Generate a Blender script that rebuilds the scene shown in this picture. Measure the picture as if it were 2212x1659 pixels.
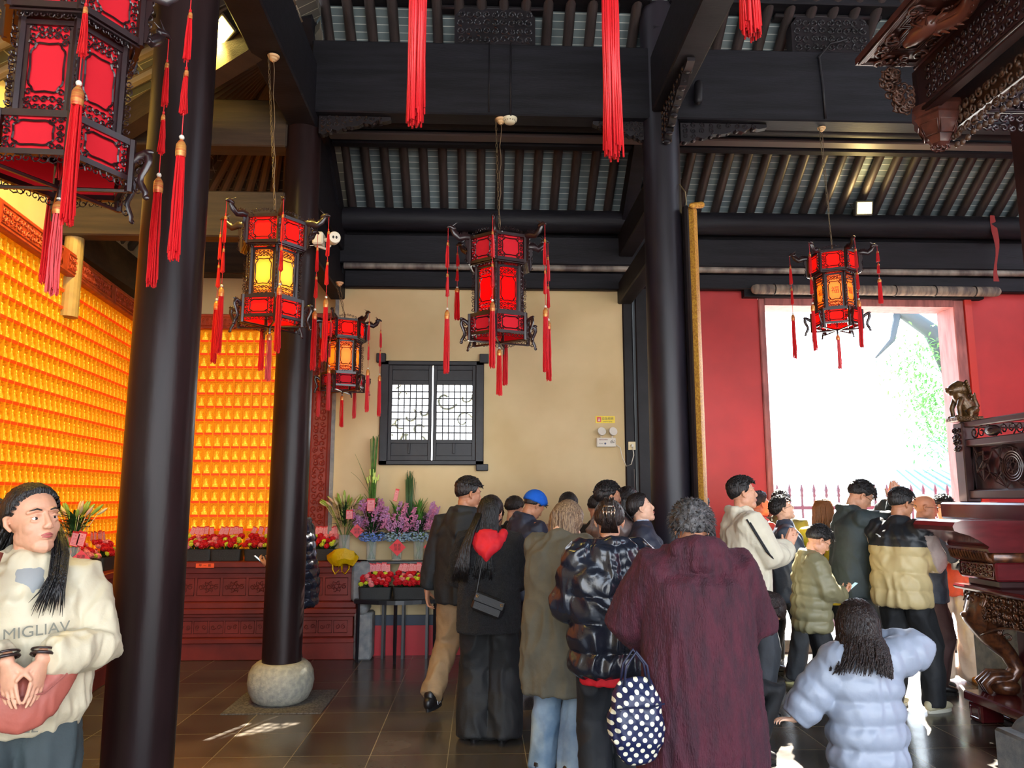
import bpy, bmesh, math, random
import numpy as np
from mathutils import Vector, Matrix, noise
for _o in list(bpy.data.objects): bpy.data.objects.remove(_o)
SC = bpy.context.scene
COL = SC.collection
PI = math.pi
R = math.radians
random.seed(7)

# ---------------------------------------------------------------- camera, sky, sun, exposure
cam_d = bpy.data.cameras.new('camera')
cam = bpy.data.objects.new('camera', cam_d); COL.objects.link(cam)
cam.location = (0, 0, 1.6)
cam.rotation_euler = (R(90 + 8.45), 0, R(-2.3))
cam_d.sensor_fit = 'HORIZONTAL'; cam_d.sensor_width = 36.0
cam_d.lens = 36.0 * 1650.0 / 2212.0
cam_d.clip_start = 0.05; cam_d.clip_end = 300
SC.camera = cam

W = bpy.data.worlds.new('sky'); SC.world = W; W.use_nodes = True
wn = W.node_tree.nodes; wl = W.node_tree.links
bg = wn['Background']
tc = wn.new('ShaderNodeTexCoord'); sep = wn.new('ShaderNodeSeparateXYZ'); rp = wn.new('ShaderNodeValToRGB')
wl.new(tc.outputs['Generated'], sep.inputs[0]); wl.new(sep.outputs['Z'], rp.inputs[0])
rp.color_ramp.elements[0].position = 0.0; rp.color_ramp.elements[0].color = (0.93, 0.96, 1.0, 1)
rp.color_ramp.elements[1].position = 0.7; rp.color_ramp.elements[1].color = (0.55, 0.74, 1.0, 1)
wl.new(rp.outputs[0], bg.inputs[0])
bg.inputs[1].default_value = 6.0

sun_d = bpy.data.lights.new('sun', 'SUN'); sun_d.energy = 46.0; sun_d.angle = R(0.55); sun_d.color = (1.0, 0.93, 0.8)
sun = bpy.data.objects.new('sun', sun_d); COL.objects.link(sun)
sun.rotation_euler = Vector((-1.17, -2.6, -2.46)).to_track_quat('-Z', 'Y').to_euler()

# warm flood lamps (housings built further down) and an added aisle front fill
def spot(name, loc, tgt, power, color, size=R(120), blend=0.8, rad=0.08):
    d = bpy.data.lights.new(name, 'SPOT'); d.energy = power; d.color = color
    d.spot_size = size; d.spot_blend = blend; d.shadow_soft_size = rad
    o = bpy.data.objects.new(name, d); COL.objects.link(o); o.location = loc
    o.rotation_euler = (Vector(tgt) - Vector(loc)).to_track_quat('-Z', 'Y').to_euler()
    return o
WARM = (1.0, 0.70, 0.14)
spot('flood_light_aisle', (-1.98, 5.36, 4.98), (-3.2, 6.9, 2.2), 400, WARM, R(150))
spot('aisle_front_fill_light', (-1.98, 4.4, 4.98), (-3.3, 4.6, 2.2), 290, WARM, R(150))  # added warm fill for the left wall, no housing of its own
spot('flood_light_door', (4.15, 7.72, 4.66), (3.6, 6.6, 5.6), 26, (1.0, 0.72, 0.3), R(160))
SC.view_settings.view_transform = 'Standard'
try: SC.view_settings.look = 'None'
except Exception: pass
SC.view_settings.exposure = 0.4; SC.view_settings.gamma = 1.0
SC.view_settings.use_curve_mapping = False
try:
    SC.cycles.max_bounces = 6; SC.cycles.diffuse_bounces = 3; SC.cycles.glossy_bounces = 3
    SC.cycles.transparent_max_bounces = 8; SC.cycles.sample_clamp_indirect = 6.0
    SC.cycles.caustics_reflective = False; SC.cycles.caustics_refractive = False
except Exception: pass

# ---------------------------------------------------------------- materials
def lin(c):
    def f(v):
        v /= 255.0
        return v / 12.92 if v <= 0.04045 else ((v + 0.055) / 1.055) ** 2.4
    return (f(c[0]), f(c[1]), f(c[2]), 1.0)
MATS = {}
def mat(name, rgb, rough=0.6, metal=0.0, var=0.0, vscale=6.0, bump=0.0, bscale=40.0, stretch=(1, 1, 1), emit=None, estr=0.0,
        rgb2=None, coat=0.0, sheen=0.0, trans=0.0, alpha=1.0, ior=None, detail=4.0, wave=None, sss=0.0, spec=None):
    if name in MATS: return MATS[name]
    m = bpy.data.materials.new(name); m.use_nodes = True; MATS[name] = m
    nt = m.node_tree; n = nt.nodes; l = nt.links; b = n['Principled BSDF']
    c1 = rgb if len(rgb) == 4 else lin(rgb)
    b.inputs['Base Color'].default_value = c1
    b.inputs['Roughness'].default_value = rough; b.inputs['Metallic'].default_value = metal
    if spec is not None: b.inputs['Specular IOR Level'].default_value = spec
    if coat: b.inputs['Coat Weight'].default_value = coat; b.inputs['Coat Roughness'].default_value = 0.15
    if sheen: b.inputs['Sheen Weight'].default_value = sheen; b.inputs['Sheen Roughness'].default_value = 0.4
    if sheen: b.inputs['Sheen Tint'].default_value = tuple(min(1, v * 2 + .1) for v in c1[:3]) + (1,)
    if trans: b.inputs['Transmission Weight'].default_value = trans
    if ior: b.inputs['IOR'].default_value = ior
    if alpha < 1: b.inputs['Alpha'].default_value = alpha
    if sss: b.inputs['Subsurface Weight'].default_value = sss; b.inputs['Subsurface Radius'].default_value = (.012, .005, .003)
    if emit is not None:
        b.inputs['Emission Color'].default_value = emit if len(emit) == 4 else lin(emit)
        b.inputs['Emission Strength'].default_value = estr
    co = None
    if var or bump or rgb2 or wave:
        t = n.new('ShaderNodeTexCoord'); mp = n.new('ShaderNodeMapping'); mp.inputs['Scale'].default_value = stretch
        l.new(t.outputs['Object'], mp.inputs[0]); co = mp.outputs[0]
    if var or rgb2:
        nz = n.new('ShaderNodeTexNoise'); nz.inputs['Scale'].default_value = vscale; nz.inputs['Detail'].default_value = detail
        l.new(co, nz.inputs['Vector'])
        mx = n.new('ShaderNodeMix'); mx.data_type = 'RGBA'
        rm = n.new('ShaderNodeMapRange'); rm.inputs['From Min'].default_value = 0.35; rm.inputs['From Max'].default_value = 0.65
        l.new(nz.outputs['Fac'], rm.inputs[0]); l.new(rm.outputs[0], mx.inputs['Factor'])
        if rgb2: c2 = rgb2 if len(rgb2) == 4 else lin(rgb2)
        else: c2 = tuple(min(1, v * (1 + var)) for v in c1[:3]) + (1,)
        ca = c1 if rgb2 else tuple(v * (1 - var) for v in c1[:3]) + (1,)
        mx.inputs['A'].default_value = ca; mx.inputs['B'].default_value = c2
        l.new(mx.outputs['Result'], b.inputs['Base Color'])
    if bump:
        bz = n.new('ShaderNodeTexNoise'); bz.inputs['Scale'].default_value = bscale; bz.inputs['Detail'].default_value = 3
        l.new(co, bz.inputs['Vector'])
        bp = n.new('ShaderNodeBump'); bp.inputs['Strength'].default_value = bump; bp.inputs['Distance'].default_value = 0.01
        l.new(bz.outputs['Fac'], bp.inputs['Height']); l.new(bp.outputs['Normal'], b.inputs['Normal'])
    return m

# ---------------------------------------------------------------- mesh helpers
def frame_of(t, hint=None):
    t = Vector(t).normalized()
    h = Vector(hint) if hint is not None else (Vector((0, 0, 1)) if abs(t.z) < 0.9 else Vector((0, 1, 0)))
    s = h - t * h.dot(t)
    if s.length < 1e-5: s = Vector((1, 0, 0)) - t * t.x
    s.normalize()
    return s, t.cross(s)
class MB:
    def __init__(self): self.v = []; self.f = []; self.m = []; self.mi = 0
    def add(self, vs, fs, M=None):
        o = len(self.v)
        if M is not None: vs = [M @ Vector(p) for p in vs]
        self.v += [tuple(p) for p in vs]; self.f += [tuple(i + o for i in f) for f in fs]; self.m += [self.mi] * len(fs)
        return self
    def box(self, x0, x1, y0, y1, z0, z1, M=None):
        vs = [(x0, y0, z0), (x1, y0, z0), (x1, y1, z0), (x0, y1, z0), (x0, y0, z1), (x1, y0, z1), (x1, y1, z1), (x0, y1, z1)]
        return self.add(vs, [(0, 3, 2, 1), (4, 5, 6, 7), (0, 1, 5, 4), (1, 2, 6, 5), (2, 3, 7, 6), (3, 0, 4, 7)], M)
    def bbox(self, x0, x1, y0, y1, z0, z1, b=0.01, M=None):   # box with chamfered edges
        vs = []; idx = {}
        X = (x0, x1); Y = (y0, y1); Z = (z0, z1)
        for i in (0, 1):
            for j in (0, 1):
                for k in (0, 1):
                    sx, sy, sz = (b if i == 0 else -b), (b if j == 0 else -b), (b if k == 0 else -b)
                    idx[i, j, k, 0] = len(vs); vs.append((X[i], Y[j] + sy, Z[k] + sz))
                    idx[i, j, k, 1] = len(vs); vs.append((X[i] + sx, Y[j], Z[k] + sz))
                    idx[i, j, k, 2] = len(vs); vs.append((X[i] + sx, Y[j] + sy, Z[k]))
        fs = []
        for i in (0, 1):
            q = [idx[i, 0, 0, 0], idx[i, 1, 0, 0], idx[i, 1, 1, 0], idx[i, 0, 1, 0]]; fs.append(tuple(q if i else q[::-1]))
            q = [idx[0, i, 0, 1], idx[0, i, 1, 1], idx[1, i, 1, 1], idx[1, i, 0, 1]]; fs.append(tuple(q if i else q[::-1]))
            q = [idx[0, 0, i, 2], idx[1, 0, i, 2], idx[1, 1, i, 2], idx[0, 1, i, 2]]; fs.append(tuple(q if i else q[::-1]))
        for a in (0, 1):
            for c in (0, 1):
                q = [idx[a, c, 0, 0], idx[a, c, 0, 1], idx[a, c, 1, 1], idx[a, c, 1, 0]]; fs.append(tuple(q if a == c else q[::-1]))
                q = [idx[a, 0, c, 0], idx[a, 1, c, 0], idx[a, 1, c, 2], idx[a, 0, c, 2]]; fs.append(tuple(q if a == c else q[::-1]))
                q = [idx[0, a, c, 1], idx[0, a, c, 2], idx[1, a, c, 2], idx[1, a, c, 1]]; fs.append(tuple(q if a == c else q[::-1]))
        for i in (0, 1):
            for j in (0, 1):
                for k in (0, 1):
                    q = [idx[i, j, k, 0], idx[i, j, k, 1], idx[i, j, k, 2]]; fs.append(tuple(q if (i + j + k) % 2 else q[::-1]))
        return self.add(vs, fs, M)
    def loft(self, path, radii, n=12, hint=None, caps=True, M=None, power=2.0, closed=False):
        P = [Vector(p) for p in path]; K = len(P); vs = []; fs = []; ps = None
        for i, p in enumerate(P):
            a = P[i - 1] if (i > 0 or closed) else P[i]; b = P[(i + 1) % K] if (i < K - 1 or closed) else P[i]
            t = (b - a)
            if t.length < 1e-9: t = Vector((0, 0, 1))
            t.normalize()
            s, u = frame_of(t, hint if (hint is not None) else ps)
            if hint is None: ps = s
            r = radii[i] if hasattr(radii, '__len__') else radii
            rx, ry = (r if hasattr(r, '__len__') else (r, r))
            for k in range(n):
                an = 2 * PI * k / n; c, q = math.cos(an), math.sin(an)
                if power != 2.0:
                    e = 2.0 / power; c = math.copysign(abs(c) ** e, c); q = math.copysign(abs(q) ** e, q)
                vs.append(p + s * (c * rx) + u * (q * ry))
        segs = K if closed else K - 1
        for i in range(segs):
            i2 = (i + 1) % K
            for k in range(n):
                fs.append((i * n + k, i * n + (k + 1) % n, i2 * n + (k + 1) % n, i2 * n + k))
        if caps and not closed:
            fs.append(tuple(range(n - 1, -1, -1))); fs.append(tuple((K - 1) * n + k for k in range(n)))
        return self.add(vs, fs, M)
    def tube(self, path, r, n=6, M=None, closed=False): return self.loft(path, r, n, None, True, M, 2.0, closed)
    def capsule(self, path, radii, n=14, hint=None, M=None, power=2.0):   # loft with rounded ends
        P = [Vector(p) for p in path]; rr = [(r if hasattr(r, '__len__') else (r, r)) for r in radii]
        d0 = (P[0] - P[1]).normalized(); d1 = (P[-1] - P[-2]).normalized()
        e0 = min(rr[0]); e1 = min(rr[-1]); A = []; B = []; ra = []; rb = []
        for a in (88, 62, 34):
            A.append(P[0] + d0 * e0 * math.sin(R(a))); ra.append((rr[0][0] * math.cos(R(a)), rr[0][1] * math.cos(R(a))))
        for a in (34, 62, 88):
            B.append(P[-1] + d1 * e1 * math.sin(R(a))); rb.append((rr[-1][0] * math.cos(R(a)), rr[-1][1] * math.cos(R(a))))
        return self.loft(A + P + B, ra + rr + rb, n, hint, True, M, power)
    def ball(self, c, r, n=12, k=8, M=None):
        rx, ry, rz = r if hasattr(r, '__len__') else (r, r, r); vs = [(c[0], c[1], c[2] - rz)]; fs = []
        for i in range(1, k):
            a = -PI / 2 + PI * i / k
            for j in range(n):
                b = 2 * PI * j / n
                vs.append((c[0] + rx * math.cos(a) * math.cos(b), c[1] + ry * math.cos(a) * math.sin(b), c[2] + rz * math.sin(a)))
        vs.append((c[0], c[1], c[2] + rz))
        for j in range(n): fs.append((0, 1 + (j + 1) % n, 1 + j))
        for i in range(k - 2):
            for j in range(n):
                a = 1 + i * n
                fs.append((a + j, a + (j + 1) % n, a + n + (j + 1) % n, a + n + j))
        a = 1 + (k - 2) * n
        for j in range(n): fs.append((a + j, a + (j + 1) % n, len(vs) - 1))
        return self.add(vs, fs, M)
    def prism(self, pts, y0, y1, M=None):        # outline in XZ, extruded along Y
        n = len(pts); vs = [(p[0], y0, p[1]) for p in pts] + [(p[0], y1, p[1]) for p in pts]
        fs = [tuple(range(n)), tuple(range(2 * n - 1, n - 1, -1))]
        for i in range(n): j = (i + 1) % n; fs.append((j, i, i + n, j + n))
        return self.add(vs, fs, M)
    def lathe(self, prof, n=20, c=(0, 0, 0), M=None):   # (r, z) profile
        vs = []; fs = []; K = len(prof)
        for r, z in prof:
            for k in range(n):
                a = 2 * PI * k / n; vs.append((c[0] + r * math.cos(a), c[1] + r * math.sin(a), c[2] + z))
        for i in range(K - 1):
            for k in range(n): fs.append((i * n + k, i * n + (k + 1) % n, (i + 1) * n + (k + 1) % n, (i + 1) * n + k))
        if prof[0][0] > 1e-4: fs.append(tuple(range(n - 1, -1, -1)))
        if prof[-1][0] > 1e-4: fs.append(tuple((K - 1) * n + k for k in range(n)))
        return self.add(vs, fs, M)
    def leaf(self, p, d, L, w, up=(0, 0, 1), bend=0.3, k=5):    # a thin curved leaf
        p = Vector(p); d = Vector(d).normalized(); s = d.cross(Vector(up))
        if s.length < 1e-3: s = Vector((1, 0, 0))
        s.normalize(); g = Vector((0, 0, -1)); vs = []; fs = []
        for i in range(k + 1):
            t = i / k; c = p + d * (L * t) + g * (bend * L * t * t); ww = w * math.sin(PI * (0.12 + 0.88 * t) ** 0.8) * 0.5 if i < k else 0.0005
            nn = s.cross(d) * (w * 0.12)
            vs += [c - s * ww + nn, c, c + s * ww + nn]
        for i in range(k):
            a = i * 3; fs += [(a, a + 1, a + 4, a + 3), (a + 1, a + 2, a + 5, a + 4)]
        return self.add(vs, fs)
    def mesh(self, name, mats):
        me = bpy.data.meshes.new(name); me.from_pydata(self.v, [], self.f)
        for m in mats: me.materials.append(m)
        if len(mats) > 1: me.polygons.foreach_set('material_index', self.m)
        me.update(); return me
    def build(self, name, mats, parent=None, smooth=False, loc=None, M=None):
        if not isinstance(mats, (list, tuple)): mats = [mats]
        me = self.mesh(name, mats)
        if smooth: shade(me, smooth)
        o = bpy.data.objects.new(name, me); COL.objects.link(o)
        if parent is not None: o.parent = parent
        if loc is not None: o.location = loc
        if M is not None: o.matrix_local = M
        return o
def shade(me, ang=True):
    me.polygons.foreach_set('use_smooth', [True] * len(me.polygons))
    if ang is not True:
        try: me.set_sharp_from_angle(angle=R(ang))
        except Exception: pass
def tag(o, label=None, cat=None, group=None, kind=None):
    if label: o['label'] = label
    if cat: o['category'] = cat
    if group: o['group'] = group
    if kind: o['kind'] = kind
    return o
def empty(name, loc=(0, 0, 0), rz=0, label=None, cat=None, group=None):
    o = bpy.data.objects.new(name, None); COL.objects.link(o); o.location = loc; o.rotation_euler = (0, 0, rz); o.empty_display_size = .1
    return tag(o, label, cat, group)
def kids(o): return [c for c in bpy.data.objects if c.parent is o]
def copy_tree(o, ch, loc=None, rz=None, label=None, group=None):    # ch: {object: [children]}
    def rec(s, par):
        c = s.copy(); COL.objects.link(c)
        if par is not None: c.parent = par
        for q in ch.get(s, ()): rec(q, c)
        return c
    c = rec(o, None)
    if loc is not None: c.location = loc
    if rz is not None: c.rotation_euler = (0, 0, rz)
    if label: c['label'] = label
    if group: c['group'] = group
    return c
def struct(name, mb, m, smooth=False):
    o = mb.build(name, m, None, smooth); o['kind'] = 'structure'; return o
def T(x=0, y=0, z=0): return Matrix.Translation((x, y, z))
def RZ(a): return Matrix.Rotation(a, 4, 'Z')
def RX(a): return Matrix.Rotation(a, 4, 'X')
def RY(a): return Matrix.Rotation(a, 4, 'Y')
def S(x, y=None, z=None):
    y = x if y is None else y; z = x if z is None else z
    return Matrix.Diagonal((x, y, z, 1))
def scroll(mb, cx, cz, r, a0, turns, y=0.0, th=0.0025, flip=1, n=14, M=None):     # carved C-scroll in the XZ plane
    pts = []
    for i in range(n + 1):
        t = i / n; a = a0 + flip * turns * 2 * PI * t; q = r * (1 - 0.75 * t)
        pts.append((cx + q * math.cos(a), y, cz + q * math.sin(a)))
    mb.tube(pts, th, 4, M)
def carve(mb, x0, x1, z0, z1, y, th, seed=0, cell=0.05, M=None, depth=1.0):        # relief of scrolls filling a rectangle
    rg = random.Random(seed); nx = max(1, int(round((x1 - x0) / cell))); nz = max(1, int(round((z1 - z0) / cell)))
    dx = (x1 - x0) / nx; dz = (z1 - z0) / nz
    for i in range(nx):
        for j in range(nz):
            cx = x0 + dx * (i + .5); cz = z0 + dz * (j + .5)
            scroll(mb, cx, cz, min(dx, dz) * .5, rg.uniform(0, 6.28), rg.choice((.9, 1.1, 1.3)), y, th, rg.choice((-1, 1)), 9, M)
            if rg.random() < .6: mb.ball((cx + rg.uniform(-.3, .3) * dx, y, cz + rg.uniform(-.3, .3) * dz), (th * 2.2, th * 1.6 * depth, th * 2.2), 6, 4, M)
# ================================================================ the hall
M_wood = mat('black_lacquered_timber', (26, 23, 27), .5, spec=.25, var=.25, vscale=5, stretch=(1, 1, 1), bump=.15, bscale=30)
M_beam = mat('dark_beam_timber', (26, 25, 31), .55, spec=.2, var=.3, vscale=3, stretch=(.5, 3, 6), bump=.2, bscale=25)
M_aisle = mat('brown_aisle_timber', (50, 37, 26), .65, var=.35, vscale=3, stretch=(.6, 3, 8), bump=.2, bscale=20)
M_rafter = mat('dark_rafter_timber', (48, 40, 40), .5, var=.3, vscale=8, stretch=(4, .6, 4), bump=.2, bscale=30)
M_cream = mat('cream_plaster', (222, 200, 156), .85, rgb2=(204, 180, 134), vscale=1.1, bump=.12, bscale=14)
M_redwall = mat('red_painted_wall', (176, 42, 44), .55, var=.12, vscale=2, bump=.08, bscale=10)
M_redpaint = mat('bright_red_painted_plinth', (200, 24, 40), .45, rgb2=(188, 26, 40), vscale=3, bump=.1, bscale=12)
M_grey = mat('grey_stone_block', (118, 122, 126), .75, rgb2=(150, 150, 148), vscale=14, bump=.35, bscale=80)

def tile_mat(name, c1, c2, mortar, bw, bh, ms, rough, off=0.0, yz=False, bump=.2, rot=0.0, loc=(0, 0, 0), coatvar=False):
    m = bpy.data.materials.new(name); m.use_nodes = True; nt = m.node_tree; n = nt.nodes; l = nt.links; b = n['Principled BSDF']
    t = n.new('ShaderNodeTexCoord'); mp = n.new('ShaderNodeMapping'); mp.inputs['Location'].default_value = loc
    mp.inputs['Rotation'].default_value = (0, 0, rot)
    br = n.new('ShaderNodeTexBrick'); br.offset = off; br.inputs['Scale'].default_value = 1.0
    br.inputs['Brick Width'].default_value = bw; br.inputs['Row Height'].default_value = bh
    br.inputs['Mortar Size'].default_value = ms; br.inputs['Mortar Smooth'].default_value = .1; br.inputs['Bias'].default_value = 0
    br.inputs['Color1'].default_value = lin(c1); br.inputs['Color2'].default_value = lin(c2); br.inputs['Mortar'].default_value = lin(mortar)
    l.new(t.outputs['Object'], mp.inputs[0]); l.new(mp.outputs[0], br.inputs['Vector'])
    nz = n.new('ShaderNodeTexNoise'); nz.inputs['Scale'].default_value = 2.3; nz.inputs['Detail'].default_value = 8
    l.new(t.outputs['Object'], nz.inputs['Vector'])
    mx = n.new('ShaderNodeMix'); mx.data_type = 'RGBA'; mx.blend_type = 'MULTIPLY'; mx.inputs['Factor'].default_value = 1
    r1 = n.new('ShaderNodeMapRange'); r1.inputs['From Min'].default_value = .3; r1.inputs['From Max'].default_value = .7
    r1.inputs['To Min'].default_value = .6; r1.inputs['To Max'].default_value = 1.25
    l.new(nz.outputs['Fac'], r1.inputs[0]); l.new(br.outputs['Color'], mx.inputs['A']); l.new(r1.outputs[0], mx.inputs['B'])
    l.new(mx.outputs['Result'], b.inputs['Base Color'])
    r2 = n.new('ShaderNodeMapRange'); r2.inputs['From Min'].default_value = .3; r2.inputs['From Max'].default_value = .7
    r2.inputs['To Min'].default_value = rough * .75; r2.inputs['To Max'].default_value = rough * 1.3
    l.new(nz.outputs['Fac'], r2.inputs[0]); l.new(r2.outputs[0], b.inputs['Roughness'])
    n2 = n.new('ShaderNodeTexNoise'); n2.inputs['Scale'].default_value = 45; l.new(t.outputs['Object'], n2.inputs['Vector'])
    ad_ = n.new('ShaderNodeMath'); ad_.operation = 'MULTIPLY_ADD'; ad_.inputs[1].default_value = -1.0
    l.new(br.outputs['Fac'], ad_.inputs[0])
    sc_ = n.new('ShaderNodeMath'); sc_.operation = 'MULTIPLY'; sc_.inputs[1].default_value = .35; l.new(n2.outputs['Fac'], sc_.inputs[0])
    l.new(sc_.outputs[0], ad_.inputs[2])
    bp = n.new('ShaderNodeBump'); bp.inputs['Strength'].default_value = bump; bp.inputs['Distance'].default_value = .006
    l.new(ad_.outputs[0], bp.inputs['Height']); l.new(bp.outputs['Normal'], b.inputs['Normal'])
    return m
M_floor = tile_mat('polished_slate_floor_tiles', (92, 84, 74), (74, 69, 64), (150, 138, 112), 0.487, .487, .003, .21, off=0, bump=.12, loc=(.197 + .487 * 10, -.24 + .487 * 10, 0))
M_roof = tile_mat('grey_roof_backing_tiles', (112, 124, 128), (92, 104, 110), (196, 200, 196), .2, .07, .0035, .8, off=0, bump=.3, loc=(.02, 0, 0))

# floor, walls
m = MB(); m.box(-4.3, 9, -3.2, 8.45, -.25, 0); struct('floor', m, M_floor)
FW = 8.2
m = MB()            # cream back wall with window hole X -1.11..0.03, Z 1.94..3.06
def wall_with_hole(m, x0, x1, z0, z1, hx0, hx1, hz0, hz1, y0, y1):
    m.box(x0, hx0, y0, y1, z0, z1); m.box(hx1, x1, y0, y1, z0, z1)
    m.box(hx0, hx1, y0, y1, z0, hz0); m.box(hx0, hx1, y0, y1, hz1, z1)
wall_with_hole(m, -1.56, 1.55, .30, 3.93, -1.08, 0.02, 1.95, 3.04, FW, FW + .28)
struct('wall_back', m, M_cream)
m = MB(); m.box(-1.56, 1.55, FW - .015, FW + .28, 0, .30); struct('baseboard_back', m, M_redpaint)
m = MB(); m.box(-1.3, 1.55, FW - .03, FW, .30, .40); struct('trim_1', m, mat('blue_grey_painted_skirting', (44, 54, 72), .5))
m = MB(); m.box(-4.2, -1.56, 8.52, 8.8, 0, 4.6); struct('wall_back_aisle', m, M_cream)
LA = math.atan2(-3.72 + 3.37, 8.4 - 5.24)     # the left wall leans a little out of square
def LW(y, off=0.0): return -3.37 + (y - 5.24) * (-3.72 + 3.37) / (8.4 - 5.24) - off
m = MB(); m.add([(LW(8.8, .16), 8.8, 0), (LW(-3, .16), -3, 0), (LW(-3, .5), -3, 0), (LW(8.8, .5), 8.8, 0),
                 (LW(8.8, .16), 8.8, 5.4), (LW(-3, .16), -3, 5.4), (LW(-3, .5), -3, 5.4), (LW(8.8, .5), 8.8, 5.4)],
                [(0, 1, 5, 4), (1, 2, 6, 5), (2, 3, 7, 6), (3, 0, 4, 7), (4, 5, 6, 7)]); struct('wall_left', m, M_cream)
m = MB(); m.box(1.95, 3.08, FW, FW + .28, 0, 3.86); m.box(5.42, 9, FW, FW + .28, 0, 3.86); m.box(1.95, 9, FW + .02, FW + .28, 3.86, 4.6)
struct('wall_right', m, M_redwall)
m = MB(); m.box(8.8, 9.1, -3, 8.4, 0, 5.5); struct('wall_far_right', m, M_redwall)
m = MB(); m.box(-1.6, 9, FW - .02, FW + .25, 3.93, 4.62); struct('trim_2', m, M_beam)   # dark boards above the wall
# posts between cream wall and red wall
for i, (a, b, y) in enumerate(((1.55, 1.66, FW - .02), (1.68, 1.82, FW - .07), (1.84, 1.98, FW - .03))):
    m = MB(); m.bbox(a, b, y, FW + .25, 0, 3.95, .012); struct('trim_%d' % (3 + i), m, M_wood)
# door frame
M_frame = mat('weathered_door_frame', (150, 88, 86), .6, var=.3, vscale=6, stretch=(3, 3, .6))
m = MB(); m.bbox(3.08, 3.15, FW - .03, FW + .3, 0, 3.80, .01); m.bbox(5.30, 5.42, FW - .03, FW + .3, 0, 3.80, .01); m.box(3.15, 5.30, FW - .025, FW + .29, 3.72, 3.80)
struct('door_1', m, M_frame)
m = MB(); m.box(2.9, 5.62, FW - .09, FW, 3.80, 3.98); struct('trim_6', m, M_beam)
m = MB(); m.box(5.42, 5.5, FW - .05, FW, 0, 3.95); struct('trim_7', m, mat('red_lacquer_post', (190, 50, 40), .4))
m = MB(); m.box(3.1, 5.4, FW, FW + .28, 0, .12); struct('trim_8', m, M_grey)

# roof: underside of the tiles, rising towards the ridge
def roofz(y): return 4.77 + .7 * (8.0 - y)
SL = math.atan(.7)
m = MB()
L = (8.9 - 3.2) / math.cos(SL)
m.box(-4.6, 9.2, 0, L, 0, .08)
o = struct('ceiling', m, M_roof); o.matrix_world = T(0, 8.9, roofz(8.9) + .065) @ RX(PI - SL) @ S(1, 1, -1)
m = MB(); L2 = 6.6 / math.cos(SL * .75)
m.box(-4.6, 9.2, 0, L2, 0, .08)
o = struct('ceiling_front', m, M_beam); o.matrix_world = T(0, -3.2, roofz(3.2) - 6.4 * math.tan(SL * .75) + .1) @ RX(SL * .75)
# rafters: round poles running down the slope to the back wall
m = MB(); Lr = (8.85 - 3.3) / math.cos(SL)
m.tube([(0, 0, 0), (0, Lr, 0)], .048, 10)
rme = m.mesh('roof_rafter', [M_rafter]); shade(rme, 40)
x = -1.42; k = 0
RM = T(0, 8.85, roofz(8.85)) @ RX(PI - SL) @ S(1, 1, -1)
while x < 6.9:
    if not (1.42 < x < 1.75):
        o = bpy.data.objects.new('roof_rafter', rme); COL.objects.link(o); o.matrix_world = T(x, 0, 0) @ RM
        ORD = 'first second third fourth fifth sixth seventh eighth ninth tenth eleventh twelfth thirteenth fourteenth fifteenth sixteenth seventeenth eighteenth nineteenth twentieth twenty-first twenty-second twenty-third twenty-fourth twenty-fifth twenty-sixth twenty-seventh twenty-eighth twenty-ninth thirtieth'.split()
        k = k + 1 if x < 1.5 or k > 100 else 101
        if x < 1.5: tag(o, '%s round dark rafter from the left in the roof above the cream wall' % ORD[k - 1], 'rafter', 'rafters above the cream wall')
        else: tag(o, '%s round dark rafter right of the couplet pillar in the roof above the doorway' % ORD[k - 101], 'rafter', 'rafters above the doorway')
    x += .2
# fan rafters of the hipped corner over the left aisle
m = MB(); m.tube([(0, 0, 0), (1, 0, 0)], .045, 8); fme = m.mesh('fan_rafter', [mat('brown_rafter_timber', (88, 72, 56), .55, var=.3, vscale=6, stretch=(.5, 4, 4))]); shade(fme, 40)
apex = Vector((-1.7, 6.35, 5.62))
def fan(p):
    d = Vector(p) - apex; o = bpy.data.objects.new('fan_rafter', fme); COL.objects.link(o)
    s, u = frame_of(d); o.matrix_world = Matrix((( d.x, s.x, u.x, apex.x), (d.y, s.y, u.y, apex.y), (d.z, s.z, u.z, apex.z), (0, 0, 0, 1)))
    tag(o, 'brown rafter fanning out in the corner roof over the left aisle', 'rafter', 'fan rafters over the left aisle')
for i in range(10): fan((-1.65 - i * .21, 8.6, 4.30))
for i in range(9): fan((-3.85, 8.2 - i * .23, 4.30))
for y in np.arange(6.2, 2.3, -.24):
    o = bpy.data.objects.new('fan_rafter', fme); COL.objects.link(o)
    a = Vector((-1.6, y, 5.75)); d = Vector((-3.9, y, 4.35)) - a; s, u = frame_of(d)
    o.matrix_world = Matrix(((d.x, s.x, u.x, a.x), (d.y, s.y, u.y, a.y), (d.z, s.z, u.z, a.z), (0, 0, 0, 1)))
    tag(o, 'brown rafter sloping down to the wall over the left aisle', 'rafter', 'side rafters over the left aisle')
M_roofa = tile_mat('aisle_roof_backing_tiles', (96, 92, 84), (84, 80, 74), (176, 168, 148), .2, .105, .004, .8, off=0, bump=.3)
m = MB(); m.add([(-1.45, 6.3, 5.72), (-1.45, 8.9, 4.3), (-4.1, 8.9, 4.3), (-1.45, 6.3, 5.8), (-1.45, 8.9, 4.38), (-4.1, 8.9, 4.38)], [(0, 1, 2), (5, 4, 3), (0, 2, 5, 3), (1, 0, 3, 4), (2, 1, 4, 5)])
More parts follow.
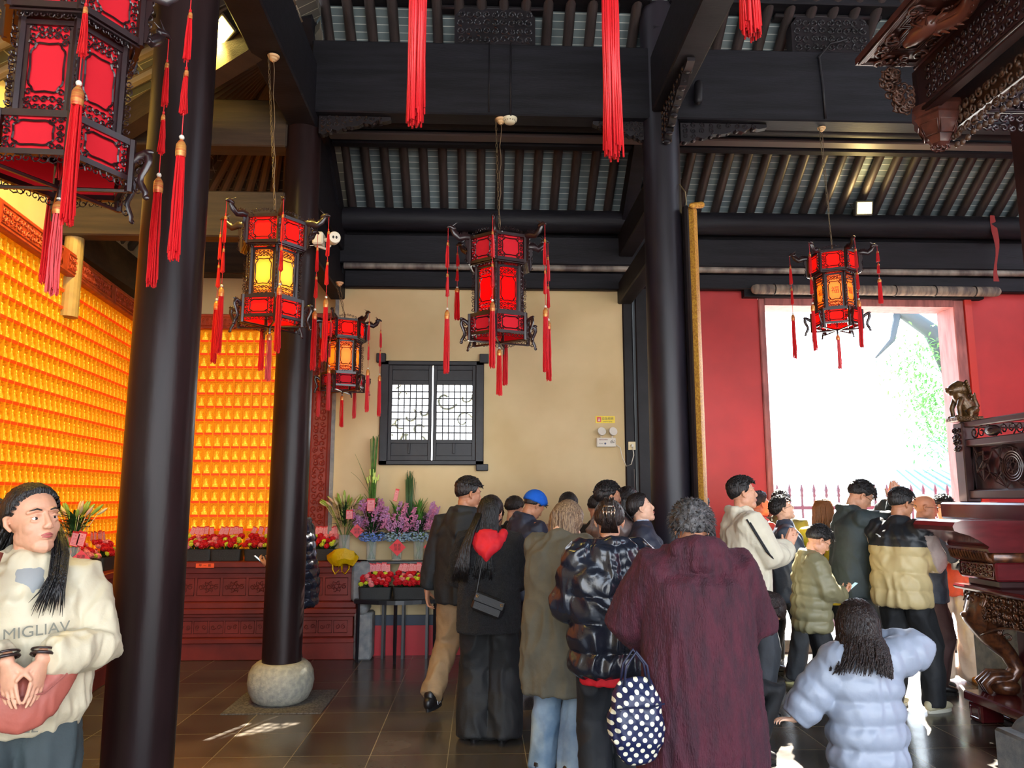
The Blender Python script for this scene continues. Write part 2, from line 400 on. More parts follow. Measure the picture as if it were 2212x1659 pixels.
m.add([(-1.45, 6.3, 5.84), (-4.1, 8.9, 4.34), (-4.1, 2, 4.34), (-1.45, 2, 5.84), (-1.45, 6.3, 5.92), (-4.1, 8.9, 4.42), (-4.1, 2, 4.42), (-1.45, 2, 5.92)], [(0, 1, 2, 3), (7, 6, 5, 4), (0, 3, 7, 4), (1, 0, 4, 5), (2, 1, 5, 6), (3, 2, 6, 7)])
struct('ceiling_aisle', m, M_roofa)

# pillars
M_pillar = mat('black_brown_lacquered_pillar', (34, 22, 23), .34, var=.3, vscale=3, stretch=(3, 3, .5), bump=.05, bscale=20, spec=.2)
def pillar(x, y, r, z0, z1, label, m_=None):
    m = MB(); m.lathe([(r * 1.01, z0), (r * 1.03, z0 + .4), (r * 1.02, z0 + 1.6), (r, (z0 + z1) / 2), (r * .97, z1)], 40, (x, y, 0))
    return tag(m.build('pillar', m_ or M_pillar, None, 60), label, 'pillar')
M_drum = mat('pale_granite_drum', (176, 172, 156), .7, rgb2=(146, 146, 136), vscale=30, bump=.3, bscale=90)
def drum(x, y, label):
    m = MB(); m.lathe([(.0, .0), (.17, .0), (.215, .03), (.245, .09), (.258, .16), (.25, .23), (.225, .28), (.195, .305), (.185, .31)], 40, (x, y, 0))
    return tag(m.build('pillar_base', M_drum, None, 50), label, 'pillar base')
pillar(-1.56, 3.77, .152, .31, 6.2, 'thick dark lacquered pillar nearest the camera beside the woman in cream')
drum(-1.56, 3.77, 'round granite drum under the nearest dark pillar')
pillar(-1.58, 6.42, .152, .31, 5.4, 'dark lacquered pillar on a pale round stone in front of the golden wall')
drum(-1.58, 6.42, 'pale round granite drum under the pillar before the golden wall')
pillar(1.58, 6.35, .165, .31, 6.0, 'dark pillar with the gilded couplet board beside the bright doorway', mat('dark_blue_black_pillar', (30, 26, 34), .42, var=.3, vscale=3, stretch=(3, 3, .5), spec=.35))
drum(1.58, 6.35, 'granite drum under the pillar with the couplet board')
m = MB(); m.box(-.37, .37, -.35, .35, 0, .006); o = m.build('rough_stone_slab', mat('rough_picked_stone', (120, 114, 106), .9, rgb2=(70, 66, 62), vscale=60, bump=1, bscale=140), None, loc=(-1.56, 6.42, 0))
tag(o, 'rough picked stone slab let into the floor around the pillar drum', 'slab')
m = MB(); m.lathe([(.075, 3.1), (.075, 5.2)], 16, (LW(6.42, -.02), 6.42, 0)); struct('trim_9', m, mat('bare_wall_post', (170, 140, 84), .6, var=.2))

# beams (each its own)
TN = [10]
def beam(x0, x1, y0, y1, z0, z1, m_=None, b=.012):
    m = MB(); m.bbox(x0, x1, y0, y1, z0, z1, b); o = struct('trim_%d' % TN[0], m, m_ or M_beam); TN[0] += 1; return o
def log(x0, x1, y, z, r, m_=None):
    m = MB(); m.tube([(x0, y, z), (x1, y, z)], r, 20); o = struct('trim_%d' % TN[0], m, m_ or M_beam, 40); TN[0] += 1; return o
for x0, x1 in ((-1.5, 1.5), (1.66, 7.0)):
    beam(x0, x1, 6.24, 6.44, 4.90, 5.57)            # broad lintel between the pillars
    beam(x0, x1, 6.16, 6.5, 5.98, 6.3)              # next beam up
    beam(x0, x1, 7.17, 7.28, 5.07, 5.27)
beam(-1.5, 6.9, 6.98, 7.12, 5.07, 5.11, mat('pale_edge_timber', (92, 84, 84), .5))  # narrow strip in a lighter grey than the beams
log(-1.5, 6.9, 6.85, 5.16, .095)
log(-1.5, 6.9, 7.98, 4.585, .125)
beam(-1.6, 6.9, 8.05, 8.17, 4.12, 4.44)
log(-1.5, 6.9, 8.08, 4.09, .035, mat('worn_rail', (84, 72, 70), .5, rgb2=(150, 140, 130), vscale=4, stretch=(2, 1, 1)))
beam(-1.5, 1.55, 8.1, 8.19, 3.86, 4.05); beam(1.66, 6.9, 8.1, 8.19, 3.88, 4.05)
# beams along the hall
beam(-1.70, -1.45, 1.0, 6.4, 4.80, 5.35); beam(1.47, 1.70, 1.0, 6.2, 4.93, 5.45)
beam(-1.66, -1.50, 6.5, 8.2, 4.25, 4.60); beam(-1.66, -1.50, 6.5, 8.2, 3.74, 4.0)
beam(1.50, 1.66, 6.5, 8.2, 4.22, 4.5); beam(1.50, 1.66, 6.5, 8.2, 3.72, 3.95)
beam(-1.60, -1.54, 6.5, 8.2, 4.0, 5.0)
for x in (-1.58, 1.58):         # sloping principal under the rafters
    m = MB(); m.box(-.07, .07, 0, 2.3, -.22, 0); o = struct('trim_%d' % TN[0], m, M_beam); TN[0] += 1
    o.matrix_world = T(x, 8.2, roofz(8.2) - .03) @ RX(PI - SL) @ S(1, 1, -1)
# left aisle beams
beam(-3.75, -1.7, 6.3, 6.5, 4.60, 5.03, M_aisle); beam(-3.75, -1.7, 6.32, 6.48, 3.79, 4.2, M_aisle)
beam(-3.6, -1.7, 3.7, 3.86, 4.60, 5.03, M_aisle)
m = MB(); m.box(-.07, .07, 0, 1, -.2, 0)
o = struct('trim_%d' % TN[0], m, M_aisle); TN[0] += 1
a = Vector((-1.68, 5.25, 5.0)); d = Vector((-3.3, 6.35, 4.75)) - a
s, u = frame_of(d, (0, 0, 1)); o.matrix_world = Matrix(((-u.x, d.x, s.x, a.x), (-u.y, d.y, s.y, a.y), (-u.z, d.z, s.z, a.z), (0, 0, 0, 1)))
m = MB(); yy = (6.5, 8.5)
m.add([(LW(yy[0], .17), yy[0], 3.72), (LW(yy[1], .17), yy[1], 3.80), (LW(yy[1], .02), yy[1], 3.80), (LW(yy[0], .02), yy[0], 3.72),
       (LW(yy[0], .17), yy[0], 4.08), (LW(yy[1], .17), yy[1], 4.16), (LW(yy[1], .02), yy[1], 4.16), (LW(yy[0], .02), yy[0], 4.08)],
      [(0, 1, 2, 3), (7, 6, 5, 4), (3, 2, 6, 7), (0, 3, 7, 4), (1, 5, 6, 2), (0, 4, 5, 1)]); struct('trim_%d' % TN[0], m, M_aisle); TN[0] += 1
beam(-3.6, -1.62, 8.3, 8.5, 4.05, 4.45, M_aisle)

# carved brackets and blocks
M_carve = mat('black_carved_wood', (28, 24, 28), .35, var=.3)
def carved_brace(x, sgn, y, ztop, L, Hh, label, M=None):
    m = MB(); pts = [(0, 0), (L, 0)]
    for i in range(12):
        t = i / 11; xx = L * (1 - t); zz = -.03 - (Hh - .03) * (t ** 1.3) - .018 * math.sin(i * 2.6)
        pts.append((xx, zz))
    pts.append((0, -Hh)); pts = pts[::-1]
    m.prism(pts, -.03, .03)
    for i in range(9):
        t = i / 9; q = L * (.05 + .9 * t); hh = (.03 + (Hh - .03) * ((1 - t) ** 1.3))
        for k in range(max(1, int(hh / .05))):
            scroll(m, q, -.025 - k * .05, .026, i * 1.3 + k, 1.1, -.034, .006, 1 if i % 2 else -1, 9); scroll(m, q, -.025 - k * .05, .026, i * 1.3 + k, 1.1, .034, .006, 1, 7)
        m.ball((q, 0, -hh + .005), (.025, .034, .02), 7, 5)
    o = m.build('carved_brace', M_carve, None, 40)
    o.matrix_world = M if M is not None else T(x, y, ztop) @ S(sgn, 1, 1)
    tag(o, label, 'bracket')
carved_brace(-1.43, 1, 6.34, 4.895, .62, .17, 'carved black brace under the lintel at the left end of the middle bay')
carved_brace(1.42, -1, 6.34, 4.895, .45, .17, 'carved black brace under the lintel left of the couplet pillar')
carved_brace(1.75, 1, 6.34, 4.895, .78, .18, 'carved black brace under the lintel right of the couplet pillar')
carved_brace(0, 0, 0, 0, 0.85, .3, 'glossy carved brace under the beam coming forward from the couplet pillar', T(1.585, 6.2, 4.93) @ RZ(-PI / 2))
for x, lab in ((.1, 'square carved block on the lintel above the middle lantern'), (3.15, 'square carved block on the lintel near the carved canopy')):
    m = MB(); m.prism([(-.36, 0), (.36, 0), (.36, .28), (.30, .36), (-.30, .36), (-.36, .28)], -.06, .06)
    carve(m, -.34, .34, .02, .34, -.065, .008, 5, .075)
    m.bbox(-.5, .5, -.05, .05, .36, .40, .01)
    tag(m.build('carved_block', M_carve, None, 40, loc=(x, 6.34, 5.575)), lab, 'carving')
# ================================================================ wall of golden niches and the red altar below it
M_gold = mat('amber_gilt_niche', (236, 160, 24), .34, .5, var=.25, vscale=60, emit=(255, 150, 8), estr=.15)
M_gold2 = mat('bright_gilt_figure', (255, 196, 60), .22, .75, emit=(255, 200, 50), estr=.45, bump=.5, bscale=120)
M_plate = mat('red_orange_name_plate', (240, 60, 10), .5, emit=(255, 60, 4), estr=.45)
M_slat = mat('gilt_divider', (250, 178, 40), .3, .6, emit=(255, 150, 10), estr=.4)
CW, CH = .0985, .1465
def niche_base(mb):
    w, h, d = CW / 2, CH, .05
    mb.mi = 0
    mb.add([(-w, d, 0), (w, d, 0), (w, d, h), (-w, d, h)], [(0, 1, 2, 3)])
    mb.box(-w, -w + .007, 0, d, 0, h); mb.box(w - .007, w, .004, d, 0, h)
    mb.box(-w + .007, w - .007, .004, d, h - .006, h)
    mb.add([(-w + .009, .035, .024), (w - .009, .035, .024), (w - .009, .03, h - .01), (-w + .009, .03, h - .01)], [(0, 1, 2, 3)])
def niche_fig(mb, s=1.0):
    mb.ball((0, .018, .052), (.026, .012, .020), 8, 5); mb.ball((0, .018, .072), (.016, .010, .020), 8, 5)
    mb.ball((0, .016, .098), (.0095, .009, .012), 8, 5); mb.ball((0, .02, .11), (.004, .004, .005), 6, 4)
    mb.ball((-.018, .014, .045), (.014, .010, .009), 6, 4); mb.ball((.018, .014, .045), (.014, .010, .009), 6, 4)
    mb.tube([(.016 * math.cos(a), .026, .098 + .018 * math.sin(a)) for a in np.linspace(0, 2 * PI, 13)[:-1]], .0018, 4, None, True)
    mb.box(-.03, .03, .012, .026, .024, .034)
    for q in (-.02, 0, .02): mb.ball((q, .012, .034), (.009, .006, .008), 6, 4)
def niche_plate(mb): mb.box(-CW / 2 + .006, CW / 2 - .006, -.002, .02, .001, .022)
b_ = MB(); niche_base(b_); f_ = MB(); niche_fig(f_); p_ = MB(); niche_plate(p_)
me_b = b_.mesh('golden_niche', [M_gold]); me_f = f_.mesh('figure', [M_gold2]); shade(me_f, True); me_p = p_.mesh('name_plate', [M_plate])
cells = []
zb = .955
def proj(X, Y, Z):
    P = R(8.45); YW = R(2.3); c, s = math.cos(YW), math.sin(YW)
    x = X * c - Y * s; y = X * s + Y * c; z = Z - 1.6
    fw = y * math.cos(P) + z * math.sin(P); up = -y * math.sin(P) + z * math.cos(P)
    if fw < .05: return (-1e4, -1e4)
    return (1106 + 1650 * x / fw, 829.5 - 1650 * up / fw)
for r in range(17):
    z = zb + r * CH
    for c in range(19): cells.append(('b', T(-3.70 + (c + .5) * CW, 8.40, z), (-3.70 + (c + .5) * CW, 8.4, z + .07), r))
    ang = PI / 2 + math.atan2(.35, 3.16)
    for c in range(54):
        y = 8.33 - (c + .5) * CW
        cells.append(('l', T(LW(y), y, z) @ RZ(ang), (LW(y), y, z + .07), r))
def vis(cell):
    k, M, (X, Y, Z), _r = cell; x, y = proj(X, Y, Z)
    if x < -20 or y < 0: return 0
    if abs(x - (415 - .0715 * y)) < 62 or abs(x - (668 - .038 * y)) < 40: return 0
    if k == 'l' and x < 190 and y > 1070: return 0
    a = proj(*(M @ Vector((-CW / 2, 0, 0)))); b = proj(*(M @ Vector((CW / 2, 0, 0)))); t = proj(*(M @ Vector((0, 0, CH))))
    return abs(b[0] - a[0]) * abs(t[1] - a[1])
cells.sort(key=lambda c: -vis(c))
first = None
for k, M, P3, rw in cells[:300]:
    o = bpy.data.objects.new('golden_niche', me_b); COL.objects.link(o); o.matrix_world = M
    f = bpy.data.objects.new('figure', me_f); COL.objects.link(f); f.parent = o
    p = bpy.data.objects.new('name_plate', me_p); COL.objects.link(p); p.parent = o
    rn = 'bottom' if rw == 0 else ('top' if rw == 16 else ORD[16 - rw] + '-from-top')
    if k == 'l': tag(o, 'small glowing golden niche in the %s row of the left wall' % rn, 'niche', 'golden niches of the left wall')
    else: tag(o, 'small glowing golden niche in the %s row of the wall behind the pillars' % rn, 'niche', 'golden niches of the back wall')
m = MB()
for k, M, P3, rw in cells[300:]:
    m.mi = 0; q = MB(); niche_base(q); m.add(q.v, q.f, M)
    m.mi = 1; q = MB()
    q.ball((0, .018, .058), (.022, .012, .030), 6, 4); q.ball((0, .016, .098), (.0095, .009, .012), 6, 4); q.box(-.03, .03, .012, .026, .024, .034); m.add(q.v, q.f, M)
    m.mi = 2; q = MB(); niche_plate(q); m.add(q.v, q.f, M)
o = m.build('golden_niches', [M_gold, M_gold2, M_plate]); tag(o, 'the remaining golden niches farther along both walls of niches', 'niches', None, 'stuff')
# gilt dividers every so many columns
M_ter = mat('terracotta_lacquer_carving', (176, 66, 30), .5, var=.2, vscale=14, bump=.2, bscale=60)
M_altar = mat('dark_red_lacquered_altar', (122, 38, 28), .42, var=.2, vscale=4, bump=.08, bscale=30)
M_altar2 = mat('deep_red_carved_panel', (100, 34, 30), .45, var=.2, vscale=20, bump=.3, bscale=70)
# carved top rails
def carved_rail(name, M, L, h, label, m1=M_ter, n=4):
    root = MB().bbox(0, L, -.05, .02, 0, h, .01, None).build(name, m1); root.matrix_world = M; tag(root, label, 'carved rail')
    seg = L / n
    for i in range(n):
        q = MB(); x0, x1 = i * seg + .06, (i + 1) * seg - .06
        q.tube([(x0, -.052, .035), (x1, -.052, .035), (x1, -.052, h - .035), (x0, -.052, h - .035)], .006, 4, None, True)
        carve(q, x0 + .01, x1 - .01, .045, h - .045, -.054, .005, i + 3, .05)
        o = q.build('carved_panel', m1, root, 40)
    return root
carved_rail('carved_rail', T(-3.68, 8.38, 3.43), 2.1, .17, 'terracotta carved rail on top of the golden niches behind the pillars', n=4)
carved_rail('carved_rail', T(LW(2.9, -.02), 2.9, 3.43) @ RZ(ang), 5.45, .2, 'long terracotta carved rail above the golden niches of the left wall', n=5)
m = MB(); m.bbox(-1.86, -1.60, 8.24, 8.40, .96, 3.6, .012); root = m.build('carved_door_post', mat('red_carved_post', (128, 40, 30), .45, var=.2, vscale=8, bump=.1)); tag(root, 'tall red carved post at the right edge of the golden niches', 'carved post')
m = MB(); m.tube([(-1.815, 8.238, 1.0), (-1.645, 8.238, 1.0), (-1.645, 8.238, 3.55), (-1.815, 8.238, 3.55)], .008, 4, None, True)
carve(m, -1.80, -1.66, 1.03, 3.52, 8.236, .0075, 9, .07); m.build('carving', M_ter if False else mat('red_carving', (140, 48, 36), .45), root, 40)
m = MB(); m.box(-1.60, -1.56, 8.19, 8.52, 0, 3.93); struct('trim_60', m, M_grey)

def altar(name, M, L, d, label, open_right):
    prof = [(.0, .165, 0.0), (.165, .215, -.03), (.215, .415, .03), (.415, .45, -.01), (.45, .50, -.035), (.50, .56, 0.0), (.56, .84, .06), (.84, .905, .02)]
    root = empty(name); root.matrix_world = M; tag(root, label, 'altar')
    def lvl(nm, z0, z1, ins, mm):
        q = MB(); q.bbox(0, L - (ins if open_right else 0), -d + ins, -.255 if open_right else 0, z0, z1, .006)
        if open_right: q.box(0, 2.05, -.26, 0, z0, z1 - .001)
        return q.build(nm, mm, root)
    for z0, z1, ins in prof: lvl('moulding' if z1 - z0 < .1 else 'plinth_band', z0, z1, ins, M_altar)
    lvl('counter', .905, .96, -.04, M_altar)
    n = int(L / .245)
    for i in range(n):
        x0 = .03 + i * (L - .1) / n; x1 = x0 + (L - .1) / n - .03
        q = MB(); q.tube([(x0, -d + .058, .62), (x1, -d + .058, .62), (x1, -d + .058, .79), (x0, -d + .058, .79)], .005, 4, None, True)
        cx, cz = (x0 + x1) / 2, .705
        for k in range(6): scroll(q, cx + .035 * math.cos(k * 1.047), cz + .035 * math.sin(k * 1.047), .024, k * 1.05, 1.1, -d + .058, .0045, 1, 9)
        for sx in (-1, 1): scroll(q, cx + sx * .075, cz, .03, 1, 1.3, -d + .058, .0045, sx, 9)
        q.build('carved_panel', M_altar2, root, 40)
    n = int(L / .16)
    for i in range(n):
        x0 = .03 + i * (L - .1) / n; x1 = x0 + (L - .1) / n - .02
        q = MB(); q.tube([(x0, -d + .028, .255), (x1, -d + .028, .255), (x1, -d + .028, .375), (x0, -d + .028, .375)], .004, 4, None, True)
        for sx in (-1, 1): scroll(q, (x0 + x1) / 2 + sx * .03, .315, .026, i, 1.2, -d + .028, .004, sx, 9)
        q.build('carved_panel', M_altar2, root, 40)
    return root
altar('stepped_altar', T(-3.66, 8.45, 0), 2.41, .45, 'dark red stepped altar with carved panels behind the second pillar', True)
altar('stepped_altar', T(LW(2.4, -.0), 2.4, 0) @ RZ(ang), 5.6, .33, 'dark red stepped altar running along the left wall', False)
# orange slip with three characters on the counter edge
TXT_FONT = None
def text_mesh(name, s, size, m_, parent=None, M=None, ext=.0008, align='CENTER'):
    cu = bpy.data.curves.new(name, 'FONT'); cu.body = s; cu.size = size; cu.align_x = align; cu.align_y = 'CENTER'; cu.extrude = ext
    o = bpy.data.objects.new(name, cu); COL.objects.link(o)
    dg = bpy.context.evaluated_depsgraph_get(); me = bpy.data.meshes.new_from_object(o.evaluated_get(dg)); me.name = name
    bpy.data.objects.remove(o); me.materials.clear(); me.materials.append(m_)
    o = bpy.data.objects.new(name, me); COL.objects.link(o)
    if parent is not None: o.parent = parent
    if M is not None: o.matrix_local = M
    return o
M_orange = mat('orange_paper', (255, 92, 40), .6); M_ink = mat('black_ink', (30, 16, 14), .6)
root = MB().box(-.09, .09, -.001, 0, -.022, .022).build('paper_slip', M_orange, None, False, (-2.76, 7.957, .925)); tag(root, 'orange paper slip with three characters on the altar edge', 'paper slip')
text_mesh('characters', '甲  一  座', .03, M_ink, root, T(0, -.0015, 0) @ RX(PI / 2))
# ================================================================ palace lanterns, tassels, lamps
M_lwood = mat('black_red_carved_lantern_wood', (38, 18, 20), .32, var=.2, vscale=20, coat=.3)
M_lwood2 = mat('dark_red_carved_lantern_wood', (74, 20, 28), .4, var=.2, vscale=20, coat=.2)
M_tas = mat('red_silk_strands', (206, 20, 30), .45, sheen=.4)
M_cord = mat('red_cord', (190, 24, 34), .6)
M_band = mat('gold_banded_thread', (214, 164, 84), .35, .4, rgb2=(190, 60, 40), vscale=60, stretch=(.2, .2, 2))
M_bead = mat('white_bead', (220, 214, 200), .3)
def glow(name, rgb, e, es): return mat(name, rgb, .85, emit=e, estr=es, spec=.1)
P_dull = glow('dull_red_lantern_gauze', (190, 34, 46), (200, 14, 20), .13)
P_red = glow('glowing_red_lantern_gauze', (130, 4, 6), (255, 0, 0), 1.0)
P_bright = glow('lit_red_lantern_gauze', (200, 26, 22), (255, 16, 10), .6)
def glow_bulb(name, lo, hi, st):      # gauze with a bulb behind it: brighter around the bulb
    m_ = mat(name, (230, 90, 20), .5, emit=lo, estr=st); nt = m_.node_tree; n = nt.nodes; l = nt.links; b = n['Principled BSDF']
    t = n.new('ShaderNodeTexCoord'); mp = n.new('ShaderNodeMapping'); mp.inputs['Location'].default_value = (0, 0, -.02); mp.inputs['Scale'].default_value = (7, 0, 5.5)
    g = n.new('ShaderNodeTexGradient'); g.gradient_type = 'SPHERICAL'; cr = n.new('ShaderNodeValToRGB')
    cr.color_ramp.elements[0].color = lin(lo); cr.color_ramp.elements[1].color = lin(hi); cr.color_ramp.elements[1].position = .8
    l.new(t.outputs['Object'], mp.inputs[0]); l.new(mp.outputs[0], g.inputs[0]); l.new(g.outputs['Fac'], cr.inputs[0]); l.new(cr.outputs[0], b.inputs['Emission Color'])
    return m_
P_orange = glow_bulb('orange_gauze_over_a_bulb', (255, 96, 4), (255, 214, 60), 1.15)
P_orange2 = glow_bulb('deep_orange_gauze_over_a_bulb', (255, 70, 6), (255, 130, 20), 1.0)

def strands(mb, z0, z1, r0, r1, n, th, seed=0, ragged=.06):
    rg = random.Random(seed)
    for i in range(n):
        q = math.sqrt(rg.random()); a = rg.uniform(0, 6.283); x, y = q * math.cos(a), q * math.sin(a)
        ze = z1 + rg.uniform(-ragged, ragged * .5) * abs(z1 - z0); zm = (z0 + z1) / 2; rm = r0 * .45 + r1 * .55
        j = rg.uniform(-.15, .15) * r1
        mb.tube([(x * r0, y * r0, z0), (x * rm + j, y * rm - j, zm), (x * r1 - j, y * r1 + j, ze)], th, 4)
def small_tassel(mb, z, L, seed, x=0.0, r=.016):
    q = MB(); strands(q, -.02, -L, r * .45, r, 14, .0022, seed); mb.add(q.v, q.f, T(x, 0, z))
def tassel_meshes():
    a = MB(); a.tube([(0, 0, .01), (0, 0, -.72)], .0022, 5)
    for sx, sy in ((.010, .0), (-.009, .004)): small_tassel(a, -.13, .20, 3 + int(sx * 1000), sx)
    for sx in (.008, -.010): small_tassel(a, -.39, .18, 8 + int(sx * 1000), sx)
    a.ball((0, 0, -.115), (.012, .006, .010), 7, 5); a.ball((0, 0, -.375), (.012, .006, .010), 7, 5)
    q = MB(); strands(q, -.74, -1.18, .017, .025, 42, .0027, 5); a.add(q.v, q.f)
    b = MB(); b.lathe([(.004, -.685), (.014, -.70), (.020, -.712), (.0215, -.745), (.020, -.765)], 12)
    for sx in (.010, -.009): b.lathe([(.003, -.125), (.008, -.13), (.009, -.155)], 8, (sx, 0, 0)); b.lathe([(.003, -.385), (.008, -.39), (.009, -.415)], 8, (sx, 0, 0))
    b.mi = 1; b.ball((0, 0, -.678), .011, 8, 6)
    return a.mesh('tassel', [M_tas]), b.mesh('gold_band', [M_band, M_bead])
ME_tas, ME_tband = tassel_meshes(); shade(ME_tband, 40)
def face(r, ang, z=0):
    a = r * math.cos(PI / 6); return T(a * math.cos(ang), a * math.sin(ang), z) @ RZ(ang + PI / 2)
def cartouche(a, b, n=40):
    pts = []
    for i in range(n):
        t = 2 * PI * i / n; c, s = math.cos(t), math.sin(t); k = 1 - .07 * abs(math.cos(4 * t)) ** 3
        pts.append((a * math.copysign(abs(c) ** .55, c) * k, math.copysign(abs(s) ** .55, s) * b * k))
    return pts
def fret(w, h, a, b, seed, cell):       # lattice of scrolls around a cartouche opening, centred on the panel
    m = MB(); pts = cartouche(a, b); rg = random.Random(seed)
    m.tube([(x, -.003, z) for x, z in pts], .0045, 4, None, True)
    nx = max(2, int(w / cell)); nz = max(2, int(h / cell)); dx, dz = w / nx, h / nz
    for i in range(nx):
        for j in range(nz):
            cx, cz = -w / 2 + dx * (i + .5), -h / 2 + dz * (j + .5)
            if (abs(cx) / (a + dx * .30)) ** 3.2 + (abs(cz) / (b + dz * .30)) ** 3.2 < 1: continue
            fl = 1 if (cx > 0) == (cz > 0) else -1
            a0 = 0 if cx < 0 else PI
            scroll(m, cx, cz, min(dx, dz) * .52, a0 + (i + j) % 2 * PI * fl, 1.15, -.003, .0036, fl, 9)
            if (i + j) % 2: m.tube([(cx - dx / 2, -.003, cz), (cx + dx / 2, -.003, cz + dz * .3 * fl)], .0022, 4)
    return m
LAN = {}
def lantern_meshes():
    r1, r2, r3 = .262, .205, .262
    f = MB()
    def ring(r, z, h, d):          # hexagonal rail
        for k in range(6):
            f.box(-r / 2, r / 2, 0 - d * .3, d, -h / 2, h / 2, face(r, k * PI / 3 + PI / 6, z))
    def post(r, z0, z1, q):
        for k in range(6):
            a = k * PI / 3; f.loft([(r * math.cos(a), r * math.sin(a), z0), (r * math.cos(a), r * math.sin(a), z1)], q, 6)
    for z in (0.005, .155): ring(r1, z, .022, .02)
    for z in (.185, .555): ring(r2 * 1.02, z, .02, .02)
    for z in (.60, .81): ring(r3 * 1.02, z, .026, .022)
    post(r1, -.05, .17, .016); post(r2, .16, .60, .017); post(r3, .585, .825, .018)
    for k in range(6):              # middle panel stiles and floors of the tiers
        F = face(r2, k * PI / 3 + PI / 6, 0)
        f.box(-r2 / 2 + .012, -r2 / 2 + .03, -.002, .012, .19, .55, F); f.box(r2 / 2 - .03, r2 / 2 - .012, -.002, .012, .19, .55, F)
    for z, ra, rb in ((.17, r1, r2 * .95), (.58, r3, r2 * .95)):
        vs = [(q * math.cos(k * PI / 3), q * math.sin(k * PI / 3), zz) for q in (ra, rb) for zz in (z - .004, z + .004) for k in range(6)]
        for k in range(6):
            k2 = (k + 1) % 6; f.add([vs[i] for i in (k, k2, 12 + k2, 12 + k, 6 + k, 6 + k2, 18 + k2, 18 + k)], [(3, 2, 1, 0), (4, 5, 6, 7), (0, 1, 5, 4), (2, 3, 7, 6)])
    for k in range(3):
        a = k * PI / 3; f.tube([(-r1 * math.cos(a), -r1 * math.sin(a), -.045), (r1 * math.cos(a), r1 * math.sin(a), -.045)], .009, 5)
    f.tube([(0, 0, -.03), (0, 0, -.11)], .010, 6); f.ball((0, 0, -.115), .014, 7, 5)
    f.tube([(0, 0, .80), (0, 0, .90)], .008, 6)
    for k in range(3): a = k * PI / 3 + .2; f.tube([(-r3 * math.cos(a), -r3 * math.sin(a), .815), (0, 0, .86), (r3 * math.cos(a), r3 * math.sin(a), .815)], .006, 5)
    LAN['frame'] = f.mesh('frame', [M_lwood]); shade(LAN['frame'], 30)
    # trims: crest above the crown, fringe under each tier
    c = MB()
    for k in range(6):
        F = face(r3, k * PI / 3 + PI / 6, .83)
        for i in range(7):
            t = (i - 3) / 3.0; scroll(c, t * .095, .012 + .018 * (1 - t * t), .016, i, 1.2, 0, .0028, 1 if t < 0 else -1, 9, F)
    LAN['cresting'] = c.mesh('cresting', [M_lwood])
    c = MB()
    for r, z, hh in ((r1, -.012, .02), (r3 * .93, .578, .016), (r2 * 1.1, .178, .012)):
        for k in range(6):
            F = face(r, k * PI / 3 + PI / 6, z)
            for i in range(8): scroll(c, (i - 3.5) * r / 8.5, -hh * .4, hh, i * 2, 1.1, 0, .0028, 1 if i % 2 else -1, 8, F)
    LAN['fringe'] = c.mesh('fringe', [M_lwood])
    def pan(w, h): q = MB(); q.box(-w / 2, w / 2, .004, .007, -h / 2, h / 2); return q
    LAN['p1'] = pan(r1 * .84, .13).mesh('lower_panel', [P_dull]); LAN['p2'] = pan(r2 - .055, .35).mesh('middle_panel', [P_dull]); LAN['p3'] = pan(r3 * .84, .18).mesh('crown_panel', [P_dull])
    LAN['f1'] = fret(r1 * .84, .13, .075, .05, 1, .026).mesh('fretwork', [M_lwood])
    LAN['f2'] = fret(r2 - .055, .35, .066, .105, 2, .027).mesh('fretwork', [M_lwood])
    LAN['f3'] = fret(r3 * .84, .18, .075, .072, 3, .028).mesh('fretwork', [M_lwood])
    # dragon-head arm at each crown corner
    d = MB()
    d.capsule([(0, 0, .015), (.05, 0, .02), (.095, 0, .0), (.13, 0, .03), (.155, 0, .065)], [(.016, .03), (.016, .034), (.015, .027), (.016, .028), (.014, .018)], 8, (0, 1, 0))
    d.capsule([(.14, 0, .07), (.175, 0, .085), (.195, 0, .075)], [(.018, .024), (.016, .017), (.010, .009)], 8, (0, 1, 0))
    for i in range(6): d.loft([(.03 + i * .02, 0, .03 - (i > 2) * .01 + (i > 4) * .03), (.02 + i * .02, 0, .062 - (i > 2) * .014 + (i > 4) * .03)], [(.006, .010), (.001, .002)], 4)
    d.loft([(.155, .006, .09), (.12, .02, .12)], [.005, .001], 5); d.loft([(.155, -.006, .09), (.12, -.02, .12)], [.005, .001], 5)
    d.prism([(0, -.2), (.022, -.2), (.032, -.15), (.022, -.10), (.04, -.05), (.035, 0), (0, 0)][::-1], -.005, .005)
    for i in range(6): scroll(d, .028, -.185 + i * .034, .018, i, 1.2, 0, .0034, 1, 9)
    LAN['arm'] = d.mesh('dragon_arm', [M_lwood]); shade(LAN['arm'], 50)
    d = MB()
    d.capsule([(.0, 0, .05), (.02, 0, .075), (.045, 0, .088), (.06, 0, .075), (.062, 0, .05), (.05, 0, .02), (.036, 0, -.01), (.034, 0, -.035), (.046, 0, -.06), (.058, 0, -.08), (.055, 0, -.1)], [(.006, .012), (.008, .016), (.009, .018), (.009, .017), (.008, .015), (.008, .014), (.007, .013), (.007, .013), (.008, .014), (.008, .012), (.006, .008)], 8, (0, 1, 0))
    for i in range(4): scroll(d, .03, .05 - i * .04, .017, i, 1.2, 0, .0032, 1, 9)
    d.ball((.06, 0, .095), (.02, .008, .012), 7, 5); d.ball((.062, 0, -.1), (.014, .008, .012), 7, 5)
    LAN['arm2'] = d.mesh('lower_bracket', [M_lwood]); shade(LAN['arm2'], 50)
    d = MB()
    for i in range(10): scroll(d, .022, .21 + i * .034, .017, i, 1.2, 0, .003, 1 if i % 2 else -1, 9)
    LAN['side'] = d.mesh('side_lace', [M_lwood])
lantern_meshes()
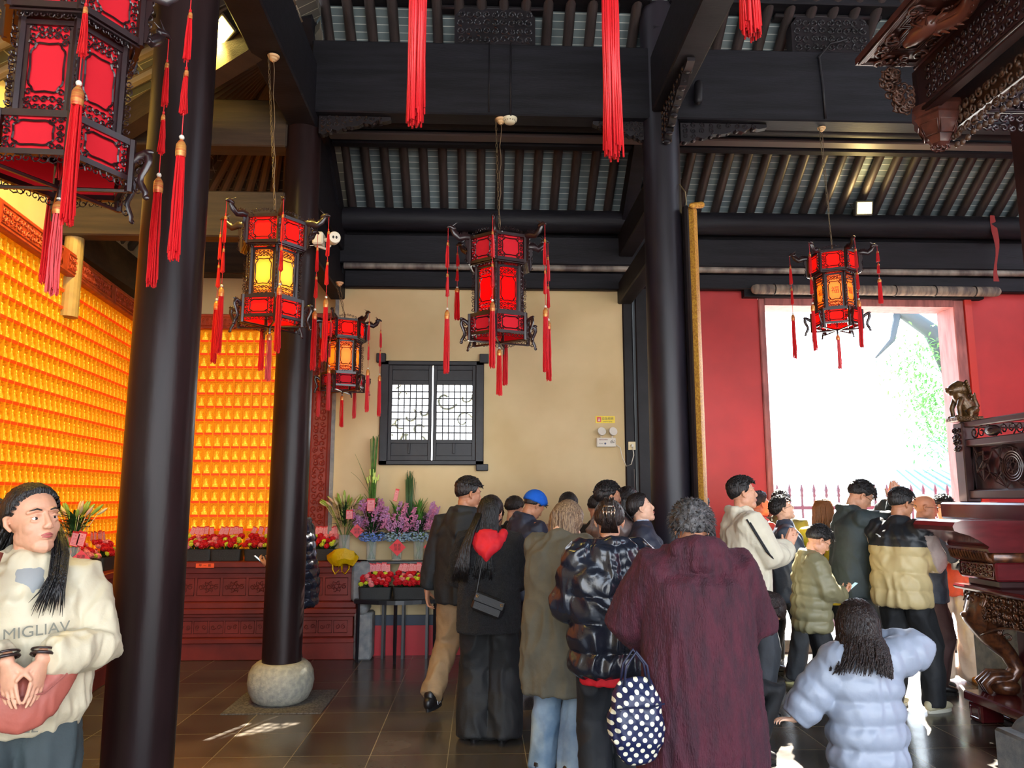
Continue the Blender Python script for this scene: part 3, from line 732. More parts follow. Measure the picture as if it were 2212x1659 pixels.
def child(name, me, par, M=None, mt=None):
    o = bpy.data.objects.new(name, me); COL.objects.link(o); o.parent = par
    if M is not None: o.matrix_local = M
    if mt is not None:
        o.material_slots[0].link = 'OBJECT'; o.material_slots[0].material = mt
    return o
def chain_mesh(L):
    m = MB(); n = int(L / .042)
    for i in range(n):
        z = i * L / n; pts = []
        for k in range(10):
            a = 2 * PI * k / 10; x = .0085 * math.cos(a); zz = .026 * math.sin(a)
            pts.append((x, 0, z + .02 + zz) if i % 2 else (0, x, z + .02 + zz))
        m.tube(pts, .0028, 4, None, True)
    return m
def lantern(x, y, zc, rot, s, pm, pc, pl, hook, label, tangled=(), ch=None):
    root = empty('palace_lantern', (x, y, zc), rot, label, 'lantern', 'palace lanterns'); root.scale = (s, s, s)
    child('frame', LAN['frame'], root); child('cresting', LAN['cresting'], root); child('fringe', LAN['fringe'], root)
    for k in range(6):
        a = k * PI / 3 + PI / 6
        for nm, pk, fk, r, z, mm in (('lower_panel', 'p1', 'f1', .262, .08, pl), ('middle_panel', 'p2', 'f2', .205, .37, pm[k % len(pm)] if isinstance(pm, tuple) else pm), ('crown_panel', 'p3', 'f3', .262, .705, pc)):
            p = child(nm, LAN[pk], root, face(r, a, z), mm); child('fretwork', LAN[fk], p)
            if ch and nm == 'middle_panel':
                text_mesh('calligraphy', ch, .085, mat('red_brown_brush_ink', (190, 40, 10), .6), p, T(.004, -.001, 0) @ RX(PI / 2))
        b = k * PI / 3; c_, s_ = math.cos(b), math.sin(b)
        child('dragon_arm', LAN['arm'], root, T(.265 * c_, .265 * s_, .80) @ RZ(b))
        child('lower_bracket', LAN['arm2'], root, T(.27 * c_, .27 * s_, .03) @ RZ(b))
        child('side_lace', LAN['side'], root, T(.21 * c_, .21 * s_, 0) @ RZ(b))
        t = child('tassel', ME_tas, root, T(.455 * c_, .455 * s_, .872) @ RZ(b * 3 + 1) @ (S(1, 1, .55) if k in tangled else S(1)))
        child('gold_band', ME_tband, t)
    t = child('tassel', ME_tas, root, T(0, 0, .42) @ S(1, 1, .75)); child('gold_band', ME_tband, t)
    top = Vector((0, 0, .9)); hk = (Matrix.Rotation(-rot, 4, 'Z') @ (Vector(hook) - Vector((x, y, zc)))) / s
    L = (hk - top).length; c = chain_mesh(L); d = (hk - top).normalized(); sx, u = frame_of(d, (1, 0, 0))
    Mx = Matrix(((sx.x, u.x, d.x, 0), (sx.y, u.y, d.y, 0), (sx.z, u.z, d.z, .9), (0, 0, 0, 1)))
    c.build('chain', mat('dull_iron_chain', (120, 104, 78), .4, .7), root, True, None, Mx)
    m = MB(); n = 12; m.tube([top + (hk - top) * (i / n) + Vector((.05 * (i / n), .0, 0)) + Vector((.008 * math.sin(i * 1.9), 0, 0)) for i in range(n + 1)], .0035, 5)
    m.build('power_cord', mat('brown_flex', (112, 92, 70), .6), root, True)
    m = MB(); m.lathe([(.012, -.05), (.018, -.04), (.03, -.035), (.033, -.02), (.045, -.015), (.05, 0)], 16)
    m.build('ceiling_rose', mat('yellowed_ceiling_rose', (214, 176, 130), .5), root, 40, None, T(hk.x + .05, hk.y, hk.z))
    return root
ta = R(4)
lantern(.142, 6.15, 2.90, R(22), 1.0, P_red, P_dull, P_dull, (.11, 6.3, 4.90), 'red hexagonal palace lantern hanging in front of the shuttered window', (2,))
lantern(-1.50, 5.35, 2.83, R(53), .88, P_orange, P_bright, P_bright, (-1.56, 5.2, 4.79), 'palace lantern with orange lit panels between the two dark pillars')
lantern(-1.36, 7.45, 2.66, R(20), .80, P_orange2, P_bright, P_dull, (-1.47, 7.5, 3.74), 'smaller orange palace lantern above the tall flower vases')
lantern(3.0, 6.2, 3.03, R(34), .76, P_orange2, P_bright, P_bright, (3.02, 6.34, 4.90), 'small palace lantern hanging before the bright doorway', (0, 1, 5), '福')
lantern(-1.52, 2.68, 2.74, R(63), .90, P_dull, P_dull, P_dull, (-1.56, 2.7, 4.79), 'large dark red palace lantern hanging nearest the camera over the woman in cream')

# thick red tassels hanging from above the picture
def big_tassel(x, y, z, r, label, seed, L=1.0):
    m = MB(); strands(m, 0, -L, r * .85, r, 110, .0042, seed, .05)
    o = m.build('hanging_tassel', M_tas, None, True, (x, y, z + L)); tag(o, label, 'tassel', 'thick red tassels hanging from the beams')
    q = MB(); q.lathe([(.01, .09), (r * .8, .07), (r * 1.0, .03), (r * .9, 0)], 14); q.build('gold_band', M_band, o, 40)
    q = MB(); q.tube([(0, 0, .08), (0, 0, 4.95 - (z + L))], .006, 6); q.build('cord', M_cord, o, True)
big_tassel(-.245, 2.6, 2.97, .031, 'thick red silk tassel hanging left of the smoke detector', 1)
big_tassel(.50, 2.75, 2.93, .034, 'longest thick red silk tassel hanging right of the middle lantern', 2)
big_tassel(1.06, 2.75, 3.45, .038, 'short end of a red tassel at the top edge by the couplet pillar', 3)

# flood lamps
M_lampface = mat('lit_lamp_glass', (255, 230, 150), .3, emit=(255, 226, 120), estr=30)
def flood(loc, tgt, label, sx=.11, sz=.07):
    root = MB().bbox(-sx - .02, sx + .02, -.03, .05, -sz - .02, sz + .02, .01).build('flood_lamp', mat('grey_lamp_housing', (70, 70, 68), .5))
    d = (Vector(tgt) - Vector(loc)).normalized(); root.matrix_world = T(*loc) @ d.to_track_quat('-Y', 'Z').to_matrix().to_4x4(); tag(root, label, 'lamp')
    MB().bbox(-sx, sx, -.036, -.03, -sz, sz, .003).build('lamp_glass', M_lampface, root)
    q = MB(); q.tube([(-sx - .025, .01, 0), (-sx - .03, .07, .03), (-sx - .03, .12, .06), (sx + .03, .12, .06), (sx + .03, .07, .03), (sx + .025, .01, 0)], .006, 5); q.build('mounting_bracket', mat('grey_lamp_housing', (70, 70, 68)), root)
flood((-1.93, 5.30, 5.02), (-3.2, 4.3, 3.3), 'lit yellow flood lamp beside the nearest pillar under the aisle roof', .15, .06)
flood((4.15, 7.80, 4.72), (3.9, 5.2, 4.0), 'lit yellow flood lamp on the round purlin above the small lantern', .075, .06)
# ================================================================ shuttered window, wall fittings
M_shut = mat('black_window_wood', (26, 26, 32), .5, var=.25, vscale=8, bump=.15, bscale=30)
root = empty('window_1', (-.53, 8.2, 2.5)); root['kind'] = 'structure'
m = MB(); X, Z = .555, .56
for a in (-1, 1):
    m.bbox(min(a * X, a * (X - .09)), max(a * X, a * (X - .09)), -.05, .03, -Z, Z, .008); m.bbox(-X, X, -.05, .03, min(a * Z, a * (Z - .05)), max(a * Z, a * (Z - .05)), .008)
for a, b in ((-1, 1), (1, 1), (1, -1)): m.bbox(a * X - .05, a * X + .05, -.06, -.0, b * Z - .02, b * Z + .06 * b + .02, .006) if b > 0 else m.bbox(a * X - .08, a * X + .05, -.06, 0, b * Z - .06, b * Z + .01, .006)
m.build('window_frame', M_shut, root)
for a, x0, x1 in ((-1, -.468, -.003), (1, .011, .468)):
    leaf_ = MB(); leaf_.bbox(x0, x0 + .04, -.035, .0, -.515, .515, .005); leaf_.bbox(x1 - .04, x1, -.035, .0, -.515, .515, .005)
    for z0, z1 in ((-.515, -.46), (-.33, -.29), (.30, .35), (.46, .515)): leaf_.bbox(x0 + .035, x1 - .035, -.035, 0, z0, z1, .004)
    leaf_.box(x0 + .03, x1 - .03, -.018, -.01, -.48, -.31); leaf_.box(x0 + .03, x1 - .03, -.018, -.01, .32, .48)
    leaf_.bbox((x0 + x1) / 2 - .012, (x0 + x1) / 2 + .012, -.05, -.035, -.44, -.33, .003)
    lo = leaf_.build('shutter', M_shut, root)
    q = MB(); xa, xb = x0 + .04, x1 - .04
    for i in range(1, 6): x = xa + (xb - xa) * i / 6; q.box(x - .0065, x + .0065, -.024, -.014, -.29, .30)
    for i in range(1, 8): z = -.29 + .59 * i / 8; q.box(xa, xb, -.022, -.012, z - .0065, z + .0065)
    q.build('lattice', M_shut, lo)
# round opening with curly ironwork outside the window
m = MB(); n = 40; R0 = .62; vs = []; fs = []
for i in range(n):
    t = 2 * PI * i / n; c, s = math.cos(t), math.sin(t); k = .75 / max(abs(c), abs(s))
    vs += [(R0 * c, 0, R0 * s), (k * c, 0, k * s), (R0 * c, .1, R0 * s), (k * c, .1, k * s)]
for i in range(n): a, b = i * 4, ((i + 1) % n) * 4; fs += [(a, a + 1, b + 1, b), (a + 2, b + 2, b + 3, a + 3), (a, b, b + 2, a + 2)]
m.add(vs, fs); m.build('window_surround', M_cream, root, False, (0, .45, 0.02))
m = MB(); rg = random.Random(5)
for i in range(20):
    cx, cz = rg.uniform(-.5, .5), rg.uniform(-.42, .42)
    if abs(cx) < .08 and cz < 0: continue
    scroll(m, cx, cz, rg.uniform(.07, .15), rg.uniform(0, 6.28), rg.uniform(.5, .9), .45, rg.uniform(.009, .016), rg.choice((-1, 1)), 12)
m.build('ironwork', mat('weathered_green_ironwork', (84, 100, 110), .5), root, True)

# emergency light, sign, socket
M_white = mat('white_plastic', (222, 216, 200), .4); M_sw = mat('black_print', (40, 40, 44), .5)
root = MB().box(-.105, .105, -.004, 0, -.038, .038).build('emergency_sign', mat('yellow_sign_face', (245, 214, 20), .4), None, False, (1.34, 8.197, 2.435)); tag(root, 'small yellow and red emergency lighting sign on the cream wall', 'sign')
m = MB().box(-.09, -.045, -.0055, -.004, -.026, .028); m.build('pictogram_panel', mat('sign_red', (214, 40, 40), .4), root)
m = MB(); m.prism([(-.08, -.018), (-.056, -.018), (-.056, -.012), (-.061, -.01), (-.063, .006), (-.068, .018), (-.073, .006), (-.075, -.01), (-.08, -.012)], -.0065, -.0055); m.build('lamp_pictogram', M_white, root)
text_mesh('characters', '应急照明', .032, M_sw, root, T(.026, -.005, .008) @ RX(PI / 2)); text_mesh('small_lettering', 'Emergency Lighting', .0125, M_sw, root, T(.026, -.005, -.022) @ RX(PI / 2))
root = MB().bbox(-.105, .105, -.05, 0, -.055, .045, .008).build('emergency_light', M_white, None, False, (1.34, 8.198, 2.19)); tag(root, 'white twin-headed emergency light box on the cream wall', 'emergency light')
for sx in (-.055, .068):
    q = MB(); q.tube([(sx, -.025, .045), (sx, -.03, .075)], .007, 6); q.build('lamp_neck', M_white, root)
    q = MB(); q.lathe([(.0, .0), (.038, .0), (.045, .02), (.046, .035), (.040, .035)], 20); h = q.build('lamp_head', M_white, root, 40, None, T(sx, -.035, .105) @ RX(R(75)) @ RY(R(12)))
    q = MB(); q.lathe([(.0, .018), (.025, .022), (.039, .034)], 20); q.build('reflector', mat('lamp_reflector', (190, 200, 205), .12, .9), h, True)
m = MB(); m.ball((-.012, -.052, -.018), (.011, .003, .011), 12, 6); m.build('test_button', mat('blue_grey_print', (70, 90, 120), .4), root)
text_mesh('lettering', '消防应急照明灯', .014, mat('maroon_print', (120, 40, 40), .5), root, T(-.03, -.051, .022) @ RX(PI / 2)); text_mesh('small_lettering', 'ELnon', .017, M_sw, root, T(-.055, -.051, -.018) @ RX(PI / 2))
q = MB()
for a in range(3): scroll(q, .055 + a * .014, -.005 + a * .006, .02, a * 1.4, .9, -.052, .0014, 1, 10)
q.build('diagram', M_sw, root)
root = MB().bbox(-.04, .04, -.012, 0, -.045, .045, .004).build('wall_socket', mat('yellowed_socket', (226, 208, 160), .4), None, False, (1.62, 8.178, 2.15)); tag(root, 'cream wall socket on the dark post beside the emergency light', 'socket')
MB().bbox(-.014, .014, -.04, -.012, -.014, .014, .004).build('plug', M_white, root)
m = MB(); m.tube([(1.445, 8.16, 2.16), (1.49, 8.16, 2.13), (1.51, 8.15, 2.02), (1.55, 8.14, 1.93), (1.60, 8.13, 1.95), (1.63, 8.13, 2.05), (1.62, 8.14, 2.14)], .005, 6)
tag(m.build('power_lead', M_white, None, True), 'thin white lead looping from the emergency light to the socket', 'cable')
m = MB(); m.tube([(1.63, 8.13, 1.9), (1.64, 8.12, 1.3), (1.63, 8.12, .3)], .004, 5); tag(m.build('thin_cable', mat('grey_cable', (120, 110, 104), .5), None, True), 'thin grey cable running down the dark post below the socket', 'cable')
# security camera, smoke detector, bell, junction box
root = MB().bbox(-.045, .045, -.06, .06, -.055, .055, .012).build('security_camera', M_white, None, False, (-1.385, 6.28, 3.76)); tag(root, 'white security camera on the pillar in front of the golden niches', 'security camera')
m = MB(); m.tube([(.03, 0, 0), (.09, -.02, -.01)], .018, 8); m.build('camera_arm', M_white, root, True)
m = MB(); m.lathe([(.0, -.06), (.04, -.055), (.05, -.03), (.052, .05), (.046, .065), (.03, .066)], 20); h = m.build('camera_barrel', M_white, root, 40, None, T(.13, -.03, 0) @ RZ(R(20)) @ RX(R(97)))
q = MB()
for sx in (-.013, .013): q.ball((sx, 0, .066), (.009, .013, .006), 10, 6)
q.build('lens', mat('dark_lens', (16, 14, 18), .1), h, True)
m = MB(); m.tube([(-.03, 0, -.05), (.06, .02, -.075), (.10, -.01, -.05)], .012, 8); m.build('camera_bracket', M_white, root, True)
m = MB(); m.tube([(-1.42, 6.25, 3.70)] + [(-1.75 + .12 * math.cos(a), 6.2, 3.66 + .13 * math.sin(a)) for a in np.linspace(0, 11, 30)], .004, 5)
tag(m.build('coiled_cable', M_white, None, True), 'loose coil of white cable tied to the pillar behind the orange lantern', 'cable')
root = MB().lathe([(.0, -.05), (.03, -.05), (.045, -.042), (.05, -.03), (.062, -.022), (.064, 0)], 24).build('smoke_detector', mat('ivory_plastic', (226, 218, 190), .45), None, 40, (.235, 6.30, 4.898)); tag(root, 'round ivory smoke detector under the lintel of the middle bay', 'smoke detector')
m = MB()
for i in range(14): a = i * PI / 7; m.box(-.004, .004, .050, .054, -.032, -.024, RZ(a))
m.build('vent', M_sw, root)
m = MB(); m.tube([(.24, 6.23, 4.9), (.24, 6.225, 5.57)], .009, 6); m.tube([(.24, 6.23, 4.9), (.24, 6.29, 4.885)], .009, 6); tag(m.build('conduit', M_wood, None, True), 'dark conduit running up the lintel above the smoke detector', 'conduit')
m = MB(); m.tube([(.05, 6.23, 4.92), (.05, 6.225, 5.57)], .006, 6); tag(m.build('conduit', M_wood, None, True), 'thin dark cable running up the lintel above the middle lantern', 'conduit')
m = MB(); m.tube([(3.03, 6.23, 4.92), (3.02, 6.22, 5.2), (3.0, 6.22, 5.5), (3.1, 6.2, 5.62), (3.25, 6.19, 5.66)], .011, 6); tag(m.build('conduit', M_wood, None, True), 'dark flexible conduit hooking over the lintel above the small lantern', 'conduit')
m = MB(); m.capsule([(1.87, 6.15, 5.02), (1.88, 6.15, 5.17)], [.04, .04], 12); tag(m.build('horn_speaker', M_wood, None, True), 'small dark cylinder fixed to the lintel right of the couplet pillar', 'fitting')

# couplet board hugging the pillar
m = MB(); cx, cy = 1.58, 6.35; n = 14; vs = []; fs = []
for zi, z in enumerate((1.45, 4.06)):
    for i in range(n + 1):
        a = R(-42) + R(84) * i / n
        for rr in (.225, .29): vs.append((cx + rr * math.cos(a), cy + rr * math.sin(a), z))
K = 2 * (n + 1)
for i in range(n):
    a = 2 * i; fs += [(a, a + 2, a + 2 + K, a + K), (a + 1, a + 1 + K, a + 3 + K, a + 3), (a, a + 1, a + 3, a + 2), (a + K, a + 2 + K, a + 3 + K, a + 1 + K)]
fs += [(0, K, K + 1, 1), (2 * n, 2 * n + 1, 2 * n + 1 + K, 2 * n + K)]
m.add(vs, fs); root = m.build('couplet_board', mat('gilt_ground', (214, 160, 60), .45, .35, rgb2=(168, 108, 40), vscale=70, bump=.5, bscale=160)); tag(root, 'tall narrow gilded couplet board curved against the pillar beside the doorway', 'couplet board')
m = MB(); m.loft([(1.735, 6.20, 1.45), (1.735, 6.20, 4.06)], [(.025, .06)] * 2, 8, (1, 0, 0)); m.build('board_backing', M_wood, root)
m = MB(); m.capsule([(1.78, 6.15, 4.06), (1.87, 6.18, 4.08)], [.025, .03], 10); m.build('scroll_end', mat('gilt_ground', (1, 1, 1)), root, True)
m = MB(); m.tube([(1.75, 6.2, 4.08), (1.74, 6.19, 4.2), (1.70, 6.22, 4.28)], .006, 5); m.build('hanging_wire', mat('dull_iron_chain', (1, 1, 1)), root)
# rolled bamboo blind over the doorway, red ribbons
m = MB(); m.capsule([(3.0, 8.02, 3.86), (5.7, 8.02, 3.86)], [.055, .055], 16); rb = m.build('rolled_blind', mat('old_rolled_blind', (150, 134, 118), .8, rgb2=(86, 76, 74), vscale=5, stretch=(4, 1, 1), bump=.4, bscale=30), None, True); tag(rb, 'old rolled blind tied up above the bright doorway', 'blind')
for i in range(6):
    q = MB(); q.tube([(3.2 + i * .45 + .06 * math.cos(a) * 0, 8.02 + .06 * math.cos(a), 3.86 + .06 * math.sin(a)) for a in np.linspace(0, 2 * PI, 13)[:-1]], .006, 5, None, True); q.build('tie', M_wood, rb)
for x, lab in ((2.15, 'faded red ribbon hanging from the round purlin beside the couplet board'), (5.62, 'faded red ribbon hanging from the round purlin right of the doorway')):
    m = MB(); vs = []; fs = []
    for i in range(9):
        t = i / 8; xx = x + .02 * math.sin(t * 5); z = 4.68 - .75 * t; w = .028 + .012 * math.sin(t * 7); y = 7.84 + .015 * math.sin(t * 9)
        vs += [(xx - w, y, z), (xx + w, y + .01, z), (xx - w, y + .003, z), (xx + w, y + .013, z)]
    for i in range(8): a = 4 * i; fs += [(a, a + 1, a + 5, a + 4), (a + 2, a + 6, a + 7, a + 3)]
    m.add(vs, fs); tag(m.build('red_ribbon', mat('faded_red_cloth', (140, 44, 44), .8)), lab, 'ribbon')

# ================================================================ flower table, vases, carnation boxes
M_black = mat('black_painted_table', (24, 26, 32), .4, coat=.2)
root = empty('offering_table', (-.83, 7.92, 0), 0, 'low black table with a bowed front carrying two carnation boxes', 'table')
m = MB(); pts = [(-.42, .16), (.42, .16)] + [(.42 - .84 * i / 10, -.06 - .13 * math.sin(PI * i / 10)) for i in range(11)]
n = len(pts); vs = [(p[0], p[1], .56) for p in pts] + [(p[0], p[1], .60) for p in pts]
m.add(vs, [tuple(range(n)), tuple(range(2 * n - 1, n - 1, -1))] + [((i + 1) % n, i, i + n, (i + 1) % n + n) for i in range(n)]); m.build('table_top', M_black, root)
for x, y in ((-.38, -.05), (.0, -.15), (.38, -.05), (-.38, .13), (.38, .13)):
    q = MB(); q.loft([(x, y, 0), (x, y, .2), (x, y, .56)], [.014, .018, .018], 4); q.build('leg', M_black, root)
root = empty('vase_stand', (-.88, 8.07, 0), 0, 'tall black stand holding the flower vases against the cream wall', 'stand')
m = MB(); m.bbox(-.34, .36, -.07, .11, .93, .96, .006); m.build('stand_top', M_black, root)
for x in (-.32, -.1, .1, .34):
    for y in (-.055, .09):
        q = MB(); q.box(x - .012, x + .012, y - .012, y + .012, 0, .93); q.build('leg', M_black, root)
q = MB(); q.box(-.32, .34, -.06, -.045, .8, .83); q.build('rail', M_black, root)

M_planter = mat('dark_grey_planter', (38, 40, 40), .55, bump=.4, bscale=150)
M_leafd = mat('dark_green_leaf', (44, 78, 40), .5, var=.35, vscale=30, sss=.0)
M_leafm = mat('mid_green_leaf', (78, 124, 48), .45, var=.3, vscale=30)
M_leafy = mat('yellow_green_leaf', (176, 200, 70), .45, var=.2, vscale=30)
M_card = mat('pale_pink_card_paper', (236, 160, 160), .6, rgb2=(226, 140, 146), vscale=50)
M_cardr = mat('red_envelope_paper', (214, 36, 48), .5)
def ruffle(seed, r, rz):
    m = MB(); rg = random.Random(seed)
    m.ball((0, 0, 0), (r * .7, r * .7, rz * .75), 8, 6)
    for ring, (rr, z, k, w) in enumerate(((.45, .8, 6, .55), (.8, .55, 9, .6), (1.0, .2, 11, .6), (.95, -.15, 10, .6))):
        for i in range(k):
            a = 2 * PI * (i + .5 * ring) / k + rg.uniform(-.15, .15); c, s = math.cos(a), math.sin(a); q = r * w * .5
            x0, y0 = r * rr * .45 * c, r * rr * .45 * s; x1, y1 = r * rr * 1.05 * c, r * rr * 1.05 * s; z0 = rz * (z - .35); z1 = rz * (z + rg.uniform(-.05, .18))
            m.add([(x0 + s * q * .4, y0 - c * q * .4, z0), (x0 - s * q * .4, y0 + c * q * .4, z0), (x1 - s * q, y1 + c * q, z1 - .002), (x1, y1, z1 + .004), (x1 + s * q, y1 - c * q, z1 - .001)], [(0, 4, 3, 2, 1)])
    return m
CARN = []
for nm, rgb in (('red', (206, 16, 34)), ('red', (206, 16, 34)), ('red', (206, 16, 34)), ('yellow', (214, 220, 60)), ('pink', (240, 140, 140))):
    CARN.append((nm, ruffle(3, .030, .024).mesh('carnation', [mat(nm + '_carnation_petals', rgb, .55)])))
cardm = MB(); cardm.mi = 0; cardm.box(-.024, .024, -.001, .001, 0, .085); cardm.mi = 1; cardm.box(-.021, .021, -.0022, -.001, .004, .074)
cardm.mi = 2; cardm.ball((0, -.0025, .06), (.004, .001, .004), 8, 4)
for i in range(5): cardm.box(-.014, .014, -.0028, -.0022, .012 + i * .008, .0135 + i * .008)
cardme = cardm.mesh('card', [M_cardr, M_card, mat('card_red_print', (200, 70, 80), .6)])
def carnation_box(x, y, z, w, label, seed, rz=0.0, n=30, cards=6):
    rg = random.Random(seed); root = empty('carnation_box', (x, y, z), rz, label, 'flower box', 'boxes of carnations')
    d = .15; q = MB(); q.loft([(0, 0, 0), (0, 0, .115)], [(w / 2 * .93 * 1.1, d / 2 * .9 * 1.1), (w / 2 * 1.1, d / 2 * 1.1)], 24, (1, 0, 0), True, None, 9); q.build('planter', M_planter, root, 40)
    q = MB()
    for i in range(90):
        a = rg.uniform(-w / 2, w / 2) * .95; b = rg.uniform(-d / 2, d / 2) * .9
        q.leaf((a * .8, b * .8, .11), (a * 2 + rg.uniform(-.1, .1), b * 5 + rg.uniform(-.1, .1) - .1, .35), rg.uniform(.08, .13), .010, bend=.2, k=3)
    q.build('foliage', M_leafd, root)
    nx = max(4, int(w / .048)); rows = 4; pts = []
    for r in range(rows):
        for i in range(nx): pts.append((-w / 2 + w * (i + .5 + .4 * (r % 2) - .2) / nx + rg.uniform(-.008, .008), -.085 + r * .04 + rg.uniform(-.008, .008), .155 + r * .026 + rg.uniform(-.012, .012)))
    for i, p in enumerate(pts):
        nm, me = rg.choice(CARN); s = rg.uniform(.85, 1.12) * (.8 if nm == 'yellow' else 1.0)
        o = bpy.data.objects.new('carnation', me); COL.objects.link(o); o.parent = root
        o.matrix_local = T(*p) @ RX(R(rg.uniform(20, 60))) @ RY(R(rg.uniform(-20, 20))) @ RZ(rg.uniform(0, 6)) @ S(s); o['label'] = nm + ' carnation'
    for i in range(cards):
        t = (i - (cards - 1) / 2) / max(1, cards - 1)
        o = bpy.data.objects.new('card', cardme); COL.objects.link(o); o.parent = root
        o.matrix_local = T(t * w * .75 + rg.uniform(-.006, .006), .06 + rg.uniform(-.01, .012), .255 + .01 * math.sin(i * 3)) @ RY(R(-t * 22 + 8)) @ RX(R(-8))
        if i % 2 == 0:
            q = MB(); q.tube([(t * w * .6, .05, .1), (t * w * .75, .06, .26)], .0015, 4); q.build('card_stick', M_leafd, root)
    return root
zc = .962
for i, (x, lab) in enumerate(((-2.90, 'carnation box on the red altar next to the nearest pillar, cut off by it'), (-2.60, 'carnation box standing behind the orange paper slip on the altar'),
                              (-2.26, 'carnation box on the altar just left of the second pillar'), (-1.62, 'carnation box at the right end of the altar beside the yellow bag'))):
    carnation_box(x, 8.13, zc, .29 if i != 3 else .26, lab, 20 + i, 0, 30, (5, 5, 4, 6)[i])
for y, lab in ((7.15, 'carnation box on the left altar between the woman in cream and the near pillar'), (6.62, 'carnation box on the left altar beside the lily vase'), (5.45, 'carnation box on the left altar behind the ponytail of the woman in cream')):
    carnation_box(LW(y) + .2, y, zc, .30, lab, int(y * 10), PI / 2, 30, 5)
carnation_box(-1.05, 7.93, .60, .30, 'left one of the two carnation boxes on the low black table', 41, 0, 30, 7)
carnation_box(-.69, 7.93, .60, .34, 'right one of the two carnation boxes on the low black table', 42, 0, 34, 8)

M_glass = mat('clear_vase_glass', (225, 238, 232), .04, alpha=.22)
M_water = mat('stem_green', (92, 120, 60), .4, var=.3, vscale=20)
def vase(x, y, z, h, r, label, seed, nst=14):
    root = empty('flower_vase', (x, y, z), 0, label, 'vase', 'glass vases of flowers')
    q = MB(); q.lathe([(.0, .0), (r * .8, .0), (r * .85, .01), (r, h), (r - .003, h), (r * .82, .015), (.0, .013)], 24); q.build('glass', M_glass, root, True)
    rg = random.Random(seed); q = MB()
    for i in range(nst):
        a = rg.uniform(0, 6.28); b = a + rg.uniform(2, 4); s = rg.uniform(.3, .75)
        q.tube([(r * s * math.cos(b), r * s * math.sin(b), .016), (r * .6 * math.cos(a), r * .6 * math.sin(a), h), (r * 1.5 * math.cos(a), r * 1.5 * math.sin(a), h * 1.4)], .0035, 5)
    q.build('stems', M_water, root, True)
    return root, rg
def diamond(root, M, s=.085):
    o = MB().box(-s / 2, s / 2, -.001, .001, -s / 2, s / 2, M @ RY(PI / 4)).build('diamond_tag', M_cardr, root)
    text_mesh('characters', '財源\n滚滚', s * .30, M_ink, o, M @ T(0, -.0015, 0) @ RX(PI / 2))
def lily_bunch(root, rg, z0, rad, H, n=16):
    q = MB()
    for i in range(110):
        a = rg.uniform(0, 6.28); t = rg.random(); rr = rad * t * .6
        q.leaf((rr * .3 * math.cos(a), rr * .3 * math.sin(a), z0 + rg.uniform(0, H * .7)), (math.cos(a), math.sin(a), rg.uniform(.3, 1.6)), rg.uniform(.10, .17), .024, bend=.35)
    q.build('leaves', M_leafd, root, True)
    pk = mat('pink_lily_bud', (232, 178, 150), .5, rgb2=(196, 200, 120), vscale=8); gr = mat('green_lily_bud', (150, 178, 70), .45, var=.2, vscale=10)
    for i in range(n):
        a = rg.uniform(0, 6.28); t = math.sqrt(rg.random()); x, y = rad * t * math.cos(a), rad * t * math.sin(a) * .7; z = z0 + H * (.55 + .45 * (1 - t * .6) * rg.uniform(.6, 1))
        d = Vector((x * 1.4, y * 1.4, .16)).normalized(); L = rg.uniform(.07, .11); p = Vector((x, y, z)); b = MB()
        b.capsule([p, p + d * L * .35, p + d * L * .75, p + d * L], [.007, .014, .012, .004], 7)
        b.tube([p, (x * .3, y * .3, z0)], .003, 4)
        b.build('lily_bud', pk if i % 2 else gr, root, True)
# lily vase on the left altar
r_, rg = vase(-3.06, 5.98, zc, .27, .055, 'tall glass vase of lily buds on the left altar behind the woman in cream', 3)
lily_bunch(r_, rg, .34, .19, .22, 22)
for i in range(2):
    o = child('card', cardme, r_, T(.04 + i * .045, -.075, .28) @ RY(R(12)) @ S(1.3))
diamond(r_, T(.10, -.07, .19) @ RZ(R(20)), .09)
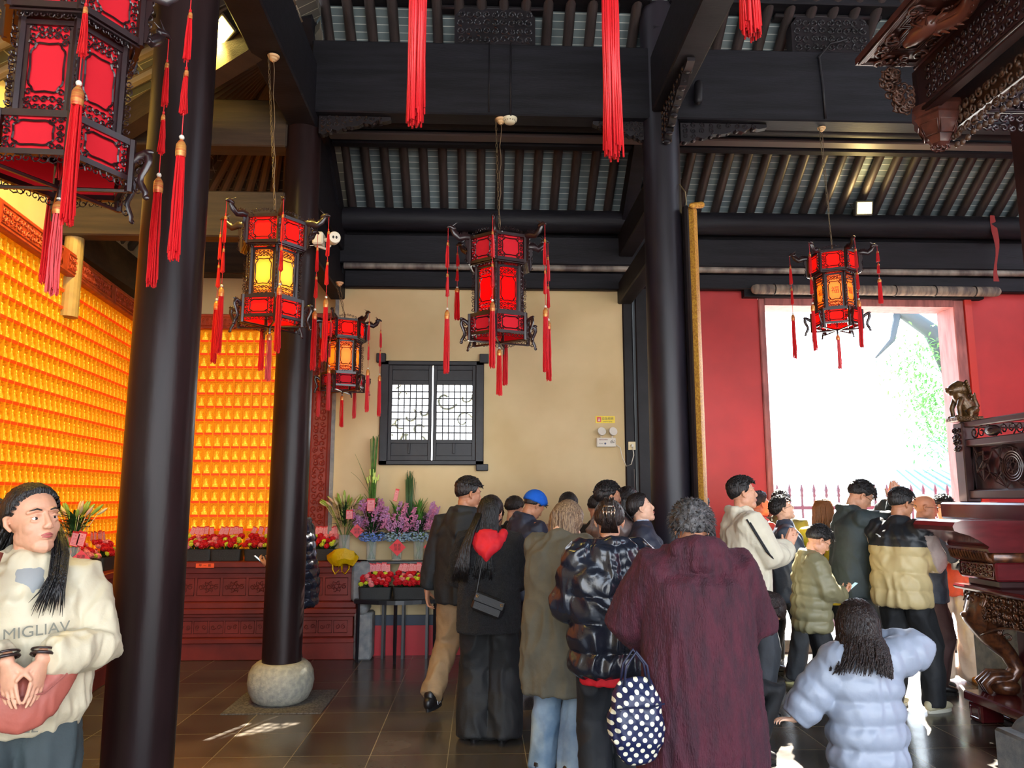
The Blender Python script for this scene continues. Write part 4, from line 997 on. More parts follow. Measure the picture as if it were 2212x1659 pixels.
# lily vase at the altar corner
r_, rg = vase(-1.40, 8.06, zc, .26, .06, 'glass vase of pink lily buds above the yellow plastic bag', 5)
lily_bunch(r_, rg, .34, .20, .30, 26)
diamond(r_, T(.14, -.09, .30) @ RZ(R(15)), .10); child('card', cardme, r_, T(.06, -.1, .42) @ S(1.4, 1, 1.1))
def spray(root, rg, z0, rad, H, hyd, spears=True, tall=False):
    q = MB()
    for i in range(120):
        a = rg.uniform(0, 6.28); q.leaf((rg.uniform(-.02, .02), rg.uniform(-.02, .02), z0 + rg.uniform(0, H * .5)), (math.cos(a), math.sin(a) * .8, rg.uniform(.5, 2)), rg.uniform(.14, .24), .032, bend=.5)
    q.build('leaves', M_leafd, root, True)
    q = MB()
    for i in range(60):
        a = rg.uniform(0, 6.28); q.leaf((0, 0, z0 + H * rg.uniform(.2, .7)), (math.cos(a) * .6, math.sin(a) * .5, 1.5), rg.uniform(.15, .26), .026, bend=.25)
    q.build('upper_leaves', M_leafm, root, True)
    mm = mat('blue_hydrangea_petals', (92, 128, 206), .6, rgb2=(130, 160, 214), vscale=40) if hyd == 0 else mat('pale_blue_hydrangea_petals', (130, 160, 196), .6, rgb2=(158, 184, 196), vscale=40)
    for j in range(5):
        q = MB(); a = 2 * PI * j / 5 + .3; cx, cy = .085 * math.cos(a), .07 * math.sin(a)
        for i in range(46):
            u = rg.uniform(-1, 1); t = rg.uniform(0, 6.28); s = math.sqrt(1 - u * u); q.ball((cx + .058 * s * math.cos(t), cy + .055 * s * math.sin(t), z0 + .02 + .045 * u), (.012, .012, .008), 5, 3)
        q.build('hydrangea', mm, root)
    st = [mat('mauve_statice', (176, 120, 176), .6, rgb2=(206, 150, 190), vscale=50), mat('pink_statice', (214, 138, 170), .6, rgb2=(190, 110, 160), vscale=50)]
    for j in range(30):
        a = rg.uniform(0, 6.28); t = math.sqrt(rg.random()); p = Vector((rad * t * math.cos(a), rad * .6 * t * math.sin(a), z0 + H * (.35 + .55 * rg.random())))
        q = MB(); q.tube([(0, 0, z0), p], .0025, 4)
        for i in range(34):
            w = rg.uniform(-.06, .04); q.ball((p.x + rg.uniform(-.022, .022) + w * .3, p.y + rg.uniform(-.02, .02), p.z + w), rg.uniform(.006, .011), 5, 3)
        q.build('statice_spray', st[j % 2], root)
r_, rg = vase(-1.12, 8.04, .962, .20, .055, 'glass vase with a blue hydrangea collar and mauve statice', 7, 18)
spray(r_, rg, .22, .22, .42, 0)
q = MB()
for i in range(34): a = rg.uniform(0, 6.28); t = rg.random(); q.loft([(.02 * math.cos(a), .02 * math.sin(a), .4), (.06 * t * math.cos(a), .06 * t * math.sin(a), .72 + .12 * rg.random())], [(.004, .003), (.007, .003)], 5)
q.build('spear_leaves', M_leafm, r_, True)
q = MB()
for i in range(22): a = rg.uniform(0, 6.28); t = rg.random(); x, y = .065 * t * math.cos(a), .06 * t * math.sin(a); z = .78 + .10 * rg.random(); q.capsule([(x, y, z), (x * 1.2, y * 1.2, z + .05)], [.010, .008], 6)
q.build('lit_tips', mat('lit_yellow_green_tips', (214, 236, 120), .5), r_, True)  # yellow-green light on the tips is put into their colour
q = MB()
for i in range(18): a = rg.uniform(0, 6.28); t = rg.random(); q.loft([(.0, .0, .5), (.04 * t * math.cos(a), .04 * t * math.sin(a), 1.1 + .1 * rg.random()), (.05 * t * math.cos(a), .05 * t * math.sin(a), 1.24 + .05 * rg.random())], [(.003, .003), (.006, .004), (.005, .003)], 5)
q.leaf((0, 0, .6), (-.5, -.1, 1), .5, .02, bend=.3); q.leaf((0, 0, .6), (-.35, .1, 1), .62, .016, bend=.15)
q.build('tall_reeds', M_leafm, r_, True)
child('card', cardme, r_, T(0, -.11, .50) @ S(1.7, 1, 1.5))
r_, rg = vase(-.86, 8.03, .962, .20, .06, 'middle vase with pale blue hydrangea and a red diamond tag', 8, 18)
spray(r_, rg, .22, .20, .34, 1); diamond(r_, T(.02, -.13, .14), .12); child('card', cardme, r_, T(-.02, -.08, .60) @ RY(.2) @ S(.8, 1, 1.5))
r_, rg = vase(-.64, 8.05, .962, .20, .055, 'right-hand vase with a tuft of tall green reeds and pink statice', 9, 18)
spray(r_, rg, .22, .20, .40, 1); diamond(r_, T(.13, -.1, .14), .10)
q = MB()
for i in range(46): a = rg.uniform(0, 6.28); t = rg.random(); q.loft([(-.1 + .02 * math.cos(a), .02 * math.sin(a), .3), (-.1 + .07 * t * math.cos(a), .06 * t * math.sin(a), .80 + .12 * rg.random())], [(.003, .003), (.003, .002)], 4)
q.build('tall_reeds', mat('deep_green_reed', (64, 104, 62), .45), r_, True)

# yellow plastic bag draped over the counter end
def crumple(mb, amp, sc, seed=0):
    out = []
    for v in mb.v:
        p = Vector(v); n = noise.noise_vector(p * sc + Vector((seed, 0, 0))); out.append(tuple(p + n * amp))
    mb.v = out
m = MB(); m.loft([(0, 0, .09), (0, -.01, .075), (0, -.02, .04), (0, -.03, .0), (0, -.035, -.05)], [(.05, .02), (.12, .07), (.15, .085), (.145, .075), (.11, .03)], 28, (1, 0, 0)); 
for sx in (-.06, .05): m.loft([(sx - .035, -.035, -.04), (sx - .03, -.04, -.11), (sx, -.04, -.14), (sx + .03, -.04, -.10), (sx + .035, -.035, -.03)], [(.02, .008), (.012, .005), (.010, .005), (.012, .005), (.02, .008)], 8, (0, 1, 0))
crumple(m, .03, 14); crumple(m, .012, 45, 4)
o = m.build('plastic_bag', mat('thin_yellow_plastic', (238, 190, 10), .25, bump=.6, bscale=60, trans=.15), None, 30, (-1.39, 7.93, .985)); tag(o, 'crumpled yellow plastic bag with handles on the altar corner', 'bag')
# grey stone baluster between altar and table
m = MB(); m.bbox(-.1, .08, -.12, .12, .56, .96, .03); m.bbox(-.06, .12, -.12, .12, .0, .46, .02); m.capsule([(.02, -.1, .50), (.02, .1, .50)], [.06, .06], 14)
o = m.build('stone_baluster', M_grey, None, 40, (-1.20, 8.06, 0)); tag(o, 'grey carved stone block between the red altar and the black table', 'stone block')
m = MB(); m.box(-.101, -.099 + .0, -.05, .05, .66, .86); m.build('recess_shade_sheet', mat('recess_shade_colour', (50, 56, 62), .7), o)  # flat dark sheet, paints the shade of a hollow on the block
# ================================================================ carved offering table, shrine and canopy on the right
M_mah = mat('polished_mahogany_lacquer', (92, 24, 30), .16, var=.15, vscale=6, stretch=(1, 1, 4), coat=.6)
M_brz = mat('bronzed_carved_wood', (112, 66, 38), .28, .25, var=.35, vscale=25, coat=.5, rgb2=(60, 32, 24))
M_dkw = mat('dark_shrine_wood', (58, 34, 34), .35, var=.2, vscale=8, coat=.2)
M_dark = mat('dark_carved_shrine_wood', (44, 28, 32), .35, var=.3, vscale=20, coat=.2)
X0 = 3.62; YF, YN = 5.72, 4.75         # left face X; far and near corner Y
root = empty('carved_offering_table', (X0, YF, 0), 0, 'big mahogany offering table with carved lion-paw legs and flared top', 'offering table')
def b(nm, x0, x1, y0, y1, z0, z1, mm, c=.01, par=root): q = MB(); q.bbox(x0, x1, y0, y1, z0, z1, c); return q.build(nm, mm, par)
# floor frame with block feet
b('floor_frame', -.06, .37, -1.0, .05, .13, .20, M_mah); 
for x, y in ((-.04, -.12), (-.04, -.98), (.19, -.12)):
    f = b('block_foot', x, x + .17, y, y + .15, 0, .13, M_mah, .012)
    q = MB(); q.tube([(x - .002, y + .03, .03), (x - .002, y + .12, .03), (x - .002, y + .12, .10), (x - .002, y + .03, .10)], .005, 4, None, True); q.build('carving', M_mah, f)
# legs: bulging shoulder, slim ankle, clawed paw turned outwards
def paw_leg(x, y, dx, dy):
    q = MB(); D = Vector((dx, dy, 0)).normalized()
    def P(o, z): return Vector((x, y, z)) + D * o
    q.capsule([P(.06, .92), P(-.05, .84), P(-.10, .72), P(-.04, .60), P(.07, .48), P(.12, .38), P(.07, .31), P(-.03, .285)],
              [(.15, .10), (.17, .13), (.14, .11), (.095, .08), (.065, .055), (.06, .055), (.075, .05), (.06, .045)], 16, (0, 0, 1) if False else D.cross(Vector((0, 0, 1))))
    for k in (-1, 0, 1):
        s = D.cross(Vector((0, 0, 1))) * (.042 * k)
        q.capsule([P(.05, .33) + s, P(-.06, .325) + s * 1.3, P(-.115, .27) + s * 1.5, P(-.09, .22) + s * 1.4], [.034, .036, .030, .020], 10)
    q.ball(tuple(P(.03, .25)), (.10, .10, .065), 14, 8)
    o = q.build('paw_leg', M_brz, root, 60)
    q = MB(); rg = random.Random(int(x * 100 + y * 10))
    for i in range(46):
        a = rg.uniform(-1.9, 1.9); z = rg.uniform(.60, .93); w = rg.uniform(-1, 1)
        rr = .13 if z > .68 else .10; c = P(-.04 + (.08 if z < .66 else 0), z) - D * rr * math.cos(a) * .95 + D.cross(Vector((0, 0, 1))) * rr * 1.15 * math.sin(a)
        nn = (-D * math.cos(a) + D.cross(Vector((0, 0, 1))) * math.sin(a)); tt = nn.cross(Vector((0, 0, 1)))
        pts = []
        for t in range(8):
            u = t / 7; an = rg.uniform(0, .2) + u * 5.0; r_ = .034 * (1 - u * .75); pts.append(c + tt * (r_ * math.cos(an)) + Vector((0, 0, 1)) * (r_ * math.sin(an)) + nn * .008)
        q.tube(pts, .0075, 5)
    # mane of the carved lion mask
    for i in range(12):
        t = i / 11; s = D.cross(Vector((0, 0, 1))) * (.16 * (t - .5) * 2)
        q.capsule([P(-.02, .93) + s, P(-.10, .90) + s * 1.1, P(-.13, .83) + s * 1.2], [.012, .016, .006], 6)
    for k in (-1, 1): q.ball(tuple(P(-.165, .79) + D.cross(Vector((0, 0, 1))) * .045 * k), (.022, .022, .022), 8, 6)
    q.ball(tuple(P(-.185, .745)), (.035, .05, .028), 10, 6); q.ball(tuple(P(-.16, .695)), (.03, .05, .018), 10, 6)
    q.build('lion_mask_carving', M_brz, o, True)
paw_leg(.14, -.08, 1, -.25); paw_leg(.16, -.98, 1, .1)
# carved apron between the legs
q = MB(); ys = [-.95 + .84 * i / 16 for i in range(17)]; vs = []; fs = []
for i, y in enumerate(ys):
    t = (y + .95) / .84; zb = .72 - .10 * abs(2 * t - 1) ** 2 + .02 * math.sin(t * 19); vs += [(.02, y, zb), (-.005, y, .93), (.06, y, zb), (.06, y, .93)]
for i in range(16): a = i * 4; fs += [(a, a + 1, a + 5, a + 4), (a + 2, a + 6, a + 7, a + 3), (a, a + 4, a + 6, a + 2)]
q.add(vs, fs); ap = q.build('apron', M_brz, root, 50)
q = MB(); Mx = T(-.005, -.53, 0) @ RZ(-PI / 2); carve(q, -.42, .42, .72, .92, -.004, .0075, 4, .055, Mx); 
q.tube([(.012, y, .715 - .10 * abs(2 * ((y + .95) / .84) - 1) ** 2) for y in ys], .010, 6); q.build('apron_carving', M_brz, ap, True)
b('inner_panel', .28, .34, -.95, -.1, .2, .93, mat('dark_red_panel', (70, 24, 30), .4)); b('shoulder_board', -.07, .37, -1.02, .06, .93, .965, M_mah, .014)
b('waist', .02, .35, -.36, .0, .965, 1.02, M_dkw)
# upper chest: carved panel, lotus band, flared top
b('drawer_band', -.04, .36, -.42, .0, 1.02, 1.15, M_mah, .012)
q = MB(); carve(q, -.17, .17, 1.045, 1.125, 0, .005, 8, .04, T(-.045, -.21, 0) @ RZ(-PI / 2)); q.tube([(-.043, -.395, 1.035), (-.043, -.02, 1.035), (-.043, -.02, 1.135), (-.043, -.395, 1.135)], .005, 4, None, True); q.build('scroll_carving', M_brz, root, True)
q = MB(); n = 14
for i in range(n):
    y = -.42 + .44 * (i + .5) / n; q.capsule([(-.04, y, 1.155), (-.085, y, 1.175), (-.10, y, 1.215)], [(.014, .012), (.016, .014), (.012, .010)], 6)
q.bbox(-.06, .36, -.43, .01, 1.15, 1.22, .01); q.build('lotus_band', M_brz, root, 50)
prof = [(-.10, 1.22), (-.115, 1.245), (-.10, 1.26), (-.16, 1.30), (-.24, 1.34), (-.30, 1.355), (-.34, 1.37), (-.35, 1.40), (-.33, 1.43), (-.28, 1.44), (.37, 1.44), (.37, 1.22)]
q = MB(); q.prism(prof[::-1], -.46, .03); q.build('flared_top', M_mah, root, 40)

# shrine plinth with grey stone course, red shelf, lattice balustrade
XS = 4.02; YS = 6.35
root = empty('shrine_plinth', (XS, YS, 0), 0, 'stone and lacquer plinth of the shrine behind the offering table', 'plinth')
q = MB(); q.bbox(.02, 2.5, -2.2, 0, 0, 1.40, .015); q.build('stone_course', M_grey, root)
q = MB(); q.bbox(-.12, 2.6, -2.3, .08, 1.425, 1.56, .015); q.build('red_shelf', mat('dark_plum_lacquer', (88, 30, 44), .25, coat=.4), root)
q = MB(); q.bbox(0, 2.5, -2.2, 0, 1.40, 1.425, .008); q.build('bead', M_mah, root)
root = empty('shrine_balustrade', (XS, YS, 1.56), 0, 'dark wooden balustrade with cracked-ice lattice on the shrine plinth', 'balustrade')
def b2(nm, x0, x1, y0, y1, z0, z1, mm=M_dkw, c=.008, par=None): q = MB(); q.bbox(x0, x1, y0, y1, z0, z1, c); return q.build(nm, mm, par or root)
b2('corner_post', .0, .12, -.12, .0, 0, .66); b2('post', .01, .11, -1.5, -1.4, 0, .66)
for nm, z0, z1 in (('bottom_rail', .03, .10), ('middle_rail', .46, .52), ('top_rail', .62, .67)): b2(nm, .02, .10, -1.45, -.06, z0, z1); b2(nm, .06, 1.6, -.10, -.02, z0, z1)
b2('backing_panel', .085, .095, -1.4, -.08, .08, .48, M_dark)
q = MB(); rg = random.Random(11); pts = [(rg.uniform(-1.36, -.16), rg.uniform(.10, .46)) for _ in range(110)]
for i, p in enumerate(pts):
    ds = sorted(pts, key=lambda r: (r[0] - p[0]) ** 2 + (r[1] - p[1]) ** 2)[1:6]
    for d in ds: q.tube([(.06, p[0], p[1]), (.06, d[0], d[1])], .0055, 4)
for k in range(3): q.tube([(.055, -.62 + (.115 - .02 * k) * math.cos(a), .28 + (.115 - .02 * k) * math.sin(a)) for a in np.linspace(0, 2 * PI, 25)[:-1]], .006, 5, None, True)
for i in range(8): scroll(q, .05 * math.cos(i * .8), .28 + .05 * math.sin(i * .8), .03, i, 1.2, 0, .005, 1, 9, T(.055, -.62, 0) @ RZ(-PI / 2))
q.tube([(.06, -1.38, .10), (.06, -.14, .10), (.06, -.14, .46), (.06, -1.38, .46)], .010, 4, None, True); q.build('ice_lattice', M_dkw, root, 40)
q = MB()
for y in (-.42, -.95, -1.3): q.ball((.06, y, .57), (.03, .10, .045), 12, 6); q.ball((.06, y, .57), (.045, .05, .03), 10, 6)
for i in range(14): scroll(q, 0, .57, .05, i, 1.2, 0, .007, 1 if i % 2 else -1, 9, T(.055, -.2 - i * .09, 0) @ RZ(-PI / 2))
q.build('cloud_carving', M_dark, root, 50)
q = MB(); carve(q, -.05, .05, .42, .62, 0, .008, 3, .045, T(-.005, -.05, 0) @ RZ(-PI / 2)); q.build('leaf_bracket', M_dark, root, True)
# guardian lion on the corner post
root = empty('carved_lion', (XS + .06, YS - .06, 2.23), R(0), 'small dark bronze carved lion sitting on the balustrade corner', 'lion figure')
M_lion = mat('dark_bronze_lion', (92, 66, 36), .3, .4, var=.4, vscale=30, coat=.3, bump=.5, bscale=60)
q = MB()
q.capsule([(.06, 0, .08), (.035, 0, .15), (-.01, 0, .21), (-.03, 0, .25)], [(.065, .075), (.062, .066), (.055, .055), (.05, .05)], 14, (0, 1, 0))     # body
q.capsule([(.015, 0, .275), (-.025, 0, .285), (-.055, 0, .275)], [(.066, .07), (.072, .072), (.055, .058)], 14, (0, 1, 0))                               # head
q.capsule([(-.07, 0, .272), (-.105, 0, .268)], [(.042, .030), (.036, .028)], 12, (0, 1, 0)); q.capsule([(-.06, 0, .238), (-.095, 0, .234)], [(.028, .012), (.022, .009)], 8, (0, 1, 0)); q.ball((-.125, 0, .283), (.012, .018, .010), 8, 6)
for k in (-1, 1):
    q.capsule([(-.03, .045 * k, .19), (-.06, .05 * k, .12), (-.055, .05 * k, .05), (-.085, .05 * k, .04)], [.026, .021, .019, .017], 10)
    q.capsule([(.07, .05 * k, .10), (.02, .065 * k, .08), (.03, .06 * k, .04), (-.01, .06 * k, .035)], [.04, .036, .022, .018], 10)
    q.ball((-.01, .062 * k, .315), (.014, .012, .016), 8, 5); q.ball((-.08, .022 * k, .285), .009, 8, 6)
body = q.build('body', M_lion, None, True); body.parent = root
q = MB(); rg = random.Random(2)
for i in range(110):
    a = rg.uniform(-2.4, 2.4); u = rg.uniform(0, 1); c = Vector((.0 + .04 * u, .076 * math.sin(a), .345 - .14 * u)) + Vector((.02 * abs(math.cos(a)), 0, 0)); c.y *= 1.05
    q.ball(tuple(c), .013, 6, 4)
q.build('mane', M_lion, root, True)
q = MB(); q.capsule([(.10, 0, .08), (.13, 0, .14), (.11, 0, .20), (.12, 0, .25)], [.018, .022, .020, .006], 8); q.build('tail', M_lion, root, True)
q = MB(); q.bbox(-.10, .13, -.085, .085, 0, .045, .008); carve(q, -.1, .1, .006, .04, -.086, .004, 2, .03); q.build('base', M_lion, root)

# slim shrine column at the picture's edge
root = MB().bbox(-.1, .1, -.1, .1, 1.56, 5.3, .02).build('shrine_column', M_dkw, None, False, (4.16, 5.30, 0)); tag(root, 'slim square wooden shrine column at the right edge', 'column')
q = MB(); carve(q, -.07, .07, 2.8, 5.0, -.102, .008, 6, .07); q.build('carving', mat('orange_lit_column_carving', (150, 84, 34), .35, .3), root, True)  # orange light on the carving is put into its colour
# grey stone column plinth bottom right
m = MB(); m.bbox(3.08, 3.9, 4.0, 4.72, 0, .24, .015); m.capsule([(3.52, 4.04, .22), (3.52, 4.68, .22)], [(.36, .13), (.36, .13)], 30, (1, 0, 0)); tag(m.build('stone_plinth', M_grey, None, 40), 'grey stone plinth with rounded top at the lower right corner', 'plinth')
m = MB(); m.bbox(2.98, 3.06, 4.3, 4.62, 0, .03, .006); tag(m.build('metal_floor_strip', mat('bright_metal_strip', (220, 222, 225), .2, .9), None), 'small bright metal strip on the floor before the stone plinth', 'strip')

# carved canopy overhead
M_can = mat('carved_canopy_wood', (78, 40, 32), .38, var=.35, vscale=18, coat=.25)
root = empty('carved_canopy', (2.5, 4.0, 3.76), 0, 'ornate carved dark wood canopy overhead at the upper right', 'canopy')
def quadbox(q, P, n, th):      # four corners extruded along n
    P = [Vector(p) for p in P]; n = Vector(n) * th; vs = P + [p + n for p in P]; q.add(vs, [(0, 1, 2, 3), (7, 6, 5, 4), (0, 4, 5, 1), (1, 5, 6, 2), (2, 6, 7, 3), (3, 7, 4, 0)])
# tilted soffit board with dragon and key-fret frame, from the front edge (Y=4) towards the viewer
def SM(u, v, w=0.0): return Vector((-.36 + .36 * u, -2.0 * v, .30 + .02 * v - w))      # u 0..1 across, v 0..1 towards the viewer
q = MB(); quadbox(q, [SM(0, 0), SM(1, 0), SM(1, 1), SM(0, 1)], (0, 0, 1), .04); so = q.build('soffit_board', M_can, root)
q = MB()
for k, w_ in enumerate((.02, .05, .08)):
    q.tube([SM(w_, .012 + w_ * .2, .008), SM(1 - w_, .012 + w_ * .2, .008), SM(1 - w_, .98, .008), SM(w_, .98, .008)], .009, 5, None, True)
def key(u0, u1, v0, v1):
    for k in range(4):
        d = .035 * k; q.tube([SM(u0 + d, v0 + d * .22, .012), SM(u1 - d, v0 + d * .22, .012), SM(u1 - d, v1 - d * .22, .012), SM(u0 + d, v1 - d * .22, .012)], .008, 5, None, True)
key(.28, .80, .075, .20); key(.12, .40, .19, .27)
rg = random.Random(6)
for i in range(120):
    u, v = rg.uniform(.12, .9), rg.uniform(.03, .98)
    if .28 < u < .8 and .07 < v < .2: continue
    c = SM(u, v, .015); a0 = rg.uniform(0, 6.28); fl = rg.choice((-1, 1)); r_ = rg.uniform(.03, .05); pts = []
    for t in range(10): x = t / 9; an = a0 + fl * x * 6.5; rr = r_ * (1 - .7 * x); pts.append(c + Vector((rr * math.cos(an), rr * math.sin(an), -.01 * x)))
    q.tube(pts, rg.uniform(.007, .012), 5)
q.build('fret_frame', M_can, so, True)
q = MB(); pts = []; rad = []
for i in range(40):
    t = i / 39; v = .22 + .7 * t; u = .5 + .22 * math.sin(t * 13); pts.append(SM(u, v, .045 + .02 * math.sin(t * 20))); rad.append(.045 - .02 * t)
q.capsule(pts, rad, 10); q.capsule([SM(.45, .23, .05), SM(.35, .19, .07), SM(.32, .165, .07)], [.05, .045, .025], 10)
for i in range(8): q.loft([SM(.42, .225, .06), SM(.42 - .3 * math.cos(i * .7), .25 + .06 * math.sin(i * .7), .08)], [.010, .002], 4)
for i in range(38): q.loft([pts[i] - Vector((0, 0, rad[i] * .8)), pts[i + 1] - Vector((0, 0, rad[i] + .022))], [.010, .002], 4)
q.ball(tuple(SM(.62, .245, .04)), (.055, .055, .03), 14, 6)
q.build('carved_dragon', mat('reddish_carved_dragon', (96, 50, 38), .35, coat=.3), so, 60)
# side frieze (plane X = 2.5) and dark drop fringe
q = MB(); q.box(-.005, .05, -2.2, 0, .0, .31); fr = q.build('side_frieze', M_dkw, root)
q = MB(); carve(q, .08, 2.1, .05, .25, -.008, .0065, 21, .055, RZ(-PI / 2)); 
for z in (.02, .29): q.tube([(-.01, 0, z), (-.01, -2.2, z)], .012, 6)
q.build('frieze_carving', M_dark, fr, True)
q = MB(); q.box(.16, .2, -2.2, 0, -.10, .10); carve(q, .02, 2.15, -.16, .08, .155, .008, 22, .06, T(0, 0, 0) @ RZ(-PI / 2)) if False else None
carve(q, .02, 2.15, -.17, .02, 0, .008, 22, .06, T(.155, 0, 0) @ RZ(-PI / 2)); n = 44
for i in range(n): q.ball((.18, -.03 - i * .048, -.185 - .01 * math.sin(i * 1.3)), (.014, .02, .02), 6, 4)
q.build('drop_fringe', mat('carved_fringe_wood', (78, 56, 44), .4, var=.3, vscale=30), root, True)
q = MB(); q.bbox(0, 2.2, .0, .06, .02, .30, .01); bf = q.build('back_frieze', M_dark, root)
q = MB(); carve(q, .1, 2.1, -.10, .02, -.01, .008, 23, .05); carve(q, .1, 2.1, .05, .27, -.012, .007, 24, .06); q.tube([(.1, -.01, .03), (2.1, -.01, .03)], .010, 5); q.build('frieze_carving', M_dark, bf, True)
# hanging lotus pot at the corner
q = MB(); prof = [(.02, -.19), (.05, -.17), (.06, -.15), (.125, -.05), (.14, -.03), (.125, -.01), (.15, .02), (.14, .05), (.06, .07)]
q.lathe(prof, 6, (.1, .0, 0)); pt = q.build('hanging_pot', M_can, root, 20)
q = MB()
for k in range(6): a = k * PI / 3 + PI / 6; F = T(.1, 0, 0) @ RZ(a + PI / 2); q.tube([(-.035, -.075, -.13), (.035, -.075, -.13), (.05, -.10, -.06), (-.05, -.10, -.06)], .005, 4, F, True)
for i in range(8): scroll(q, .1 + .03 * math.cos(i), -.19, .025, i, 1.1, .02 * math.sin(i), .006, 1, 8)
q.build('pot_carving', M_can, pt, True)
q = MB(); rg = random.Random(9)
for i in range(46):
    z = rg.uniform(.03, .27); w = .05 * (1 - abs(z - .15) / .16) + .02
    scroll(q, -.08 - z * .30 + rg.uniform(-w, w), z, .032, rg.uniform(0, 6), 1.1, rg.uniform(-.03, .03), .008, rg.choice((-1, 1)), 8)
q.build('flower_carving', mat('carved_flower_wood', (78, 50, 40), .4, var=.3, vscale=30), pt, True)
# ================================================================ people
DGUP = bpy.context.evaluated_depsgraph_get
def remesh(mb, name, mats, parent, voxel, smooth=3, disp=None, collapse=0.0, cut=None, matfn=None):
    me = mb.mesh(name + '_raw', mats); o = bpy.data.objects.new(name + '_raw', me); COL.objects.link(o)
    md = o.modifiers.new('r', 'REMESH'); md.mode = 'VOXEL'; md.voxel_size = voxel; md.use_smooth_shade = True
    if smooth: ms = o.modifiers.new('s', 'SMOOTH'); ms.factor = .5; ms.iterations = smooth
    dg = bpy.context.evaluated_depsgraph_get(); out = bpy.data.meshes.new_from_object(o.evaluated_get(dg)); bpy.data.objects.remove(o); bpy.data.meshes.remove(me)
    out.name = name; out.materials.clear()
    for m_ in mats: out.materials.append(m_)
    n = len(out.vertices); co = np.empty(n * 3, np.float32); out.vertices.foreach_get('co', co); co = co.reshape(-1, 3)
    if disp is not None:
        no = np.empty(n * 3, np.float32); out.vertices.foreach_get('normal', no); no = no.reshape(-1, 3)
        co = disp(co, no).astype(np.float32); out.vertices.foreach_set('co', co.ravel())
    if matfn is not None:
        c = np.empty(len(out.polygons) * 3, np.float32); out.polygons.foreach_get('center', c); out.polygons.foreach_set('material_index', matfn(c.reshape(-1, 3)).astype(np.int32))
    out.polygons.foreach_set('use_smooth', [True] * len(out.polygons)); out.update()
    r = bpy.data.objects.new(name, out); COL.objects.link(r)
    if parent is not None: r.parent = parent
    return r
def wrinkle(amp, sc, seed=0, fine=0.0, stretch=.6):      # soft ridged folds running slantwise over the cloth
    def f(co, no):
        d = np.empty(len(co))
        for i, p in enumerate(co):
            q = Vector((p[0] * sc + seed, p[1] * sc, (p[2] + .35 * p[0]) * sc * stretch)); w = noise.noise_vector(q * .6)
            a = noise.noise(q + w * .9); b = noise.noise(q * 2.1 + w)
            d[i] = amp * ((1 - 3.2 * abs(a)) * .9 + (1 - 3 * abs(b)) * .35)
            if fine: d[i] += fine * noise.noise(Vector((p[0] * 130, p[1] * 130, p[2] * 70)))
        return co + no * d[:, None]
    return f
SKIN = mat('skin', (214, 158, 128), .5, var=.06, vscale=40, sss=.12, bump=.05, bscale=300)
SKIN2 = mat('tanned_skin', (190, 132, 100), .5, var=.06, vscale=40, sss=.12, bump=.05, bscale=300)
SKIN3 = mat('fair_skin', (226, 178, 150), .5, var=.05, vscale=40, sss=.12)
LIP = mat('lips', (176, 86, 84), .4); EYEW = mat('eye_white', (228, 224, 216), .2); EYEB = mat('dark_iris', (26, 16, 14), .1)
HAIR = mat('black_hair', (20, 16, 17), .38, bump=.9, bscale=60, stretch=(3, 3, .35), var=.3, vscale=30)
HAIRB = mat('dark_brown_hair', (44, 28, 22), .38, bump=.9, bscale=60, stretch=(3, 3, .35), rgb2=(26, 17, 16), vscale=40)
HAIRH = mat('highlighted_brown_hair', (94, 68, 50), .42, bump=.9, bscale=60, stretch=(3, 3, .3), rgb2=(170, 140, 108), vscale=55, detail=1)
HAIRG = mat('greying_hair', (44, 43, 45), .5, bump=.9, bscale=60, rgb2=(92, 88, 88), vscale=50)
EYE_ME = None
def eye_mesh():
    global EYE_ME
    if EYE_ME is None:
        m = MB(); m.ball((0, 0, 0), .0112, 16, 12); c = [sum(m.v[i][1] for i in f) / len(f) for f in m.f]
        m.m = [1 if y > .0092 else 0 for y in c]; EYE_ME = m.mesh('eye', [EYEW, EYEB]); shade(EYE_ME)
    return EYE_ME
def ik(Sh, Wr, a, b, hint):
    d = Wr - Sh; L = d.length; mx = (a + b) * .999
    if L > mx: d *= mx / L; Wr = Sh + d; L = mx
    u = d.normalized(); x = (a * a - b * b + L * L) / (2 * L); hh = math.sqrt(max(0, a * a - x * x)); h = Vector(hint); h = h - u * h.dot(u); h.normalize()
    return Sh + u * x + h * hh, Wr
